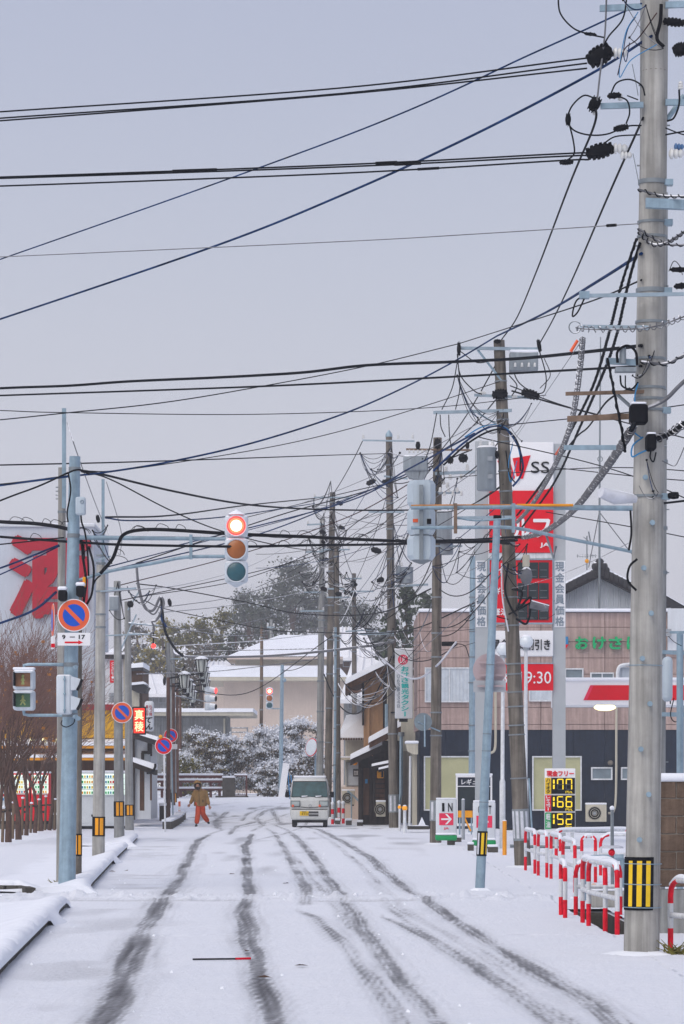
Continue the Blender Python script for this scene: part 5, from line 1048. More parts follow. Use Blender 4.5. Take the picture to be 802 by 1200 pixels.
# lantern posts
def lantern_post(px, d, label):
    k = 28.3*d/ (F) ; r_ = thing('street_lantern', gp(px, d), label, 'street lamp', None); s = d/F*28.3/28.3
    sc = lambda v: v*124/F        # size in photo pixels of the nearest post -> metres
    b = gp(px, d); zt = P(0, 796, 124).z+b.z*.6
    mk('post', tube([b, Vector((b.x, b.y, zt))], [.09, .07], 10), 'rust_post', r_)
    for dx, dz, w_, h_ in ((19, -1, 15.5, 20), (39, 17, 16.5, 19)):
        c = Vector((b.x+sc(dx), b.y, zt+sc(dz))); hw, hh_ = sc(w_)/2, sc(h_)
        ln = mk('lantern_body', lathe(c, (0, 0, 1), [(-.62*hh_, hw*.3), (-.55*hh_, hw*.62), (.18*hh_, hw*.86)], 6), 'lantern_glass', r_, False)
        mk('lantern_frame', [tube([c+Vector((math.cos(q)*hw*.64, math.sin(q)*hw*.64, -.55*hh_)), c+Vector((math.cos(q)*hw*.88, math.sin(q)*hw*.88, .18*hh_))], .018, 5) for q in [i*math.pi/3 for i in range(6)]]+[lathe(c, (0, 0, 1), [(-.85*hh_, hw*.12), (-.8*hh_, hw*.3), (-.58*hh_, hw*.36), (-.55*hh_, hw*.66)], 8)], 'black', r_)
        rf = mk('lantern_roof', lathe(c+Vector((0, 0, .18*hh_)), (0, 0, 1), [(0, hw*1.04), (.04, hw*1.0), (.18*hh_, hw*.45)], 8), 'black', r_)
        mk('snow_cap', lathe(c+Vector((0, 0, .22*hh_)), (0, 0, 1), [(0, hw*1.0), (.05, hw*.98), (.17*hh_, hw*.5), (.22*hh_, hw*.1)], 10), 'snow', rf)
    mk('arm', [tube([Vector((b.x, b.y, zt-sc(1))), Vector((b.x+sc(39), b.y, zt+sc(5)))], .035, 6), tube([Vector((b.x, b.y, zt-sc(10))), Vector((b.x+sc(22), b.y, zt-sc(10)))], .028, 6)], 'black', r_)
    return r_
for px, d, lb in ((197.5, 124, 'nearest rusty post with two snow capped lanterns'), (203.5, 140, 'second rusty lantern post of the row'), (208, 152, 'third rusty lantern post of the row'), (211.5, 164, 'farthest rusty lantern post of the row')): lantern_post(px, d, lb)
# ================================================================ OVERHEAD WIRES
def wire(pts, r, m, label, sag=0, group=None, name='overhead_wire', helix=None, k=12, cat='wire', curls=None, extra=None):
    q = [P(*p) for p in pts]
    if len(q) == 2:
        n = 28; path = [q[0].lerp(q[1], i/n) for i in range(n+1)]; dm = (pts[0][2]+pts[1][2])/2
        path = [p-Vector((0, 0, 4*(i/n)*(1-i/n)*sag*dm/F)) for i, p in enumerate(path)]
    else: path = catmull(q, k)
    o_ = tag(mk(name, tube(path, r, 5), m, None, True), label, cat, group)
    if helix:
        hr, pitch, wr, hm = helix; V = []; acc = 0; pts_ = []
        for a, b in zip(path, path[1:]):
            L_ = (b-a).length; n = max(2, int(L_/pitch*7)); u, v = frame_of(b-a)
            for i in range(n):
                ph = 2*math.pi*(acc+L_*i/n)/pitch; pts_.append(a.lerp(b, i/n)+(u*math.cos(ph)+v*math.sin(ph))*hr)
            acc += L_
        mk('spiral_hanger', tube(pts_, wr, 3, False), hm, o_)
    if curls:
        rg = random.Random(curls); cs = []
        for _ in range(14):
            i = rg.randrange(1, len(path)-1); p = path[i]; w_ = rg.uniform(.15, .3); cs.append(tube(catmull([p, p+Vector((w_*.3, 0, .09)), p+Vector((w_*.8, 0, .06)), p+Vector((w_, 0, 0))], 5), .006, 3, False))
        mk('loose_lashing', cs, 'wire_black', o_)['kind'] = 'stuff'
    if extra:
        for (t_, ln, rr) in extra:
            i = int(t_*(len(path)-1)); d_ = (path[i+1]-path[i]).normalized(); mk('splice_sleeve', cyl(path[i]-d_*ln/2, path[i]+d_*ln/2, rr, n=8), 'black', o_)
    return o_
D1 = R1.d-.15
g1 = 'three black power lines at top of picture'
for k, (a, b, m_) in enumerate(((68, 131, 103), (74, 138.5, 109.5), (80, 141.5, 110.5))):
    wire([(688, a, D1), (400, m_, 32), (0, b, 33), (-120, b+9, 33.5)], .0095, 'wire_black', ['top black power line entering the uppermost black insulator cover', 'middle black power line entering the uppermost black insulator cover', 'lowest black power line entering the uppermost black insulator cover'][k], group=g1)
for k, (a, b, m_) in enumerate(((179, 207.5, 193), (182, 209, 195.5), (187, 218, 203))):
    wire([(690, a, D1), (650, a+1.5, 31), (400, m_, 32), (0, b, 33), (-120, b+2, 33.5)], .0095, 'wire_black', ['top black line of second set with splice sleeve', 'middle black line of second set below the top set', 'lowest black line of second set with splice sleeve'][k], extra=[[(.46, .24, .016), (.61, .5, .016)], [(.45, .3, .015)], [(.42, .24, .015)]][k])
wire([(752, 4, D1), (630, 60, 32), (400, 161, 36), (0, 304, 44), (-100, 336, 46)], .010, 'wire_blue', 'thin blue and black wire slanting from pole top to left edge')
wire([(764, 42, D1), (690, 88, 32), (545, 163, 34), (400, 229, 37), (250, 289, 40), (0, 374, 45), (-90, 402, 47)], .015, 'wire_blue', 'thick blue and brown twisted wire slanting below the thin one')
wire([(750, 262, D1), (560, 274, 32), (400, 283, 33), (0, 301, 35), (-100, 305, 36)], .006, 'wire_grey', 'faint thin wire running level across the open sky', extra=[(.05, .12, .016)])
wire([(698, 124, D1), (696, 148, D1+.1), (668, 215, 36), (630, 315, 47), (606, 372, 57), (588, 398, R3.d)], .013, 'wire_black', 'steep black wire from pole insulator to leaning pole top')
wire([(754, 138, D1), (715, 225, 35), (672, 325, 47), (648, 375, 57), (633, 402, R3.d)], .013, 'wire_black', 'steep black wire right of the other steep wire')
wire([(752, 297, D1), (700, 330, 35), (640, 366, 47), (584, 393, R3.d)], .018, 'wire_blue', 'blue wire running from largest pole to leaning pole top')
wire([(584, 393, R3.d), (530, 425, 60), (470, 456, 58), (400, 486, 55), (300, 518, 52), (200, 541, 50), (120, 554, 49.2), (84, 558, 48.9), (0, 569, 50), (-100, 584, 52)], .017, 'wire_blue', 'blue wire sweeping down from leaning pole to left signal pole')
wire([(752, 328, D1), (690, 354, 38), (600, 383, 55), (537, 403, R3.d-.2)], .010, 'wire_black', 'thin black wire from largest pole to leaning pole crossarm')
wire([(537, 403, R3.d-.2), (430, 429, 58), (300, 454, 54), (190, 472, 50), (77, 484, 49.2), (0, 492, 50), (-80, 499, 51)], .010, 'wire_black', 'thin wire falling gently from leaning pole to left square post')
wire([(752, 405, D1), (690, 412, 33), (610, 420, 36), (530, 424, 38), (430, 428, 40), (360, 436, 41), (300, 440, 42), (240, 443, 43), (150, 447, 44), (80, 452, 45), (0, 455, 46), (-90, 461, 47)], .020, 'wire_black', 'wavy thick black cable crossing above the left square post')
wire([(752, 429, D1), (610, 437, 36), (530, 441.5, 38), (300, 453, 42), (0, 463.5, 46), (-90, 467, 47)], .014, 'wire_black', 'straight black cable just under the wavy cable')
wire([(640, 463, R3.d), (500, 478, 58), (300, 485.5, 53), (77, 483.5, 49.2), (0, 481, 50), (-80, 479, 51)], .008, 'wire_black', 'thin level wire touching the top of the square post')
wire([(R5.at(530), 531.5, R5.d-.2), (400, 533, 90), (300, 536.5, 70), (150, 541.5, 58), (0, 545, 55), (-80, 547, 54)], .014, 'wire_black', 'level thin wire from capped pole to left edge')
wire([(586, 447, R3.d-.3), (500, 475, 61), (400, 505, 60), (300, 527, 57), (150, 550, 52), (96, 552, 49.5)], .009, 'wire_black', 'faint wire under the sweeping blue wire')
wire([(-90, 605, 51), (0, 611.5, 50), (40, 613.5, 49.4), (72, 618, 48.9), (88, 624, 48.7), (96, 636, 48.6), (98, 655, 48.5)], .032, 'black', 'thick black cable bending down at the signal pole', cat='cable', name='overhead_cable', curls=1)
wire([(118, 672, 48.3), (132, 655, 48.2), (139, 637, 48.2), (146, 626, 48.2), (165, 621, 48.3), (200, 621, 48.4), (280, 626, 48.6), (360, 629, 50), (430, 632.5, 53), (500, 635, 56), (560, 635, 59), (606, 633, R3.d-.4)], .030, 'black', 'thick black cable crossing the red signal lamp', cat='cable', name='overhead_cable', curls=2)
wire([(-90, 622, 51), (0, 629, 50), (75, 634.5, 49), (100, 636, 48.5), (150, 638.5, 48.2), (280, 640.5, 48.4), (360, 639, 50), (480, 637, 55), (606, 629, R3.d-.3)], .022, 'wire_black', 'black cable passing between red and amber signal lamps', cat='cable', name='overhead_cable', curls=3)
wire([(-90, 646, 51), (0, 638, 50), (75, 630, 49)], .012, 'wire_black', 'short thin wire above the red kanji at left edge')
wire([(-90, 695, 53), (0, 666, 51), (69, 639, 49.3)], .018, 'wire_blue', 'blue wire crossing the red kanji high up')
wire([(-90, 709, 53), (0, 673.5, 51), (70, 640, 49.3)], .012, 'wire_blue', 'thinner blue wire just under the high blue wire')
wire([(-90, 760, 53), (0, 730.5, 51), (40, 715, 50), (66, 694, 49.2)], .022, 'wire_blue', 'blue wire crossing the lower part of red kanji')
wire([(-90, 574, 52), (0, 568, 50), (84, 557.5, 48.9)], .018, 'wire_black', 'black wire leaving signal pole top to left edge')
wire([(-90, 625, 52), (0, 587, 50), (45, 570, 49.3), (80, 554, 48.9)], .016, 'wire_black', 'black wire dropping from signal pole top to left edge')
wire([(92, 551, 48.9), (120, 556, 50), (200, 575, 55), (280, 590, 62), (350, 596, 70), (430, 598, 76), (504, 597.5, R4.d-.3)], .021, 'wire_black', 'black wire from signal pole top sagging towards transformer pole')
wire([(96, 553, 48.9), (130, 562, 51), (200, 598, 57), (262, 623, 62), (330, 640, 75), (372, 646, 126)], .013, 'wire_black', 'thin wire slanting down from signal pole behind red signal')
wire([(79, 495, 49.2), (92, 535, 49.0), (118, 605, 66), (140, 650, 66)], .009, 'wire_grey', 'thin stay wire below the left square post', 0)
wire([(125, 565, 66), (142, 622, 68), (141, 650, 69)], .008, 'wire_grey', 'faint stay wire below the second steel extension')
wire([(124, 606, 66), (200, 604, 78), (290, 592, 100), (369, 584, 125)], .022, 'wire_black', 'wire from second left pole up to the middle cluster', 0)
wire([(124, 607, 66), (160, 610, 70), (260, 606, 85), (369, 590, 125)], .018, 'wire_blue', 'blue tinged wire from second left pole to the middle cluster')
gC = 'wires fanning from right poles down to the left poles'
fan = [((553, 527, R4.d), (440, 572, 92), (330, 603, 98), (160, 660, 88), 'wire_black', .020), ((556, 508, 62), (480, 549, 75), (400, 590, 90), (205, 640, 100), 'wire_blue', .022), ((500, 545, R4.d), (420, 580, 92), (300, 627, 100), (130, 668, 88), 'wire_blue', .022), ((498, 556, R4.d), (410, 605, 92), (280, 650, 100), (140, 686, 90), 'wire_brown', .016),
       ((470, 601, R5.d), (400, 640, 112), (300, 670, 118), (130, 706, 100), 'wire_black', .018), ((432, 602, R5.d), (370, 645, 112), (280, 680, 118), (160, 700, 104), 'wire_black', .016), ((404, 645, 126), (340, 678, 126), (270, 700, 126), (190, 712, 105), 'wire_grey', .016), ((376, 700, 131), (320, 722, 135), (260, 735, 140), (200, 742, 137), 'wire_grey', .016),
       ((452, 567, R5.d), (420, 574, 111), (370, 586, 122), (290, 606, 130), 'wire_black', .018), ((410, 583, 126), (350, 605, 120), (250, 632, 110), (124, 665, 66), 'wire_blue', .016), ((376, 615, 131), (300, 660, 120), (220, 684, 110), (124, 694, 66), 'wire_grey', .014), ((357, 694, 131), (300, 705, 125), (250, 712, 118), (186, 718, 104), 'wire_grey', .016)]
FANL = ['black wire from rusty crossarm of transformer pole down to third left pole', 'upper blue wire sweeping under the backward signal towards left poles', 'lower blue wire from transformer pole to third left pole', 'brown wire from transformer pole to third left pole', 'black wire from right end of lower crossarm on taxi sign pole', 'black wire from left end of lower crossarm on taxi sign pole', 'grey wire from tallest cluster pole to fourth left pole', 'grey wire passing low in front of hill trees to lantern posts', 'black wire from black cover on taxi sign pole towards red signal', 'blue wire from tallest cluster pole to second left pole', 'grey wire from greyer cluster pole to second left pole', 'lowest grey wire from cluster to fourth left pole']
for k, (a, b, c_, e_, m_, r_) in enumerate(fan):
    wire([a, b, c_, e_], r_, m_, FANL[k], group=gC)
wire([(505, 690, 80), (440, 719, 100), (350, 719, 120), (290, 706, 120), (205, 690, 110), (160, 684, 104)], .022, 'wire_black', 'long dark wire dipping in front of the hill trees', 0)
wire([(560, 705, 80), (470, 740, 100), (370, 741, 122), (310, 737, 130), (200, 715, 125), (170, 704, 104)], .020, 'wire_black', 'lower dark wire dipping across the hill trees')
wire([(462, 752, R5.d-.3), (430, 757, 112), (370, 764, 122), (300, 769, 130), (215, 769, 140), (203, 760, 143)], .055, 'wire_grey', 'thick snow dusted cable running level before the beige hall', cat='cable', name='overhead_cable')
gL = 'low snowy wires across far end of the street'
for k, (a, b, c_) in enumerate((((203, 757, 143), (300, 751, 140), (378, 742, 131)), ((203, 764, 143), (290, 762, 140), (380, 760, 131)), ((160, 790, 104), (260, 786, 140), (374, 772, 131)), ((206, 805, 143), (290, 812, 150), (390, 745, 121)), ((186, 733, 104), (280, 745, 130), (384, 735, 126)))):
    wire([a, b, c_], .020, ['wire_white', 'wire_grey', 'wire_grey', 'wire_black', 'wire_grey'][k], ['white snowy wire highest at street end', 'grey wire just under the white snowy wire', 'grey wire crossing before the flat roof slab', 'dark wire dipping deeply in front of the beige hall', 'grey wire dipping before the hall upper roof'][k], group=gL)
# heavy cables of the largest pole
wire([(746, 490, D1-.2), (735, 512, 31), (700, 563, 38), (670, 600, 46), (640, 622, 54), (618, 629, 60), (604, 630, R3.d-.5)], .027, 'wire_black', 'heavy spiral wrapped cable drooping from largest pole to leaning pole', cat='cable', name='overhead_cable', helix=(.044, .12, .008, 'wire_grey'))
wire([(765, 516, D1-.2), (785, 508, 30.6), (802, 496, 30.2), (850, 462, 29.5)], .027, 'wire_black', 'heavy spiral wrapped cable leaving largest pole to right edge', cat='cable', name='overhead_cable', helix=(.044, .12, .008, 'wire_grey'))
wire([(683, 396, D1-.28), (680, 430, 31.5), (673, 480, 33), (663, 516, 35), (645, 556, 41), (622, 594, 50), (606, 612, R3.d-.4)], .008, 'wire_grey', 'spiral wire ladder cable hanging left of the largest pole', cat='cable', name='overhead_cable', helix=(.030, .085, .006, 'wire_grey'))
wire([(675, 384, D1-.3), (700, 386, 30.4), (760, 384, 30.3), (802, 371, 30), (850, 350, 29.6)], .008, 'wire_grey', 'spiral wire running along crossarm to right edge', cat='cable', name='overhead_cable', helix=(.032, .075, .006, 'wire_grey'))
for k, (pts, r_) in enumerate(([[(746, 280, D1), (728, 335, 31.5), (714, 390, 34), (696, 450, 39), (672, 500, 45), (640, 560, 54), (606, 604, R3.d)], .014], [[(750, 285, D1), (737, 330, 31.5), (722, 395, 34), (706, 440, 37), (680, 500, 44), (650, 565, 53), (612, 618, R3.d)], .016], [[(712, 420, D1), (719, 455, 30.5), (728, 500, 30.5), (733, 530, 30.6)], .013])):
    wire(pts, r_, 'wire_black', ['left twisted black cable dropping beside the largest pole', 'right twisted black cable dropping beside the largest pole', 'short black cable hanging from bracket of largest pole'][k], cat='cable', name='overhead_cable', helix=(.013, .16, .009, 'wire_black'))
wire([(738, 455, D1), (712, 470, 32), (690, 500, 37), (665, 525, 42), (610, 600, R3.d)], .011, 'wire_black', 'zigzag thin black cable under the bracket of largest pole')
for k, (pts, r_, h_) in enumerate(([[(748, 222, D1), (775, 229, 30.5), (802, 230, 30.3), (850, 228, 30)], .012, (.018, .10, .007, 'wire_black')], [[(749, 272, D1), (765, 286, 30.5), (782, 284, 30.4), (802, 272, 30.2), (850, 240, 29.8)], .014, (.022, .07, .007, 'wire_black')], [[(748, 268, D1), (770, 281, 30.5), (790, 287, 30.4), (850, 284, 30)], .012, (.016, .10, .007, 'wire_black')], [[(752, 424, D1), (780, 426, 30.4), (802, 416, 30.2), (850, 390, 29.8)], .016, (.02, .12, .008, 'wire_black')], [[(755, 480, D1-.2), (780, 468, 30.4), (802, 447, 30.2), (850, 408, 29.8)], .022, None])):
    wire(pts, r_, 'wire_grey', ['spiral guy wire leaving right at the upper clamp', 'drooping thick spiral wire right of largest pole', 'thinner drooping wire under the thick spiral wire', 'wire leaving right below the black loop', 'smooth grey cable rising right from the junction box'][k], helix=h_)
wire([(678, 405, D1), (669, 418, 32), (600, 520, 60)], .004, 'red_orange' if False else 'wire_grey', 'thin straight wire under the ring bracket')
solo('wire_marker', tube([P(669, 412, 30.4), P(677, 399, 30.4)], .018, 6), 'red_orange', 'upper orange marker sleeve on wire beside largest pole', 'wire marker'); solo('wire_marker', tube([P(652, 532, 38), P(658, 524, 37.6)], .02, 6), 'red_orange', 'lower orange marker sleeve on spiral ladder cable', 'wire marker')
wire([(R3.at(640), 637, R3.d-.5), (560, 633, 59), (513, 634, 57), (470, 634, 56)], .030, 'black', 'second thick black cable beside the backward signal', cat='cable', name='overhead_cable')
wire([(776, 590, 41), (802, 587, 40), (860, 580, 39)], .016, 'wire_black', 'dark cable leaving slim pole to right edge below camera')
gR = 'thin wires behind largest pole at right'
for k, (y0, x1, y1, d1) in enumerate(((500, 520, 560, R4.d), (538, 650, 548, 70), (560, 560, 512, 62), (430, 575, 500, 62), (610, 640, 600, 70))):
    wire([(900, y0+[60, 30, 70, 30, 40][k], 50), (x1+(900-x1)*.5, (y0+y1)/2+18, (50+d1)/2), (x1, y1, d1)], .011, 'wire_black', ['longest thin wire running behind largest pole to transformer pole', 'thin wire from sign tower column to right edge', 'thin wire crossing the white top panel of sign tower', 'upper thin wire from leaning pole passing behind junction box', 'lowest thin wire behind largest pole above gabled house'][k], group=gR)
wire([(598, 452, R3.d-.4), (660, 475, 60), (740, 497, 58), (860, 528, 55)], .012, 'wire_black', 'thin wire from leaning pole passing right behind junction box')
wire([(600, 458, R3.d-.4), (650, 473, 60), (700, 486, 58)], .018, 'wire_black', 'short double wire ending behind rusty crossarm')
gP = 'wires between transformer pole and leaning pole'
for k, (a, b, s_) in enumerate((((513, 530, R4.d), (586, 462, R3.d), 8), ((500, 545, R4.d), (590, 410, R3.d), 12), ((540, 560, R4.d), (598, 500, R3.d), 6), ((512, 600, R4.d), (600, 560, R3.d), 10), ((515, 690, R4.d), (596, 640, R3.d), 26), ((515, 735, R4.d), (600, 650, R3.d), 22), ((515, 745, R4.d), (553, 720, 82), 8))):
    wire([a, b], .014, 'wire_black', ['wire from transformer pole top to black covers of leaning pole', 'wire from transformer pole up to top crossarm of leaning pole', 'short wire from transformer pole to blue loop of leaning pole', 'wire crossing in front of the grey cylinder transformer', 'deeply sagging wire between transformer pole and leaning pole', 'lowest sagging wire between transformer pole and leaning pole', 'short wire from transformer pole to square topped steel pole'][k], s_, gP)
gQ = 'wires between taxi sign pole and transformer pole'
for k, (a, b, s_) in enumerate((((457, 530, R5.d), (513, 528, R4.d), 6), ((458, 565, R5.d), (510, 545, R4.d), 8), ((460, 690, R5.d), (512, 640, R4.d), 30), ((462, 745, R5.d), (512, 690, R4.d), 30), ((460, 762, R5.d), (536, 815-60, R4.d), 16), ((425, 517, R5.d), (390, 580, 126), 3), ((462, 765, R5.d-.5), (396, 800, 121), 42), ((458, 772, R5.d-.5), (380, 790, 126), 55), ((456, 742, R5.d), (416, 745, 140), 10), ((455, 690, R5.d), (415, 690, 140), 14), ((462, 780, R5.d), (425, 730, 140), 10))):
    wire([a, b], .017 if k < 6 else .026, 'wire_black' if k % 3 else 'wire_grey', ['top wire between capped taxi sign pole and transformer pole', 'second wire between taxi sign pole and transformer pole', 'sagging wire from small transformer to transformer pole', 'lower sagging wire above the pink building corner', 'wire from taxi sign pole to splice box on transformer pole', 'wire from crossarm tip of taxi sign pole to tallest cluster pole', 'drooping cable over the ochre house eave', 'deepest drooping cable before the ochre house', 'short wire from taxi sign pole to short distant pole', 'higher short wire from taxi sign pole to short distant pole', 'slack wire left of the taxi sign top'][k], s_, gQ)
wire([(420, 758, 112), (445, 770, 111), (470, 790, 100), (490, 795, 90), (512, 780, R4.d-.3), (535, 752, 82)], .030, 'wire_white', 'snow covered cable drooping across the taxi sign', cat='cable', name='overhead_cable')
gK = 'thin far wires around the middle pole cluster'
for k, (a, b, s_) in enumerate((((390, 590, 126), (415, 678, 140), 10), ((378, 620, 131), (330, 640, 157), 6), ((416, 690, 140), (378, 740, 131), 18), ((404, 693, 140), (350, 700, 190), 4), ((438, 693, 140), (456, 640, R5.d), 8), ((390, 650, 126), (318, 735, 232), 10), ((396, 700, 121), (307, 740, 190), 6), ((380, 760, 126), (331, 785, 157), 8))):
    wire([a, b], .018, 'wire_black' if k % 2 else 'wire_grey', ['wire from tallest cluster pole to short distant pole', 'wire from greyer cluster pole to far left', 'slack wire between short distant pole and greyer pole', 'wire from short distant pole crossarm to far left', 'wire from short distant pole up to taxi sign pole', 'long wire from tallest cluster pole to second thin pole', 'wire from right cluster pole to first thin pole', 'wire from cluster to slim signal pole'][k], s_, gK)
gW = 'thin wires of the dense web between right poles'
rw = random.Random(5)
for k in range(16):
    A_ = rw.choice([(513, rw.uniform(520, 620), R4.d-.2), (457, rw.uniform(520, 640), R5.d-.2), (590, rw.uniform(440, 600), R3.d-.2)]); B_ = rw.choice([(390, rw.uniform(585, 680), 126), (378, rw.uniform(612, 700), 131), (415, rw.uniform(676, 720), 140), (300, rw.uniform(600, 690), 118)])
    wire([A_, B_], .0085*(A_[2]+B_[2])/180, ['wire_black', 'wire_blue', 'wire_black', 'wire_grey'][k % 4], 'thin dark wire in the dense web left of the backward signal', rw.uniform(6, 26), gW)
gS = 'thin service wires slanting above the pink building'
for k in range(9):
    A_ = rw.choice([(513, rw.uniform(640, 760), R4.d-.2), (600, rw.uniform(620, 730), R3.d-.2), (463, rw.uniform(690, 775), R5.d-.2)]); B_ = rw.choice([(560, rw.uniform(690, 760), 99), (650, rw.uniform(690, 720), 80), (492, rw.uniform(720, 790), 108), (770, rw.uniform(610, 680), 41), (412, rw.uniform(760, 830), 124)])
    wire([A_, B_], .0085*(A_[2]+B_[2])/180, ['wire_black', 'wire_grey'][k % 2], 'thin service wire slanting across the pink building front', rw.uniform(5, 22), gS)
wire([(702.5, 600, 124), (690, 665, 124.5)], .02, 'wire_grey', 'left guy wire of the antenna mast', 0, name='guy_wire'); wire([(702.5, 600, 124), (745, 655, 124.5)], .02, 'wire_grey', 'right guy wire of the antenna mast', 0, name='guy_wire')
an = thing('antenna_mast', P(702.5, 720, 124), 'tall thin antenna mast rising above the gabled house roof', 'antenna mast')
mk('mast', tube([P(702.5, 718, 124), P(703, 540, 124), P(704, 395, 124)], [.05, .04, .025], 8), 'steel_grey', an); mk('ring', ring(P(703.5, 538, 124), .1, .02), 'steel_grey', an)
tv = thing('tv_antenna', P(687, 668, 125.5), 'small rooftop television antenna left of the mast', 'antenna')
mk('mast', tube([P(688, 668, 125.5), P(688, 628, 125.5)], .03, 6), 'steel_grey', tv); mk('boom', [tube([P(676, 651.5, 125.5), P(700, 651, 125.5)], .02, 5)]+[tube([P(677+k*3, 649.5, 125.5), P(677+k*3, 653.5, 125.5)], .012, 4) for k in range(8)]+[tube([P(684, 629, 125.5), P(690, 634, 125.5)], .02, 4), tube([P(690, 623, 125.5), P(692, 634, 125.5)], .03, 4)], 'steel_grey', tv); mk('amplifier', ball(P(688, 657.5, 125.4), .09), 'amber', tv)

# ================================================================ FUEL STATION FURNITURE
DT = 80
pt = thing('price_tower', gp(610, DT), 'tall fuel station sign tower with red and white panels on grey columns', 'sign')
for x0, x1 in ((557.5, 572.5), (648.5, 663)): mk('column', pbox(x0, 517 if x0 < 600 else 520, x1, HY+CH*F/DT, DT+.1, .35), 'column_grey', pt, False)
mk('top_panel', prbox(573, 518, 649, 576, DT, .4, .02), 'white_plain', pt); mk('red_panel', pprism([(574, 575), (628, 575), (641, 573.5), (648.6, 570.5), (648.6, 647.5), (574, 647.5)], DT-.02, .3), 'red_sign', pt, False)
mk('white_rail', [pbox(572.6, 648, 649, 654.5, DT+.02, .3)], 'white_paint', pt, False); mk('frame', [pbox(572.6, 655, 574, 731, DT-.03, .3), pbox(647.6, 655, 649, 731, DT-.03, .3), pbox(574, 655, 647.6, 656.2, DT-.03, .3), pbox(574, 729.6, 647.6, 731, DT-.03, .3)], 'galvanised', pt, False)
mk('red_panel', pbox(574, 656.2, 647.6, 729.6, DT+.0, .25), 'red_sign', pt, False)
for r_ in range(3):
    for c_ in range(3):
        cell = mk('digit_panel', pbox(607+c_*12.4, 659+r_*24.2, 618.5+c_*12.4, 678+r_*24.2, DT-.03, .03), 'led_off', pt, False); mk('snow_ledge', [pbox(608.5+c_*12.4, 667.5+r_*24.2, 616.5+c_*12.4, 668.2+r_*24.2, DT-.045, .015), pbox(608.5+c_*12.4, 675.5+r_*24.2, 616.5+c_*12.4, 676.2+r_*24.2, DT-.045, .015)], 'wire_grey', cell, False)
for t_, y_ in (('ハイオク', 664), ('レギュラー', 688.5), ('軽油', 713)): mk('lettering', text_shape(t_, 577, y_, 603 if len(t_) > 2 else 596, y_+8, DT, .02, .02), 'white_plain', pt, False)
mk('big_mark', pprism([(601, 537), (622, 533.5), (613, 561), (606, 561)], DT-.02, .03), 'red_sign', pt, False); mk('mark_notch', pprism([(603.5, 559), (611, 557.5), (608, 566), (604, 566)], DT-.03, .02), 'white_plain', pt, False)
mk('big_mark_left', pprism([(583, 540), (597, 538), (604, 560), (597, 565)], DT-.02, .03), 'red_sign', pt, False)
mk('lettering', text_shape('SS', 622.5, 541, 644, 554.5, DT, .03, .0), 'black', pt, False)
mk('lettering', text_shape('セ', 578, 609, 597, 632, DT-.02, .03, .03), 'white_plain', pt, False); mk('lettering', text_shape('ル', 601.5, 608, 622, 631, DT-.02, .03, .03), 'white_plain', pt, False); mk('lettering', text_shape('フ', 625, 608, 645, 630, DT-.02, .03, .03), 'white_plain', pt, False)
mk('lettering', text_shape('JA', 633, 636, 644, 642, DT-.02, .03, .02), 'white_plain', pt, False)
mk('white_panel', prbox(573, 739, 648.6, 769, DT, .25, .02), 'white_plain', pt); mk('lettering', text_shape('現金会員割引き', 576, 749, 645, 762, DT, .03, .012), 'black', pt, False)
mk('hours_panel', pbox(573.5, 778, 648.6, 809, DT-.01, .25), 'red_sign', pt, False); mk('panel_edge', [pbox(572.5, 776.8, 649.2, 778, DT-.02, .27)], 'galvanised', pt, False); mk('lettering', text_shape('7:30', 577, 788, 603, 801.5, DT-.01, .02, .01), 'white_plain', pt, False); mk('lettering', text_shape('19:30', 610, 787, 646, 801, DT-.01, .02, .01), 'white_plain', pt, False)
for x0 in (557.7, 649.7): lb_ = mk('column_label', pbox(x0+.2, 657, x0+13, 735, DT+.08, .03), 'white_plain', pt, False); mk('lettering', text_shape('現金会員価格', x0+1.3, 657.5, x0+11.8, 734.5, DT+.08, .015, .02, True), 'label_grey', lb_, False)
# price board with yellow digits
DPb = 74
pb = thing('price_board', gp(657, DPb), 'fuel price board with yellow digits 177, 166 and 152', 'sign')
mk('backing', prbox(639, 900.5, 674.5, 976, DPb, .25, .02), 'white_plain', pb); mk('leg', [pbox(641, 976, 645, HY+CH*F/DPb, DPb+.05, .1)], 'white_paint', pb, False); mk('leg', [pbox(669, 976, 673, HY+CH*F/DPb, DPb+.05, .1)], 'white_paint', pb, False)
mk('heading', text_shape('現金フリー', 640.8, 903, 672.8, 910, DPb, .015, .035), 'red_sign', pb, False)
SEG = {'0': 'abcdef', '1': 'bc', '2': 'abged', '3': 'abgcd', '4': 'fgbc', '5': 'afgcd', '6': 'afgedc', '7': 'abcf', '8': 'abcdefg', '9': 'abcdfg'}
def seg_digit(parent, ch, x, y, w_, h, d, on='led_yellow', off='led_dim'):
    t_ = w_*.17; H = {'a': (x+t_*.6, y, x+w_-t_*.6, y+t_), 'g': (x+t_*.6, y+h/2-t_/2, x+w_-t_*.6, y+h/2+t_/2), 'd': (x+t_*.6, y+h-t_, x+w_-t_*.6, y+h), 'f': (x, y+t_*.6, x+t_, y+h/2-t_*.3), 'b': (x+w_-t_, y+t_*.6, x+w_, y+h/2-t_*.3), 'e': (x, y+h/2+t_*.3, x+t_, y+h-t_*.6), 'c': (x+w_-t_, y+h/2+t_*.3, x+w_, y+h-t_*.6)}
    onl = [pbox(*H[s], d-.015, .015) for s in SEG[ch]]; offl = [pbox(*H[s], d-.008, .008) for s in 'abcdefg' if s not in SEG[ch]]
    mk('digit', onl, on, parent, False)
    for q_ in offl: mk('unlit_segment', q_, off, parent, False)
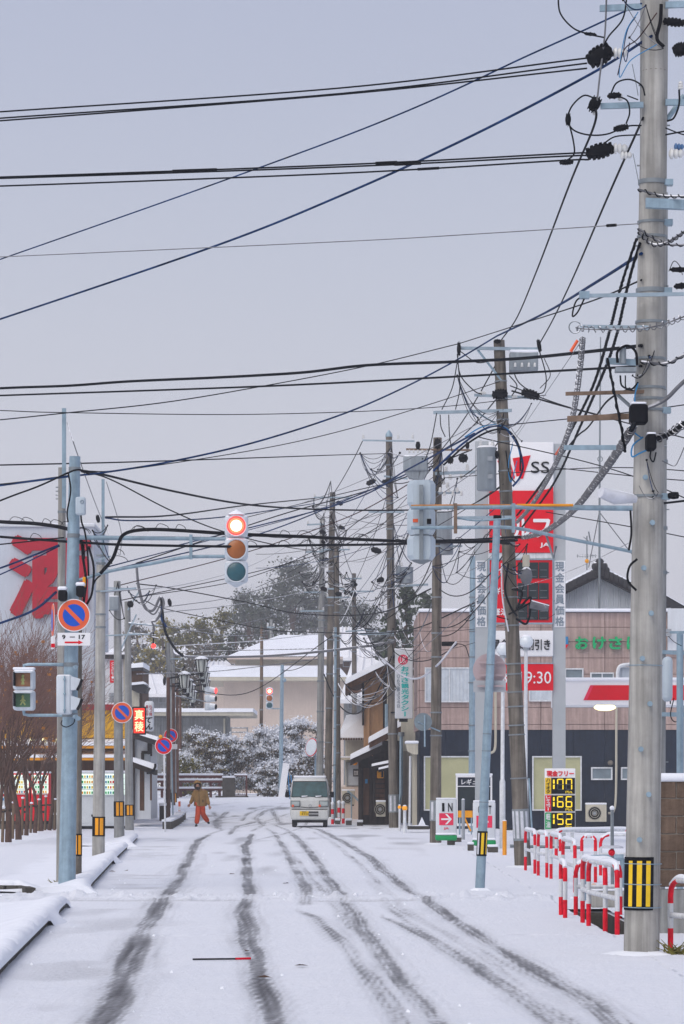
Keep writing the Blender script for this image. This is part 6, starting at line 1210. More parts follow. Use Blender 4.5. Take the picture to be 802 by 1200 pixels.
for i, (num, col_, txt, tm) in enumerate((('177', 'yellow', 'ハイオク', 'black'), ('166', 'red_sign', 'レギュラー', 'white_plain'), ('152', 'green_price', '軽油', 'white_plain'))):
    y0 = 911.6+i*20.4; rw = mk('price_row', pbox(646.3, y0, 674, y0+18.6, DPb-.02, .02), 'black', pb, False); gr = mk('grade_label', pbox(639, y0, 646, y0+18.6+.4, DPb-.021, .02), col_, pb, False)
    mk('lettering', text_shape(txt, 640.2, y0+.3, 645, y0+18.2, DPb-.021, .012, .015, True), tm, gr, False)
    mk('digit', [pbox(648.3, y0+2, 650.2, y0+6.6, DPb-.035, .015), pbox(648.3, y0+8, 650.2, y0+13, DPb-.035, .015)], 'led_yellow', rw, False)
    for k, ch in enumerate(num[1:]): seg_digit(rw, ch, 653+k*10.2, y0+1, 7.6, 13.2, DPb-.02)
    mk('unit_mark', text_shape('円/L', 663, y0+15.3, 671.5, y0+18.2, DPb-.02, .012, .0), 'led_yellow', rw, False)
# globe lamp posts
for x_, yg, d, lb in ((589, 761, 78, 'white globe lamp post directly behind round sign back'), (616, 752, 79, 'white globe lamp post beside leaning brown pole')):
    q = thing('globe_lamp', gp(x_, d), lb, 'lamp post'); b_ = gp(x_, d); k = d/F
    mk('post', tube([b_, P(x_, 916, d), P(x_, 913, d), P(x_+.6, yg+8, d)], [3.4*k, 3.4*k, 2.3*k, 2.1*k], 12), 'white_paint', q); mk('globe', ball(P(x_+1, yg, d), 8.2*k, 18), 'globe', q); mk('collar', cyl(P(x_+.8, yg+10, d), P(x_+.8, yg+6.5, d), 4*k), 'grey_panel', q); mk('snow_cap', ball(P(x_+1, yg-5.4, d), 6*k, 12, (1, 1, .5)), 'snow', q)
# IN and OUT boards
def aboard(x0, x1, y0, y1, d, txt, arrow, label):
    q = thing('sign_board', P((x0+x1)/2, y1+3, d), label, 'sign'); mk('board', prbox(x0, y0, x1, y1-6, d, .12, .04), 'white_wall', q); mk('snow_cap', prbox(x0+.3, y0-1.6, x1-.3, y0+.4, d, .12, .02), 'snow', q)
    n = len(txt); w_ = (x1-x0-8)/n
    for i, ch in enumerate(txt): mk('lettering', text_shape(ch, x0+4.5+i*w_+(1.5 if ch != 'I' else w_*.33), y0+4.5, x0+4.5+(i+1)*w_-(1.5 if ch != 'I' else w_*.33), y0+14.5, d, .012, .02), 'black', q, False)
    mk('arrow_field', pbox(x0+4, y0+16.5, x1-4, y0+30.5, d-.008, .01), 'pink_red', q, False); xm, ym = (x0+x1)/2, y0+23.5; s = arrow
    mk('arrow', [pprism([(xm-6, ym-1), (xm+5, ym-1), (xm+5, ym+1), (xm-6, ym+1)], d-.016, .01), pprism([(xm+s*6.5, ym), (xm+s*1, ym-6), (xm-s*1.4, ym-6), (xm+s*4, ym), (xm-s*1.4, ym+6), (xm+s*1, ym+6)][::s], d-.017, .01)], 'white_plain', q, False)
    mk('foot_text', text_shape('JA', xm-3, y0+33, xm+3, y0+36, d, .01, .02), 'pink_red', q, False)
    mk('base', prbox(x0-.5, y1-6, x1+.5, y1+1, d-.1, .35, .05), 'green_base', q); mk('base_snow', prbox(x0, y1-8, x1, y1-5.4, d-.12, .36, .03), 'snow', q)
    return q
aboard(511, 535.5, 936.5, 984, 81, 'IN', 1, 'white IN signboard with pink right arrow and green base'); aboard(554.5, 581, 939.5, 990, 77, 'OUT', -1, 'white OUT signboard with pink left arrow behind tilted pole')
rg_ = thing('fuel_board', gp(556, 96), 'large dark signboard in white frame with white katakana', 'sign')
mk('frame', [prbox(534.5, 908.5, 577, 911, 95, .1, .02), pbox(534.5, 911, 536.6, 968, 95, .1), pbox(575, 911, 577, 968, 95, .1), pbox(536.6, 921, 575, 922, 95, .08), pbox(536.6, 965, 575, 968, 95, .1)], 'white_plain', rg_, False); mk('panel', pbox(536.6, 911, 575, 965, 95.05, .05), 'navy_panel', rg_, False); mk('lettering', text_shape('レギュラー', 541, 913, 573, 919.5, 95.05, .02, .02), 'white_plain', rg_, False); mk('screen', pbox(538, 923, 573.6, 948, 95.03, .02), 'led_off', rg_, False)
mk('snow_cap', prbox(534, 906.4, 577.5, 908.9, 95, .12, .02), 'snow', rg_); mk('leg', [pbox(538, 968, 540, HY+CH*F/95, 95, .1)], 'white_paint', rg_, False); mk('leg', [pbox(571, 968, 573, HY+CH*F/95, 95, .1)], 'white_paint', rg_, False)
def bollard(x, y0, y1, w_, m, label, topm=None, group=None):
    d = GD(y1); k = d/F; q = thing('bollard', P(x, y1, d), label, 'bollard', group)
    mk('post', tube([P(x, y1, d)-Vector((0, 0, .05)), P(x, y0, d)], w_/2*k, 12), m, q)
    if topm: mk('reflector_ball', ball(P(x, y0-1, d), w_*.85*k, 12), topm, q); mk('snow_cap', ball(P(x, y0-3.6, d), w_*.6*k, 10, (1, 1, .5)), 'snow', q)
    else: mk('snow_cap', ball(P(x, y0, d), w_*.5*k, 10, (1, 1, .6)), 'snow', q)
bollard(591.5, 962, 1002, 5, 'orange_pipe', 'single orange post beside white globe lamp post'); bollard(468.5, 947, 974, 2.6, 'white_paint', 'left white post with orange ball top', 'orange_ball_glow'); bollard(474.5, 948, 976, 3.8, 'white_paint', 'right white post with orange ball top', 'orange_ball_glow'); bollard(543, 937, 984, 4, 'grey_panel', 'grey post between the IN and OUT signboards'); bollard(604.5, 950, 1005, 3, 'wire_white', 'pale edge post leaning against brown pole foot')
bollard(427.5, 927, 964, 2.6, 'galvanised', 'grey metal post before the timber shop'); 
hr = thing('handrail', G(420, 960), 'bent grey handrail leading to the timber shop', 'handrail'); dH = GD(962); mk('rail', tube(catmull([P(407, 928, dH), P(410, 928.5, dH), P(423, 941, dH), P(427, 946, dH), P(434, 955, dH)], 6), .04, 8), 'galvanised', hr); mk('post', tube([P(412, 962, dH), P(412, 930, dH)], .03, 8), 'galvanised', hr)
cnb = thing('construction_barrier', gp(545, 92), 'yellow barrier leaning behind signboards', 'barrier'); mk('post', [pbox(538, 950, 540, 978, 92, .05), pbox(552, 950, 553.5, 978, 92, .05)], 'galvanised', cnb, False); mk('panel', pbox(537, 950, 554, 958, 91.98, .03), 'amber', cnb, False); mk('brace', tube([P(543, 955, 92), P(552, 974, 92)], .03), 'amber', cnb)
for k, (x_, y_, w_, h_) in enumerate(((513, 987, 9, 6), (529, 990, 9, 7), (537, 987, 8, 6), (552, 997, 7, 8), (578, 999, 12, 7), (422, 968, 7, 5), (409, 967, 7, 6), (396, 966, 6, 5), (570, 994, 10, 5))):
    d = GD(y_); q = thing('concrete_weight', G(x_, y_), ['weight block left of IN signboard base', 'weight block right of IN signboard base', 'weight block beside grey post', 'weight block left of tilted pole foot', 'weight block below the OUT signboard', 'small block before timber shop', 'small block near red striped posts', 'small block just right of van', 'flat block behind tilted pole foot'][k], 'block'); mk('block', prbox(x_-w_/2, y_-h_, x_+w_/2, y_+.5, d, .25, .02), 'concrete_dark', q); mk('snow_cap', prbox(x_-w_/2-.2, y_-h_-2.2, x_+w_/2+.2, y_-h_+.6, d-.02, .28, .02), 'snow', q)
st = thing('small_stand', gp(495, 100), 'low snow covered stand right of white ball top posts', 'stand'); mk('base', pbox(478, 968, 503, 972, 101, .6), 'concrete_dark', st, False); mk('snow_cap', pprism([(480, 968), (491, 967), (495, 958), (499, 967), (503, 968)], 100.9, .6), 'snow', st, False)
# dark strip of lot edging
for k, (x0, x1, y_, lb) in enumerate(((598, 680, 994, 'left low snowy edging pipe of fuel station lot'), (640, 735, 976, 'rear low edging pipe of fuel station lot'))):
    d = GD(y_); solo('lot_edging', [tube([P(x0, y_-3, d), P(x1, y_-1, d)], .05, 8)], 'steel_grey', lb, 'edging')

# ================================================================ RED AND WHITE GUARD PIPES
def guard(p0, p1, h, label, mid=True, r=.03, ext=0, group='red and white pipe guards along the ditch'):
    A, B = G(*p0), G(*p1); q = thing('guard_pipe', (A+B)/2, label, 'guard rail', group); up = Vector((0, 0, h)); t = (B-A).normalized(); c = min(.16, (B-A).length*.35)
    path = [A-Vector((0, 0, .05)), A+up*.28, A+up*.30, A+up*.72, A+up*.74]
    def seg(a, b, m, nm): mk(nm, tube(a if b is None else [a, b], r, 10), m, q)
    for X_, s in ((A, 1), (B, -1)):
        seg(X_-Vector((0, 0, .06)), X_+up*.34, 'red_paint', 'red_band'); seg(X_+up*.34, X_+up*.68, 'white_paint', 'white_band')
        top = [X_+up*.68, X_+up-Vector((0, 0, c))]+[X_+up-Vector((0, 0, c))+Vector((0, 0, c*math.sin(w_)))+t*s*c*(1-math.cos(w_)) for w_ in (.5, 1.0, 1.57)]
        seg(top, None, 'red_paint', 'red_bend'); 
    a_, b_ = A+up+t*c, B+up-t*c
    if (b_-a_).length > .02: seg(a_, b_, 'white_paint', 'top_rail')
    if mid: seg(A+up*.52, B+up*.52, 'white_paint', 'mid_rail') if r > 0 else None
    mk('snow_cap', tube(catmull([A+up*.93+t*.02, A+up+t*c+Vector((0, 0, .025)), (A+B)/2+up+Vector((0, 0, .03)), B+up-t*c+Vector((0, 0, .025)), B+up*.93-t*.02], 5), r*1.05, 8), 'snow', q)
    return q
guard((683, 1081), (709.5, 1091), .80, 'nearest guard pipe left of largest pole, rear one of pair'); guard((690, 1085), (723.5, 1095.5), .80, 'nearest guard pipe left of largest pole, front one of pair')
guard((657.5, 1072), (662.5, 1076), .70, 'narrow end-on guard pipe left of the nearest pair', False); guard((675, 1072), (727, 1072), .72, 'wide red guard pipe behind the nearest pair', True)
guard((786, 1117), (822, 1121), .76, 'guard pipe at right edge beside largest pole'); guard((616, 1020), (627, 1024), .80, 'farthest left guard pipe beside brown pole foot'); guard((631, 1026), (641, 1028.5), .80, 'second guard pipe from brown pole foot')
guard((646, 1030), (657, 1034), .80, 'third guard pipe from brown pole foot'); guard((660, 1040), (674, 1046), .80, 'fourth guard pipe from brown pole foot'); guard((682, 1034), (698, 1034), .80, 'square-on guard pipe left of thin grey post')
guard((704, 1026), (748, 1026), .76, 'guard pipe with bright red bend right of thin grey post'); guard((652, 1005), (738, 1003), .62, 'long low guard pipe in front of price board', False, .04)
lp = Pole('thin grey post with round plate above the ditch', (718, 1050), (717.5, 948), 4.2, 4, 'steel_grey', d=43, name='marker_post', cat='post'); mk('round_plate', lathe(P(717, 994, 43), (0, 0, 1), [(0, .17), (.02, .17), (.04, .1)], 20), 'wire_white', lp.o); mk('reflector', ball(P(717, 999, 42.9), .05), 'red_paint', lp.o); mk('snow_cap', ball(P(717.5, 947, 43), .035), 'snow', lp.o)
cr = thing('culvert_rail', P(700, 1005, 44), 'dark teal steel rail across the ditch behind guard pipes', 'rail'); mk('beam', [tube([P(683, 1006, 44), P(731, 1005, 44)], .05, 8)], 'galvanised', cr); mk('post', tube([P(684, 1055, 44), P(684, 1006, 44)], .04, 8), 'galvanised', cr); mk('post', tube([P(730, 1055, 44), P(730, 1006, 44)], .04, 8), 'galvanised', cr)
hw_ = thing('culvert_headwall', P(715, 1062, 42), 'low concrete headwall of ditch behind guard pipes', 'headwall'); mk('wall', prbox(694, 1044, 734, 1064, 42, .3, .03), 'concrete', hw_); mk('snow_cap', prbox(693.5, 1041, 734.5, 1044.5, 42, .32, .03), 'snow', hw_)
solo('utility_cover', prbox(694, 1036, 700, 1042, 45, .2, .02), 'orange_pipe', 'small orange box behind the nearest guard pipes', 'box')
for k, (x_, lb) in enumerate(((393, 'red striped traffic post just right of van'), (397.5, 'second red striped traffic post right of van'), (402.5, 'third red striped traffic post by cream house'), (390, 'red striped traffic post half hidden by van'))):
    d = GD(963+k); q = thing('striped_post', G(x_, 963+k), lb, 'post', 'red striped posts beside van'); b_ = G(x_, 963+k)
    for i, m_ in enumerate(('red_paint', 'white_paint', 'red_paint', 'white_paint')): mk(['red_band', 'white_band'][i % 2], tube([b_+Vector((0, 0, .2*i)), b_+Vector((0, 0, .2*i+.2))], .06, 8), m_, q)
    mk('snow_cap', ball(b_+Vector((0, 0, .82)), .08, 8), 'snow', q)
for k, (x_, y_, lb) in enumerate(((210.5, 956, 'small orange red marker post beside slender concrete pole'), (169, 952, 'red and white marker post before tavern gate'))):
    b_ = G(x_, y_); q = thing('marker_post', b_, lb, 'post'); mk('red_band', [tube([b_, b_+Vector((0, 0, .22))], .05, 8), tube([b_+Vector((0, 0, .4)), b_+Vector((0, 0, .62))], .05, 8)], 'red_orange', q); mk('white_band', tube([b_+Vector((0, 0, .22)), b_+Vector((0, 0, .4))], .048, 8), 'white_plain', q)
# thin rod lying on the road
b_, e_ = G(226, 1126.5), G(276, 1126); rd = solo('marker_rod', tube([b_+Vector((0, 0, .02)), e_+Vector((0, 0, .02))], .010, 6), 'black', 'thin dark rod with red tip lying on snowy road', 'rod'); mk('red_tip', tube([e_+Vector((0, 0, .02)), G(294, 1125.5)+Vector((0, 0, .02))], .013, 6), 'red_paint', rd)
for k, (x_, y_) in enumerate(((310, 1147), (291, 1116), (272, 1025), (335, 1036), (148, 1021), (132, 1022), (244, 985), (353, 1133))):
    c = G(x_, y_); a_ = k*1.3; solo('fallen_leaf', ([c+Vector((math.cos(a_)*.07, math.sin(a_)*.07, .012)), c+Vector((-math.sin(a_)*.045, math.cos(a_)*.05, .03)), c+Vector((-math.cos(a_)*.08, -math.sin(a_)*.06, .014)), c+Vector((math.sin(a_)*.045, -math.cos(a_)*.05, .022))], [(0, 1, 2, 3)]), 'wood_brown', 'small brown fallen leaf lying on the snowy road', 'leaf', 'leaves on the road')
# ================================================================ VENDING MACHINES, RAILINGS
def vending(x0, x1, y0, y1, d, label, lower, prod, seed):
    q = thing('vending_machine', P((x0+x1)/2, y1, d), label, 'vending machine'); h = y1-y0; rg = random.Random(seed)
    mk('cabinet', prbox(x0, y0, x1, y1-3, d, .7, .03), lower, q); mk('plinth', pbox(x0+1, y1-3, x1-1, y1+.6, d+.1, .5), 'black', q, False)
    mk('display', pbox(x0+1.2, y0+2, x1-1.2, y0+h*.40, d-.02, .02), 'vend_lit', q, False)
    n = max(4, int((x1-x0)/3.2))
    for r_ in range(4):
        for c_ in range(n):
            xa = x0+2+c_*(x1-x0-4)/n; ya = y0+3.2+r_*h*.095
            mk('can', tube([P(xa+.9, ya+3.4, d-.05), P(xa+.9, ya+.4, d-.05)], .03, 6), rg.choice(prod), q)
        mk('price_strip', pbox(x0+1.6, y0+3.0+r_*h*.095+4.2, x1-1.6, y0+3.0+r_*h*.095+5.1, d-.06, .05), 'vend_white', q, False)
    mk('panel', pbox(x0+1.2, y0+h*.44, x1-1.2, y0+h*.9, d-.015, .015), lower, q, False); mk('slot', pbox(x0+h*.2, y0+h*.75, x0+h*.2+5, y0+h*.75+2.5, d-.03, .02), 'black', q, False)
    mk('snow_cap', prbox(x0-.3, y0-2, x1+.3, y0+.4, d, .7, .03), 'snow', q)
vending(94, 120.5, 905, 971, 108, 'white vending machine between signal pole and second left pole', 'vend_white', ['yellow', 'green_sign', 'cable_blue', 'amber'], 1)
vending(121.5, 148, 905, 971, 108, 'white vending machine behind third left pole', 'vend_white', ['cable_blue', 'green_sign', 'yellow', 'red_paint'], 2)
vending(15, 35, 906, 965, 108, 'red vending machine seen left among the tree trunks', 'red_sign', ['red_paint', 'yellow', 'cable_blue', 'white_plain'], 3)
vending(36.5, 58, 906, 965, 108, 'red vending machine seen right among the tree trunks', 'red_sign', ['red_paint', 'amber', 'green_sign', 'cable_blue'], 4)
vending(-10, 8, 918, 965, 108, 'pale vending machine at left edge behind trees', 'vend_white', ['red_paint', 'green_sign', 'amber', 'cable_blue'], 5)
DR = 156
rl = thing('bridge_railing', gp(230, DR), 'brown bridge railing with snow on rails at street end', 'railing'); zb = float(gz(DR)); k = DR/F
Pz = lambda x, z, d=DR: Vector(((x-CX)*d/F, d, z))
for x_ in (150, 166, 190, 212, 234, 247, 257.5): mk('post', box(Pz(x_, zb+.5)+Vector((0, .05, 0)), (.14, .14, 1.05)), 'brown_rail', rl, False)
for z_, th in ((1.08, .13), (.82, .12), (.40, .10)):
    mk('rail', box((Pz(204, 0).x, DR, zb+z_), (Pz(261, 0).x-Pz(146, 0).x, .12, th)), 'brown_rail', rl, False); mk('snow_cap', rbox((Pz(204, 0).x, DR, zb+z_+th/2+.05), (Pz(261, 0).x-Pz(146, 0).x, .16, .11), .04), 'snow', rl)
for i in range(34): mk('baluster', box(Pz(150+i*3.25, zb+.6)+Vector((0, .12, 0)), (.03, .03, .45)), 'steel_grey', rl, False)
nb = thing('bridge_newel', gp(268, DR), 'dark stone end block of the bridge railing', 'stone block'); mk('block', rbox(Pz(268.3, zb+.5), (.65, .4, 1.05), .03), 'concrete_dark', nb); mk('snow_cap', rbox(Pz(268.3, zb+1.06), (.68, .42, .1), .04), 'snow', nb)
mk('footing', box(Pz(272, zb+.02), (1.7, .6, .12)), 'concrete_dark', nb, False)
bf = thing('bar_fence', gp(282, DR), 'short fence of thin vertical bars with red end post', 'fence'); mk('top_rail', box(Pz(282.5, zb+1.12), (.68, .07, .06)), 'brown_rail', bf, False); mk('post', box(Pz(289, zb+.55), (.09, .09, 1.12)), 'brown_rail', bf, False); mk('bottom_rail', box(Pz(282, zb+.12), (.62, .05, .05)), 'brown_rail', bf, False); mk('snow_cap', rbox(Pz(282.5, zb+1.19), (.7, .12, .09), .03), 'snow', bf)
for i in range(6): mk('baluster', box(Pz(276.5+i*2, zb+.62), (.025, .025, .95)), 'steel_grey', bf, False)
bd = thing('notice_board', gp(334, 150), 'tilted white A-frame board with blue edge near van', 'sign'); b_ = gp(334, 150); mk('panel', box(b_+Vector((-.05, 0, .95)), (.32, .05, 1.7), 0, R(8)), 'white_plain', bd, False); mk('frame', [tube([b_+Vector((.25, .2, 0)), b_+Vector((.13, 0, 1.7))], .03), tube([b_+Vector((.42, .3, 0)), b_+Vector((.3, .1, 1.2))], .03), tube([b_+Vector((-.2, .3, .3)), b_+Vector((.5, .3, .3))], .03)], 'cable_blue', bd)
cm = thing('traffic_mirror', gp(371, 150), 'tilted round convex traffic mirror with red rim left of cluster poles', 'mirror'); c = P(366, 876, 140); ax = Vector((-.72, -.62, .15)).normalized()
mk('rim', lathe(c, ax, [(0, .40), (.04, .43), (.06, .40)], 28), 'red_paint', cm); mk('glass', lathe(c+ax*.06, ax, [(0, .39), (.03, .3), (.05, .1), (.055, .01)], 28), 'globe', cm); mk('hood', lathe(c-ax*.02, ax, [(0, .3), (.04, .42)], 24), 'wire_white', cm); mk('post', tube([Vector((c.x+.15, c.y+.15, float(gz(140)))), Vector((c.x+.15, c.y+.15, c.z))], .04, 8), 'galvanised', cm)
jk = thing('planter_box', G(196, 962), 'dark planter boxes with snow beside lantern post', 'planter'); mk('box', [pbox(187, 944, 194, 962, GD(962), .6)], 'wood_dark', jk, False); mk('snow_cap', prbox(186.5, 941, 194.5, 944.5, GD(962)-.02, .65, .03), 'snow', jk)

# ================================================================ VAN
vd = GD(969.5); vx = (363-CX)*vd/F
van = thing('van', (vx, vd, 0), 'small white van with yellow plate and headlamps facing the viewer', 'van')
def vloft(st):      # stations: (y, z_low, z_high, half width low, half width belt, half width roof, belt z)
    V, Fc = [], []; n = None
    for (y, zl, zh, wl, wb, wr, bz, rr) in st:
        h = [(-wl+.06, zl), (-wl, zl+.06), (-wb, (zl+bz)/2), (-wb, bz), (-(wb+wr)/2-.01, (bz+zh)/2), (-wr, zh-rr), (-wr+rr*.45, zh-rr*.3), (-wr+rr*1.2, zh), (0, zh+.02)]
        pr = h+[(-a, b) for a, b in h[-2::-1]]; n = len(pr)
        V += [Vector((vx+a, vd+y, b)) for a, b in pr]
    k = len(st)
    for i in range(k-1):
        for j in range(n-1): Fc.append((i*n+j, (i+1)*n+j, (i+1)*n+j+1, i*n+j+1))
    Fc.append(tuple(range(n))); Fc.append(tuple(range((k-1)*n+n-1, (k-1)*n-1, -1)))
    for i in range(k-1): Fc.append((i*n+n-1, (i+1)*n+n-1, (i+1)*n, i*n))
    return V, Fc
mk('body', vloft([(0.0, .30, .62, .66, .68, .62, .50, .04), (.03, .28, .98, .69, .715, .70, .62, .05), (.16, .27, 1.10, .70, .73, .70, .66, .05), (.24, .27, 1.16, .70, .735, .69, .8, .04), (.52, .27, 1.78, .70, .735, .66, 1.05, .11), (.72, .27, 1.86, .70, .735, .665, 1.05, .12), (2.2, .27, 1.87, .70, .735, .665, 1.05, .12), (3.25, .28, 1.84, .70, .735, .61, 1.05, .10), (3.36, .35, 1.70, .66, .70, .58, 1.05, .10)]), 'van_white', van)
def wq(y0, z0, y1, z1, a0, a1, off=.012):
    return [Vector((vx-a0, vd+y0-off, z0)), Vector((vx+a0, vd+y0-off, z0)), Vector((vx+a1, vd+y1-off, z1)), Vector((vx-a1, vd+y1-off, z1))]
ws = mk('windshield', (wq(.245, 1.13, .50, 1.71, .675, .62, .055), [(0, 1, 2, 3)]), 'windshield', van)
mk('windshield_seal', [tube(wq(.245, 1.13, .50, 1.71, .675, .62, .06)+wq(.245, 1.13, .50, 1.71, .675, .62, .06)[:1], .016, 5)], 'black', ws)
for a in (-.35, .2): mk('wiper', tube([Vector((vx+a, vd+.15, 1.12)), Vector((vx+a+.3, vd+.155, 1.17))], .012, 5), 'black', van)
mk('windshield_snow', [tube([Vector((vx+a, vd+.14, 1.15)), Vector((vx+a+.22, vd+.14, 1.17))], [.03, .015], 6) for a in (-.3, .22)], 'snow', van)
for s in (-1, 1):
    hl = mk('headlight', rbox((vx+s*.53, vd+.03, .88), (.34, .16, .21), .04), 'headlamp', van); mk('bezel', [tube([Vector((vx+s*(.53+a*.17), vd-.05, .88+b*.105)) for a, b in ((-1, -1), (1, -1), (1, 1), (-1, 1), (-1, -1))], .012, 5)], 'grille', hl); mk('indicator', rbox((vx+s*.62 if s < 0 else vx+s*.38, vd-.045, .80), (.09, .06, .09), .02), 'red_orange', hl)
    mk('wing_mirror', [rbox((vx+s*.84, vd+.35, 1.22), (.14, .1, .22), .03), tube([Vector((vx+s*.72, vd+.4, 1.16)), Vector((vx+s*.82, vd+.36, 1.2))], .02)], 'black', van)
    for y_ in (.42, 2.85):
        w_ = mk('wheel', lathe((vx+s*.66, vd+y_, .27), (s, 0, 0), [(-.16, .20), (-.15, .265), (-.02, .27), (.0, .24), (-.01, .14)], 20), 'tyre', van); mk('rim', lathe((vx+s*.655, vd+y_, .27), (s, 0, 0), [(-.03, .15), (.0, .14), (.01, .05)], 14), 'grey_panel', w_)
    mk('side_window', ([Vector((vx+s*.742, vd+.72, 1.10)), Vector((vx+s*.742, vd+1.5, 1.10)), Vector((vx+s*.70, vd+1.5, 1.68)), Vector((vx+s*.70, vd+.85, 1.68))], [(0, 1, 2, 3)]), 'glass_dark', van); mk('side_window', ([Vector((vx+s*.742, vd+1.6, 1.10)), Vector((vx+s*.742, vd+3.0, 1.10)), Vector((vx+s*.70, vd+3.0, 1.68)), Vector((vx+s*.70, vd+1.6, 1.68))], [(0, 1, 2, 3)]), 'glass_dark', van)
mk('bumper', rbox((vx, vd-.01, .47), (1.40, .14, .36), .05), 'van_white', van); mk('bumper_gap', box((vx, vd-.005, .665), (1.34, .06, .02)), 'grille', van); mk('underbody', box((vx, vd+1.7, .24), (1.25, 3.0, .14)), 'tyre', van)
mk('grille', [box((vx+.15, vd-.085, .56), (.36, .02, .07)), box((vx+.15, vd-.085, .45), (.36, .02, .07))], 'grille', van, False); pl_ = mk('number_plate', box((vx-.20, vd-.09, .52), (.33, .02, .165)), 'plate_yellow', van, False)
mk('plate_marks', [box((vx-.27+.07*k, vd-.104, .50), (.025, .006, .07)) for k in range(4)]+[box((vx-.20, vd-.104, .575), (.16, .006, .025))], 'black', pl_, False); mk('emblem', ring((vx+.02, vd-.01, .80), .05, .01), 'grey_panel', van); mk('hood_line', tube([Vector((vx-.33, vd-.015, .76)), Vector((vx, vd-.02, .73)), Vector((vx+.33, vd-.015, .76))], .012, 5), 'grille', van)
mk('roof_snow', rbox((vx, vd+1.95, 1.885), (1.22, 2.6, .09), .04), 'snow', van); mk('rear_panel', box((vx, vd+3.37, 1.0), (1.2, .03, 1.0)), 'van_white', van)

# ================================================================ PERSON
def skinned(joints, edges, rad, root=0, sub=1):
    me = bpy.data.meshes.new('sk'); me.from_pydata([Vector(j) for j in joints], edges, []); ob = bpy.data.objects.new('sk', me); link(ob)
    md = ob.modifiers.new('s', 'SKIN'); md.use_smooth_shade = True
    for i, v in enumerate(me.skin_vertices[0].data):
        r_ = rad[i]; v.radius = (r_, r_) if not isinstance(r_, tuple) else r_; v.use_root = i == root
    m2 = ob.modifiers.new('b', 'SUBSURF'); m2.levels = sub; m2.render_levels = sub
    dg = bpy.context.evaluated_depsgraph_get(); m_ = bpy.data.meshes.new_from_object(ob.evaluated_get(dg))
    V = [v.co.copy() for v in m_.vertices]; Fc = [tuple(p.vertices) for p in m_.polygons]; bpy.data.objects.remove(ob); bpy.data.meshes.remove(m_); return V, Fc
pg = G(234.5, 968.5); pr_ = thing('person', pg, 'person walking in brown hooded jacket and orange trousers', 'person')
Bq = lambda x, y, z: pg+Vector((x, y, z))
# joints in metres; walking towards the viewer, turned slightly to the left
HIPL, HIPR = Bq(-.05, 0, .82), Bq(.09, .02, .82)
KL, AL = Bq(-.07, -.13, .46), Bq(-.12, -.24, .08); KR, AR = Bq(.11, .0, .47), Bq(.29, .32, .18)
SH = Bq(-.01, -.02, 1.36); NECK = Bq(-.05, -.08, 1.44); HEAD = Bq(-.08, -.13, 1.55)
SL, SRr = Bq(-.19, -.02, 1.33), Bq(.20, .0, 1.33); EL, ER = Bq(-.27, .05, 1.05), Bq(.27, .02, 1.05); WL, WR = Bq(-.38, -.14, .84), Bq(.36, -.12, .78)
J = [Bq(.01, .0, .90), Bq(.01, -.01, 1.12), SH, NECK, HEAD, Bq(-.05, -.11, 1.63), SL, EL, WL, SRr, ER, WR, HIPL, KL, AL, HIPR, KR, AR]
E = [(0, 1), (1, 2), (2, 3), (3, 4), (4, 5), (2, 6), (6, 7), (7, 8), (2, 9), (9, 10), (10, 11), (0, 12), (12, 13), (13, 14), (0, 15), (15, 16), (16, 17)]
mk('body', skinned(J, E, [.13, .14, .13, .06, .092, .06, .07, .05, .03, .07, .05, .03, .09, .06, .04, .09, .06, .04]), 'skin', pr_)
def rings(rs, n=16):
    V = []
    for (c_, rx, ry) in rs: V += [c_+Vector((rx*math.cos(2*math.pi*j/n), ry*math.sin(2*math.pi*j/n), 0)) for j in range(n)]
    return V, [(i*n+j, i*n+(j+1) % n, (i+1)*n+(j+1) % n, (i+1)*n+j) for i in range(len(rs)-1) for j in range(n)]+[tuple(range(n-1, -1, -1)), tuple((len(rs)-1)*n+j for j in range(n))]
torso = rings([(Bq(.02, .0, .775), .235, .165), (Bq(.02, 0, .83), .25, .18), (Bq(.02, 0, .98), .26, .185), (Bq(.01, -.01, 1.13), .255, .18), (Bq(.0, -.02, 1.26), .25, .165), (Bq(-.01, -.025, 1.34), .215, .15), (Bq(-.03, -.04, 1.40), .14, .12), (Bq(-.05, -.07, 1.46), .10, .10)])
arm_l = skinned([Bq(-.10, -.02, 1.31), SL, EL, WL.lerp(EL, .1)], [(0, 1), (1, 2), (2, 3)], [.10, .105, .09, .065], sub=2); arm_r = skinned([Bq(.10, -.02, 1.31), SRr, ER, WR.lerp(ER, .1)], [(0, 1), (1, 2), (2, 3)], [.10, .105, .09, .065], sub=2)
mk('jacket', [torso, arm_l, arm_r], 'jacket', pr_)
mk('jacket_hem', tube([Bq(.01+.225*math.cos(q), .16*math.sin(q), .80) for q in [i*math.pi/8 for i in range(17)]], .02, 6, False), 'jacket', pr_); mk('jacket_zip', tube([Bq(-.02, -.175, .82), Bq(-.02, -.19, 1.1), Bq(-.03, -.17, 1.36)], .008, 5), 'fur_dark', pr_); mk('pocket', rbox(Bq(.12, -.175, .97), (.03, .03, .09), .01), 'fur_dark', pr_)
mk('trousers', skinned([Bq(.01, .0, .84), HIPL, KL, AL+Vector((0, 0, .0)), HIPR, KR, AR], [(0, 1), (1, 2), (2, 3), (0, 4), (4, 5), (5, 6)], [.16, .13, .108, .10, .13, .108, .10], sub=2), 'trousers', pr_)
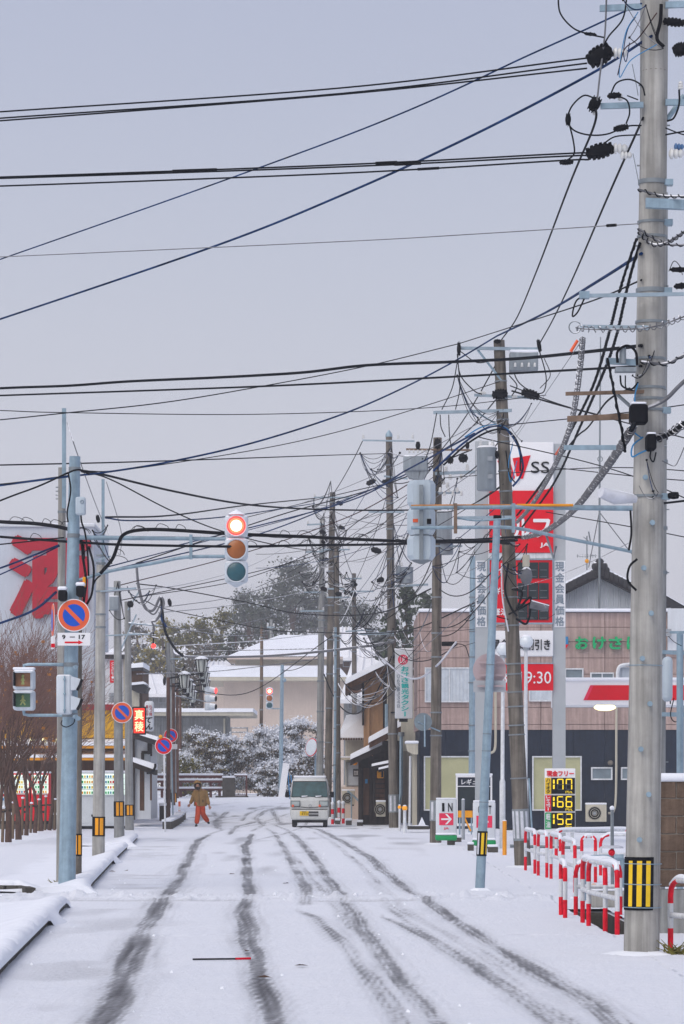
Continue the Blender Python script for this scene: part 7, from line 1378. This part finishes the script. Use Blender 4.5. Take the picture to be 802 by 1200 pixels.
V, Fc = ball(HEAD+Vector((.01, .03, .02)), .168, 18, (.95, .95, 1.2)); V = [v+Vector((-.02, 0, 0))*max(0, (v.z-HEAD.z)/.15) for v in V]; hd = mk('hood', ([v for v in V], [f for f in Fc if sum((V[i].y-HEAD.y) for i in f)/len(f) > -.055 or sum((V[i].z-HEAD.z) for i in f)/len(f) > .105]), 'jacket', pr_)
mk('hood_fur', tube([HEAD+Vector((.105*math.cos(q), -.10, .12*math.sin(q)-.02)) for q in [i*math.pi/9 for i in range(19)]], .022, 7, False), 'fur_dark', pr_)
mk('face', [ball(HEAD+Vector((0, -.075, -.01)), .07, 12, (.95, .55, 1.15)), lathe(HEAD+Vector((0, -.11, .0)), (0, -1, -.3), [(0, .014), (.03, .012), (.036, .004)], 6)]+[ball(HEAD+Vector((s*.028, -.107, .012)), .011, 6) for s in (-1, 1)], 'skin', pr_); mk('beard', ball(HEAD+Vector((0, -.088, -.07)), .05, 10, (1, .6, .8)), 'fur_dark', pr_)
for W_, E_, s in ((WL, EL, -1), (WR, ER, 1)):
    dr = (W_-E_).normalized(); sd_v = dr.cross(Vector((0, 1, 0))).normalized(); fs = [tube([W_-dr*.02, W_+dr*.05, W_+dr*.085], [.03, .042, .036], 8)]
    for i, ln in enumerate((.065, .075, .07, .055)):
        b0 = W_+dr*.075+sd_v*((i-1.5)*.021); fs.append(tube([b0, b0+dr*ln*.55+Vector((0, -.012, 0)), b0+dr*ln+Vector((0, -.035, 0))], [.011, .010, .008], 6))
    tb = W_+dr*.03+sd_v*s*.035; fs.append(tube([tb, tb+dr*.035+sd_v*s*.02, tb+dr*.06+sd_v*s*.022+Vector((0, -.015, 0))], [.013, .011, .009], 6)); mk('hand', fs, 'skin', pr_)
for A_, dx in ((AL, -.02), (AR, .05)):
    mk('shoe', skinned([A_+Vector((0, .04, -.03)), A_+Vector((dx*.6, -.08, -.045)), A_+Vector((dx, -.17, -.05))], [(0, 1), (1, 2)], [.055, .05, .04]), 'fur_dark', pr_)

# ================================================================ VEGETATION
def leaves(clumps, per, size, seed, mats, snow_bias, squash=.8, loose=1.0):
    """leaf-sized faces filling ellipsoid clumps: returns verts, quads, material index"""
    rg = np.random.default_rng(seed); VV, MI = [], []
    for (c, r) in clumps:
        n = int(per*r*r); d = rg.normal(size=(n, 3)); d /= np.linalg.norm(d, axis=1)[:, None]; rad = np.minimum(np.abs(rg.normal(size=n))*.62, 1.5)*r*loose
        ctr = np.array(c)+d*rad[:, None]*np.array([1, 1, squash])
        a = rg.normal(size=(n, 3)); a /= np.linalg.norm(a, axis=1)[:, None]; b = np.cross(a, rg.normal(size=(n, 3))); b /= np.linalg.norm(b, axis=1)[:, None]
        sz = size*(.5+rg.random(n))[:, None]
        VV.append(np.stack([ctr-a*sz, ctr+b*sz*.6, ctr+a*sz, ctr-b*sz*.6], 1)); up = d[:, 2]*.85+rg.normal(size=n)*.24
        mi = np.where(up > snow_bias, 1, 0); mi = np.where((mi == 0) & (rg.random(n) < .16), 2, mi); MI.append(mi)
    VV = np.concatenate(VV).reshape(-1, 3); n = len(VV)//4
    return VV, np.arange(n*4).reshape(-1, 4), np.concatenate(MI)
def leafy(name, parent, data, mats):
    V, Fq, mi = data; b = np.array(BASE[parent.name]); me = raw_mesh(name, V-b, Fq, mats, False); me.polygons.foreach_set('material_index', mi.astype(np.int32)); me.update()
    o_ = bpy.data.objects.new(name, me); link(o_); o_.parent = parent; BASE[o_.name] = Vector(b); return o_
# hill behind the town
hxs = np.linspace(-160, 120, 70); hys = np.linspace(236, 520, 46)
def hillz(X, Y):
    ridge = np.interp((X/Y*F)+CX, [-300, 100, 200, 300, 350, 420, 480, 600, 900], [760, 770, 762, 752, 742, 755, 770, 785, 780]); top = CH+(HY-ridge)*330/F
    return -1+(top+1)*sstep(238, 330, Y)+1.2*np.sin(X*.13+Y*.05)
V, Fq = sheet(hxs, hys, hillz); o = bpy.data.objects.new('hill', raw_mesh('hill', V, Fq, 'hill_thicket')); link(o); o['kind'] = 'structure'
def hill_tree(px, ytop, d, wpx, label, leaf, seed, ybase=None, conifer=False, snow=.72):
    X = (px-CX)*d/F; zb_ = max(float(hillz(np.array(X), np.array(float(d)))) if d > 236 else .85, .5)-.3; zt = P(0, ytop, d).z; hgt = zt-zb_; wd = wpx*d/F/2*1.2
    q = thing('conifer_tree' if conifer else 'broadleaf_tree', (X, d, zb_), label, 'tree', 'trees on the hill'); rg = random.Random(seed)
    mk('trunk', tube([(X, d, zb_), (X+rg.uniform(-.4, .4), d, zb_+hgt*.5), (X, d, zb_+hgt*.92)], [.32, .22, .05], 8), 'bark', q)
    cl = []; n = 26 if not conifer else 34
    for i in range(n):
        if conifer: u = (i+.5)/n; zz = zb_+hgt*(.12+.86*u); rr = wd*(1.02-u)**.75; a = i*2.4; cl.append(((X+math.cos(a)*rr*.6, d+math.sin(a)*rr*.6, zz), max(.45, rr*.42)))
        else:
            u = rg.random()**.8; a = rg.uniform(0, 6.28); rr = wd*math.sqrt(max(.05, 1-(2*u-.85)**2*.75))*rg.uniform(.25, .85); cl.append(((X+math.cos(a)*rr, d+math.sin(a)*rr*.7, zb_+hgt*(.22+.72*u)), wd*rg.uniform(.24, .44)))
    mk('limbs', [tube([(X, d, zb_+hgt*.35), tuple(c[0])], [.09, .02], 4) for c in cl[::3]], 'bark', q)
    leafy('crown', q, leaves(cl, 520 if conifer else 460, .15 if conifer else .135, seed, None, snow), [leaf, 'leaf_snow', 'leaf_grey' if leaf != 'leaf_grey' else 'leaf_dark'])
for k, a in enumerate([(345, 656, 300, 76, 'tallest grey green tree on the hill above the red signal', 'leaf_grey'), (312, 688, 275, 60, 'dark rounded tree left of the tallest hill tree', 'leaf_grey'), (295, 690, 300, 50, 'grey tree peeking above green trees below signal', 'leaf_grey'), (258, 706, 260, 58, 'large olive green tree below the red signal', 'leaf_olive'), (222, 716, 258, 46, 'olive tree behind the street lanterns', 'leaf_olive'), (190, 716, 270, 46, 'yellowish tree behind left pole wires', 'leaf_yellow'),
     (330, 725, 255, 60, 'dark green tree at foot of the tallest hill tree', 'leaf_dark'), (290, 742, 250, 46, 'brownish low tree right of olive tree', 'leaf_shrub'), (425, 706, 290, 60, 'grey rounded tree behind short distant pole', 'leaf_grey'), (384, 700, 320, 60, 'pale tree behind the tallest cluster pole', 'leaf_grey'), (160, 730, 290, 50, 'low yellow brown tree at left end of hill', 'leaf_shrub'), (404, 730, 262, 34, 'small brown tree behind cluster poles', 'leaf_shrub'), (240, 748, 246, 60, 'bare greyish thicket tree under olive tree', 'leaf_shrub'), (206, 722, 252, 44, 'olive brown tree above the nearest lantern', 'leaf_olive'), (238, 716, 254, 48, 'broad olive tree left of the largest olive tree', 'leaf_olive'), (276, 724, 251, 46, 'green tree directly under the signal lenses', 'leaf_dark'), (306, 740, 249, 44, 'brown tree above the beige hall roof', 'leaf_shrub'), (178, 742, 250, 44, 'yellow brown tree beside the red beacon', 'leaf_yellow'), (268, 746, 248, 40, 'low dark tree above hall left roof', 'leaf_dark'), (362, 735, 256, 50, 'grey green tree left behind cluster poles', 'leaf_grey'), (445, 735, 262, 50, 'grey tree behind the taxi sign pole', 'leaf_grey')]): hill_tree(*a, seed=100+k)
for k, a in enumerate([(478, 682, 170, 44, 'dark pine behind transformer pole left of pink building', 'leaf_dark'), (500, 692, 176, 34, 'second dark pine half hidden by pink building', 'leaf_dark'), (458, 715, 172, 30, 'small pine left behind taxi sign pole', 'leaf_dark')]): hill_tree(*a, seed=200+k, conifer=True, snow=.9)
# snowy shrubs at the street end
for k, (x_, yt, yb, w_, d, lf, sn, lb) in enumerate([(235, 852, 915, 74, 164, 'leaf_shrub', .22, 'brown leafy shrub dusted with snow behind the railing'), (268, 862, 916, 66, 166, 'leaf_shrub', .18, 'middle brownish shrub behind stone end block'), (312, 851, 914, 84, 168, 'leaf_shrub', -.32, 'large snow laden shrub left of slim signal pole'), (350, 840, 914, 84, 170, 'leaf_shrub', -.2, 'tall snow laden shrub behind the parked van'), (330, 890, 936, 70, 161, 'leaf_shrub', -.05, 'low snowy shrub along the kerb before van'), (215, 880, 918, 40, 163, 'leaf_olive', .3, 'olive shrub behind person and lantern posts'), (366, 880, 928, 34, 160, 'leaf_shrub', .2, 'snow dusted shrub under the convex mirror')]):
    b_ = gp(x_, d); q = thing('shrub', b_, lb, 'shrub', 'snowy shrubs at the street end'); rg = random.Random(300+k); wd = w_*d/F/2; h = P(0, yt, d).z-b_.z; z0_ = max(0, P(0, yb, d).z-b_.z)*.3; cl = []
    for i in range(90):
        a, u = rg.uniform(0, 6.28), rg.random(); rr = wd*math.sqrt(1-u*u*.85)*rg.uniform(.1, 1.05); cl.append(((b_.x+math.cos(a)*rr, d+math.sin(a)*rr*.6, b_.z+z0_+.2+(h-z0_-.5)*u), rg.uniform(.22, .5)))
    mk('stems', [tube([tuple(b_), tuple(c[0])], [.05, .015], 4) for c in cl[::3]], 'bark', q); leafy('foliage', q, leaves(cl, 2600, .062, 300+k, None, sn), [lf, 'leaf_snow', 'leaf_yellow' if k in (0, 5) else 'leaf_dark'])
# bare street trees on the left
def bare_tree(px, py, hgt, spread, lean, seed, label, th=.085):
    b_ = G(px, py); q = thing('bare_tree', b_, label, 'tree', 'bare street trees on left'); rg = random.Random(seed); tr, br, tw = [], [], []; lf = []
    def grow(p, dr, ln, r, lev):
        n = 3; pts = [p]; d_ = dr.copy()
        for i in range(n):
            d_ = (d_+Vector((rg.gauss(0, .10), rg.gauss(0, .10), .05+rg.gauss(0, .04)))).normalized(); pts.append(pts[-1]+d_*ln/n)
        rs = [r*(1-.5*i/n) for i in range(n+1)]; (tr if lev == 0 else br if lev <= 2 else tw).append((pts, rs, lev))
        if lev >= 5: return
        kids = (7, 4, 4, 3, 2)[lev]
        for i in range(kids):
            u = rg.uniform(.35 if lev else .62, 1.0); j = min(n-1, int(u*n)); o2 = pts[j].lerp(pts[j+1], u*n-j); ang = rg.uniform(.2, .62); az_ = rg.uniform(0, 6.28) if lev else i*6.28/kids+rg.uniform(-.3, .3)
            a_, c_ = frame_of(d_); nd = (d_*math.cos(ang)+(a_*math.cos(az_)+c_*math.sin(az_))*math.sin(ang)+Vector((lean*.12, 0, .10))).normalized()
            grow(o2, nd, ln*rg.uniform(.62, .86) if lev else hgt*.34*rg.uniform(.8, 1.15), max(.006, rs[j]*.55), lev+1)
        if lev == 4 and rg.random() < .03: lf.append(pts[-1])
    grow(b_, Vector((lean*.05, 0, 1)).normalized(), hgt*.40, th, 0)
    mk('trunk', [tube(*t_[:2], 8) for t_ in tr], 'bark', q); mk('branches', [tube(*t_[:2], 5, False) for t_ in br], 'bark', q); mk('twigs', [tube(*t_[:2], 3, False) for t_ in tw], 'twig', q)
    if lf: mk('dead_leaves', [box(p, (.09, .05, .07), rg.uniform(0, 3)) for p in lf], 'leaf_orange', q, False)
for k, (x_, y_, h, ln, lb) in enumerate([(10, 987, 5.6, .6, 'first bare street tree from left with thick trunk'), (22, 984, 5.4, 1.6, 'second bare street tree leaning right'), (31, 979, 5.2, .8, 'third bare street tree with slim trunk'), (41, 976, 5.4, 1.4, 'fourth bare street tree beside stakes'), (58, 973, 5.2, 1.0, 'bare street tree nearest the signal pole'), (-9, 990, 5.4, .5, 'bare street tree cut by left edge'), (49, 974, 4.8, .6, 'bare street tree second from signal pole')]):
    bare_tree(x_, y_, h, 1, ln, 400+k, lb, .10 if k < 2 else .075)
for k, (x_, y_) in enumerate(((3, 987), (15, 983), (26, 979), (36, 976), (45, 974), (53, 973), (-4, 989), (64, 973))):
    b_ = G(x_, y_); q = thing('tree_stake', b_, 'wooden support stake between the bare street trees', 'stake', 'stakes of the street trees'); mk('stake', tube([b_, b_+Vector((.03, 0, .95+.1*(k % 3)))], .045, 8), 'wood_stake', q); mk('crossbar', tube([b_+Vector((-.22, .02, .88)), b_+Vector((.25, .02, .9))], .03, 6), 'wood_dark', q); mk('snow_cap', ball(b_+Vector((.03, 0, 1.0+.1*(k % 3))), .06, 8, (1, 1, .6)), 'snow', q)
for k, (x_, y_, lb) in enumerate(((69, 1040, 'small green weeds at foot of signal pole'), (790, 1119, 'tuft of green grass at foot of right guard pipe'), (438, 958, 'low green weeds beside timber shop handrail'))):
    b_ = G(x_, y_); q = thing('weed_tuft', b_, lb, 'weeds'); rg = random.Random(k); mk('blades', [tube([b_+Vector((rg.uniform(-.1, .1), rg.uniform(-.08, .08), 0)), b_+Vector((rg.uniform(-.2, .2), rg.uniform(-.1, .1), rg.uniform(.06, .16)))], [.012, .003], 3) for _ in range(26)], 'leaf_olive', q)
# air
hz = mk('haze', box((0, 262, 29), (700, 584, 64)), 'snow', None, False); hz.data.materials.clear(); hz['kind'] = 'stuff'
m = bpy.data.materials.new('haze'); m.use_nodes = True; t = m.node_tree; t.nodes.remove(t.nodes['Principled BSDF']); vv = N(t, 'ShaderNodeVolumePrincipled'); vv.inputs['Color'].default_value = (.97, .975, 1, 1); vv.inputs['Density'].default_value = .0006; vv.inputs['Anisotropy'].default_value = .2
t.links.new(vv.outputs[0], t.nodes['Material Output'].inputs['Volume']); hz.data.materials.append(m)
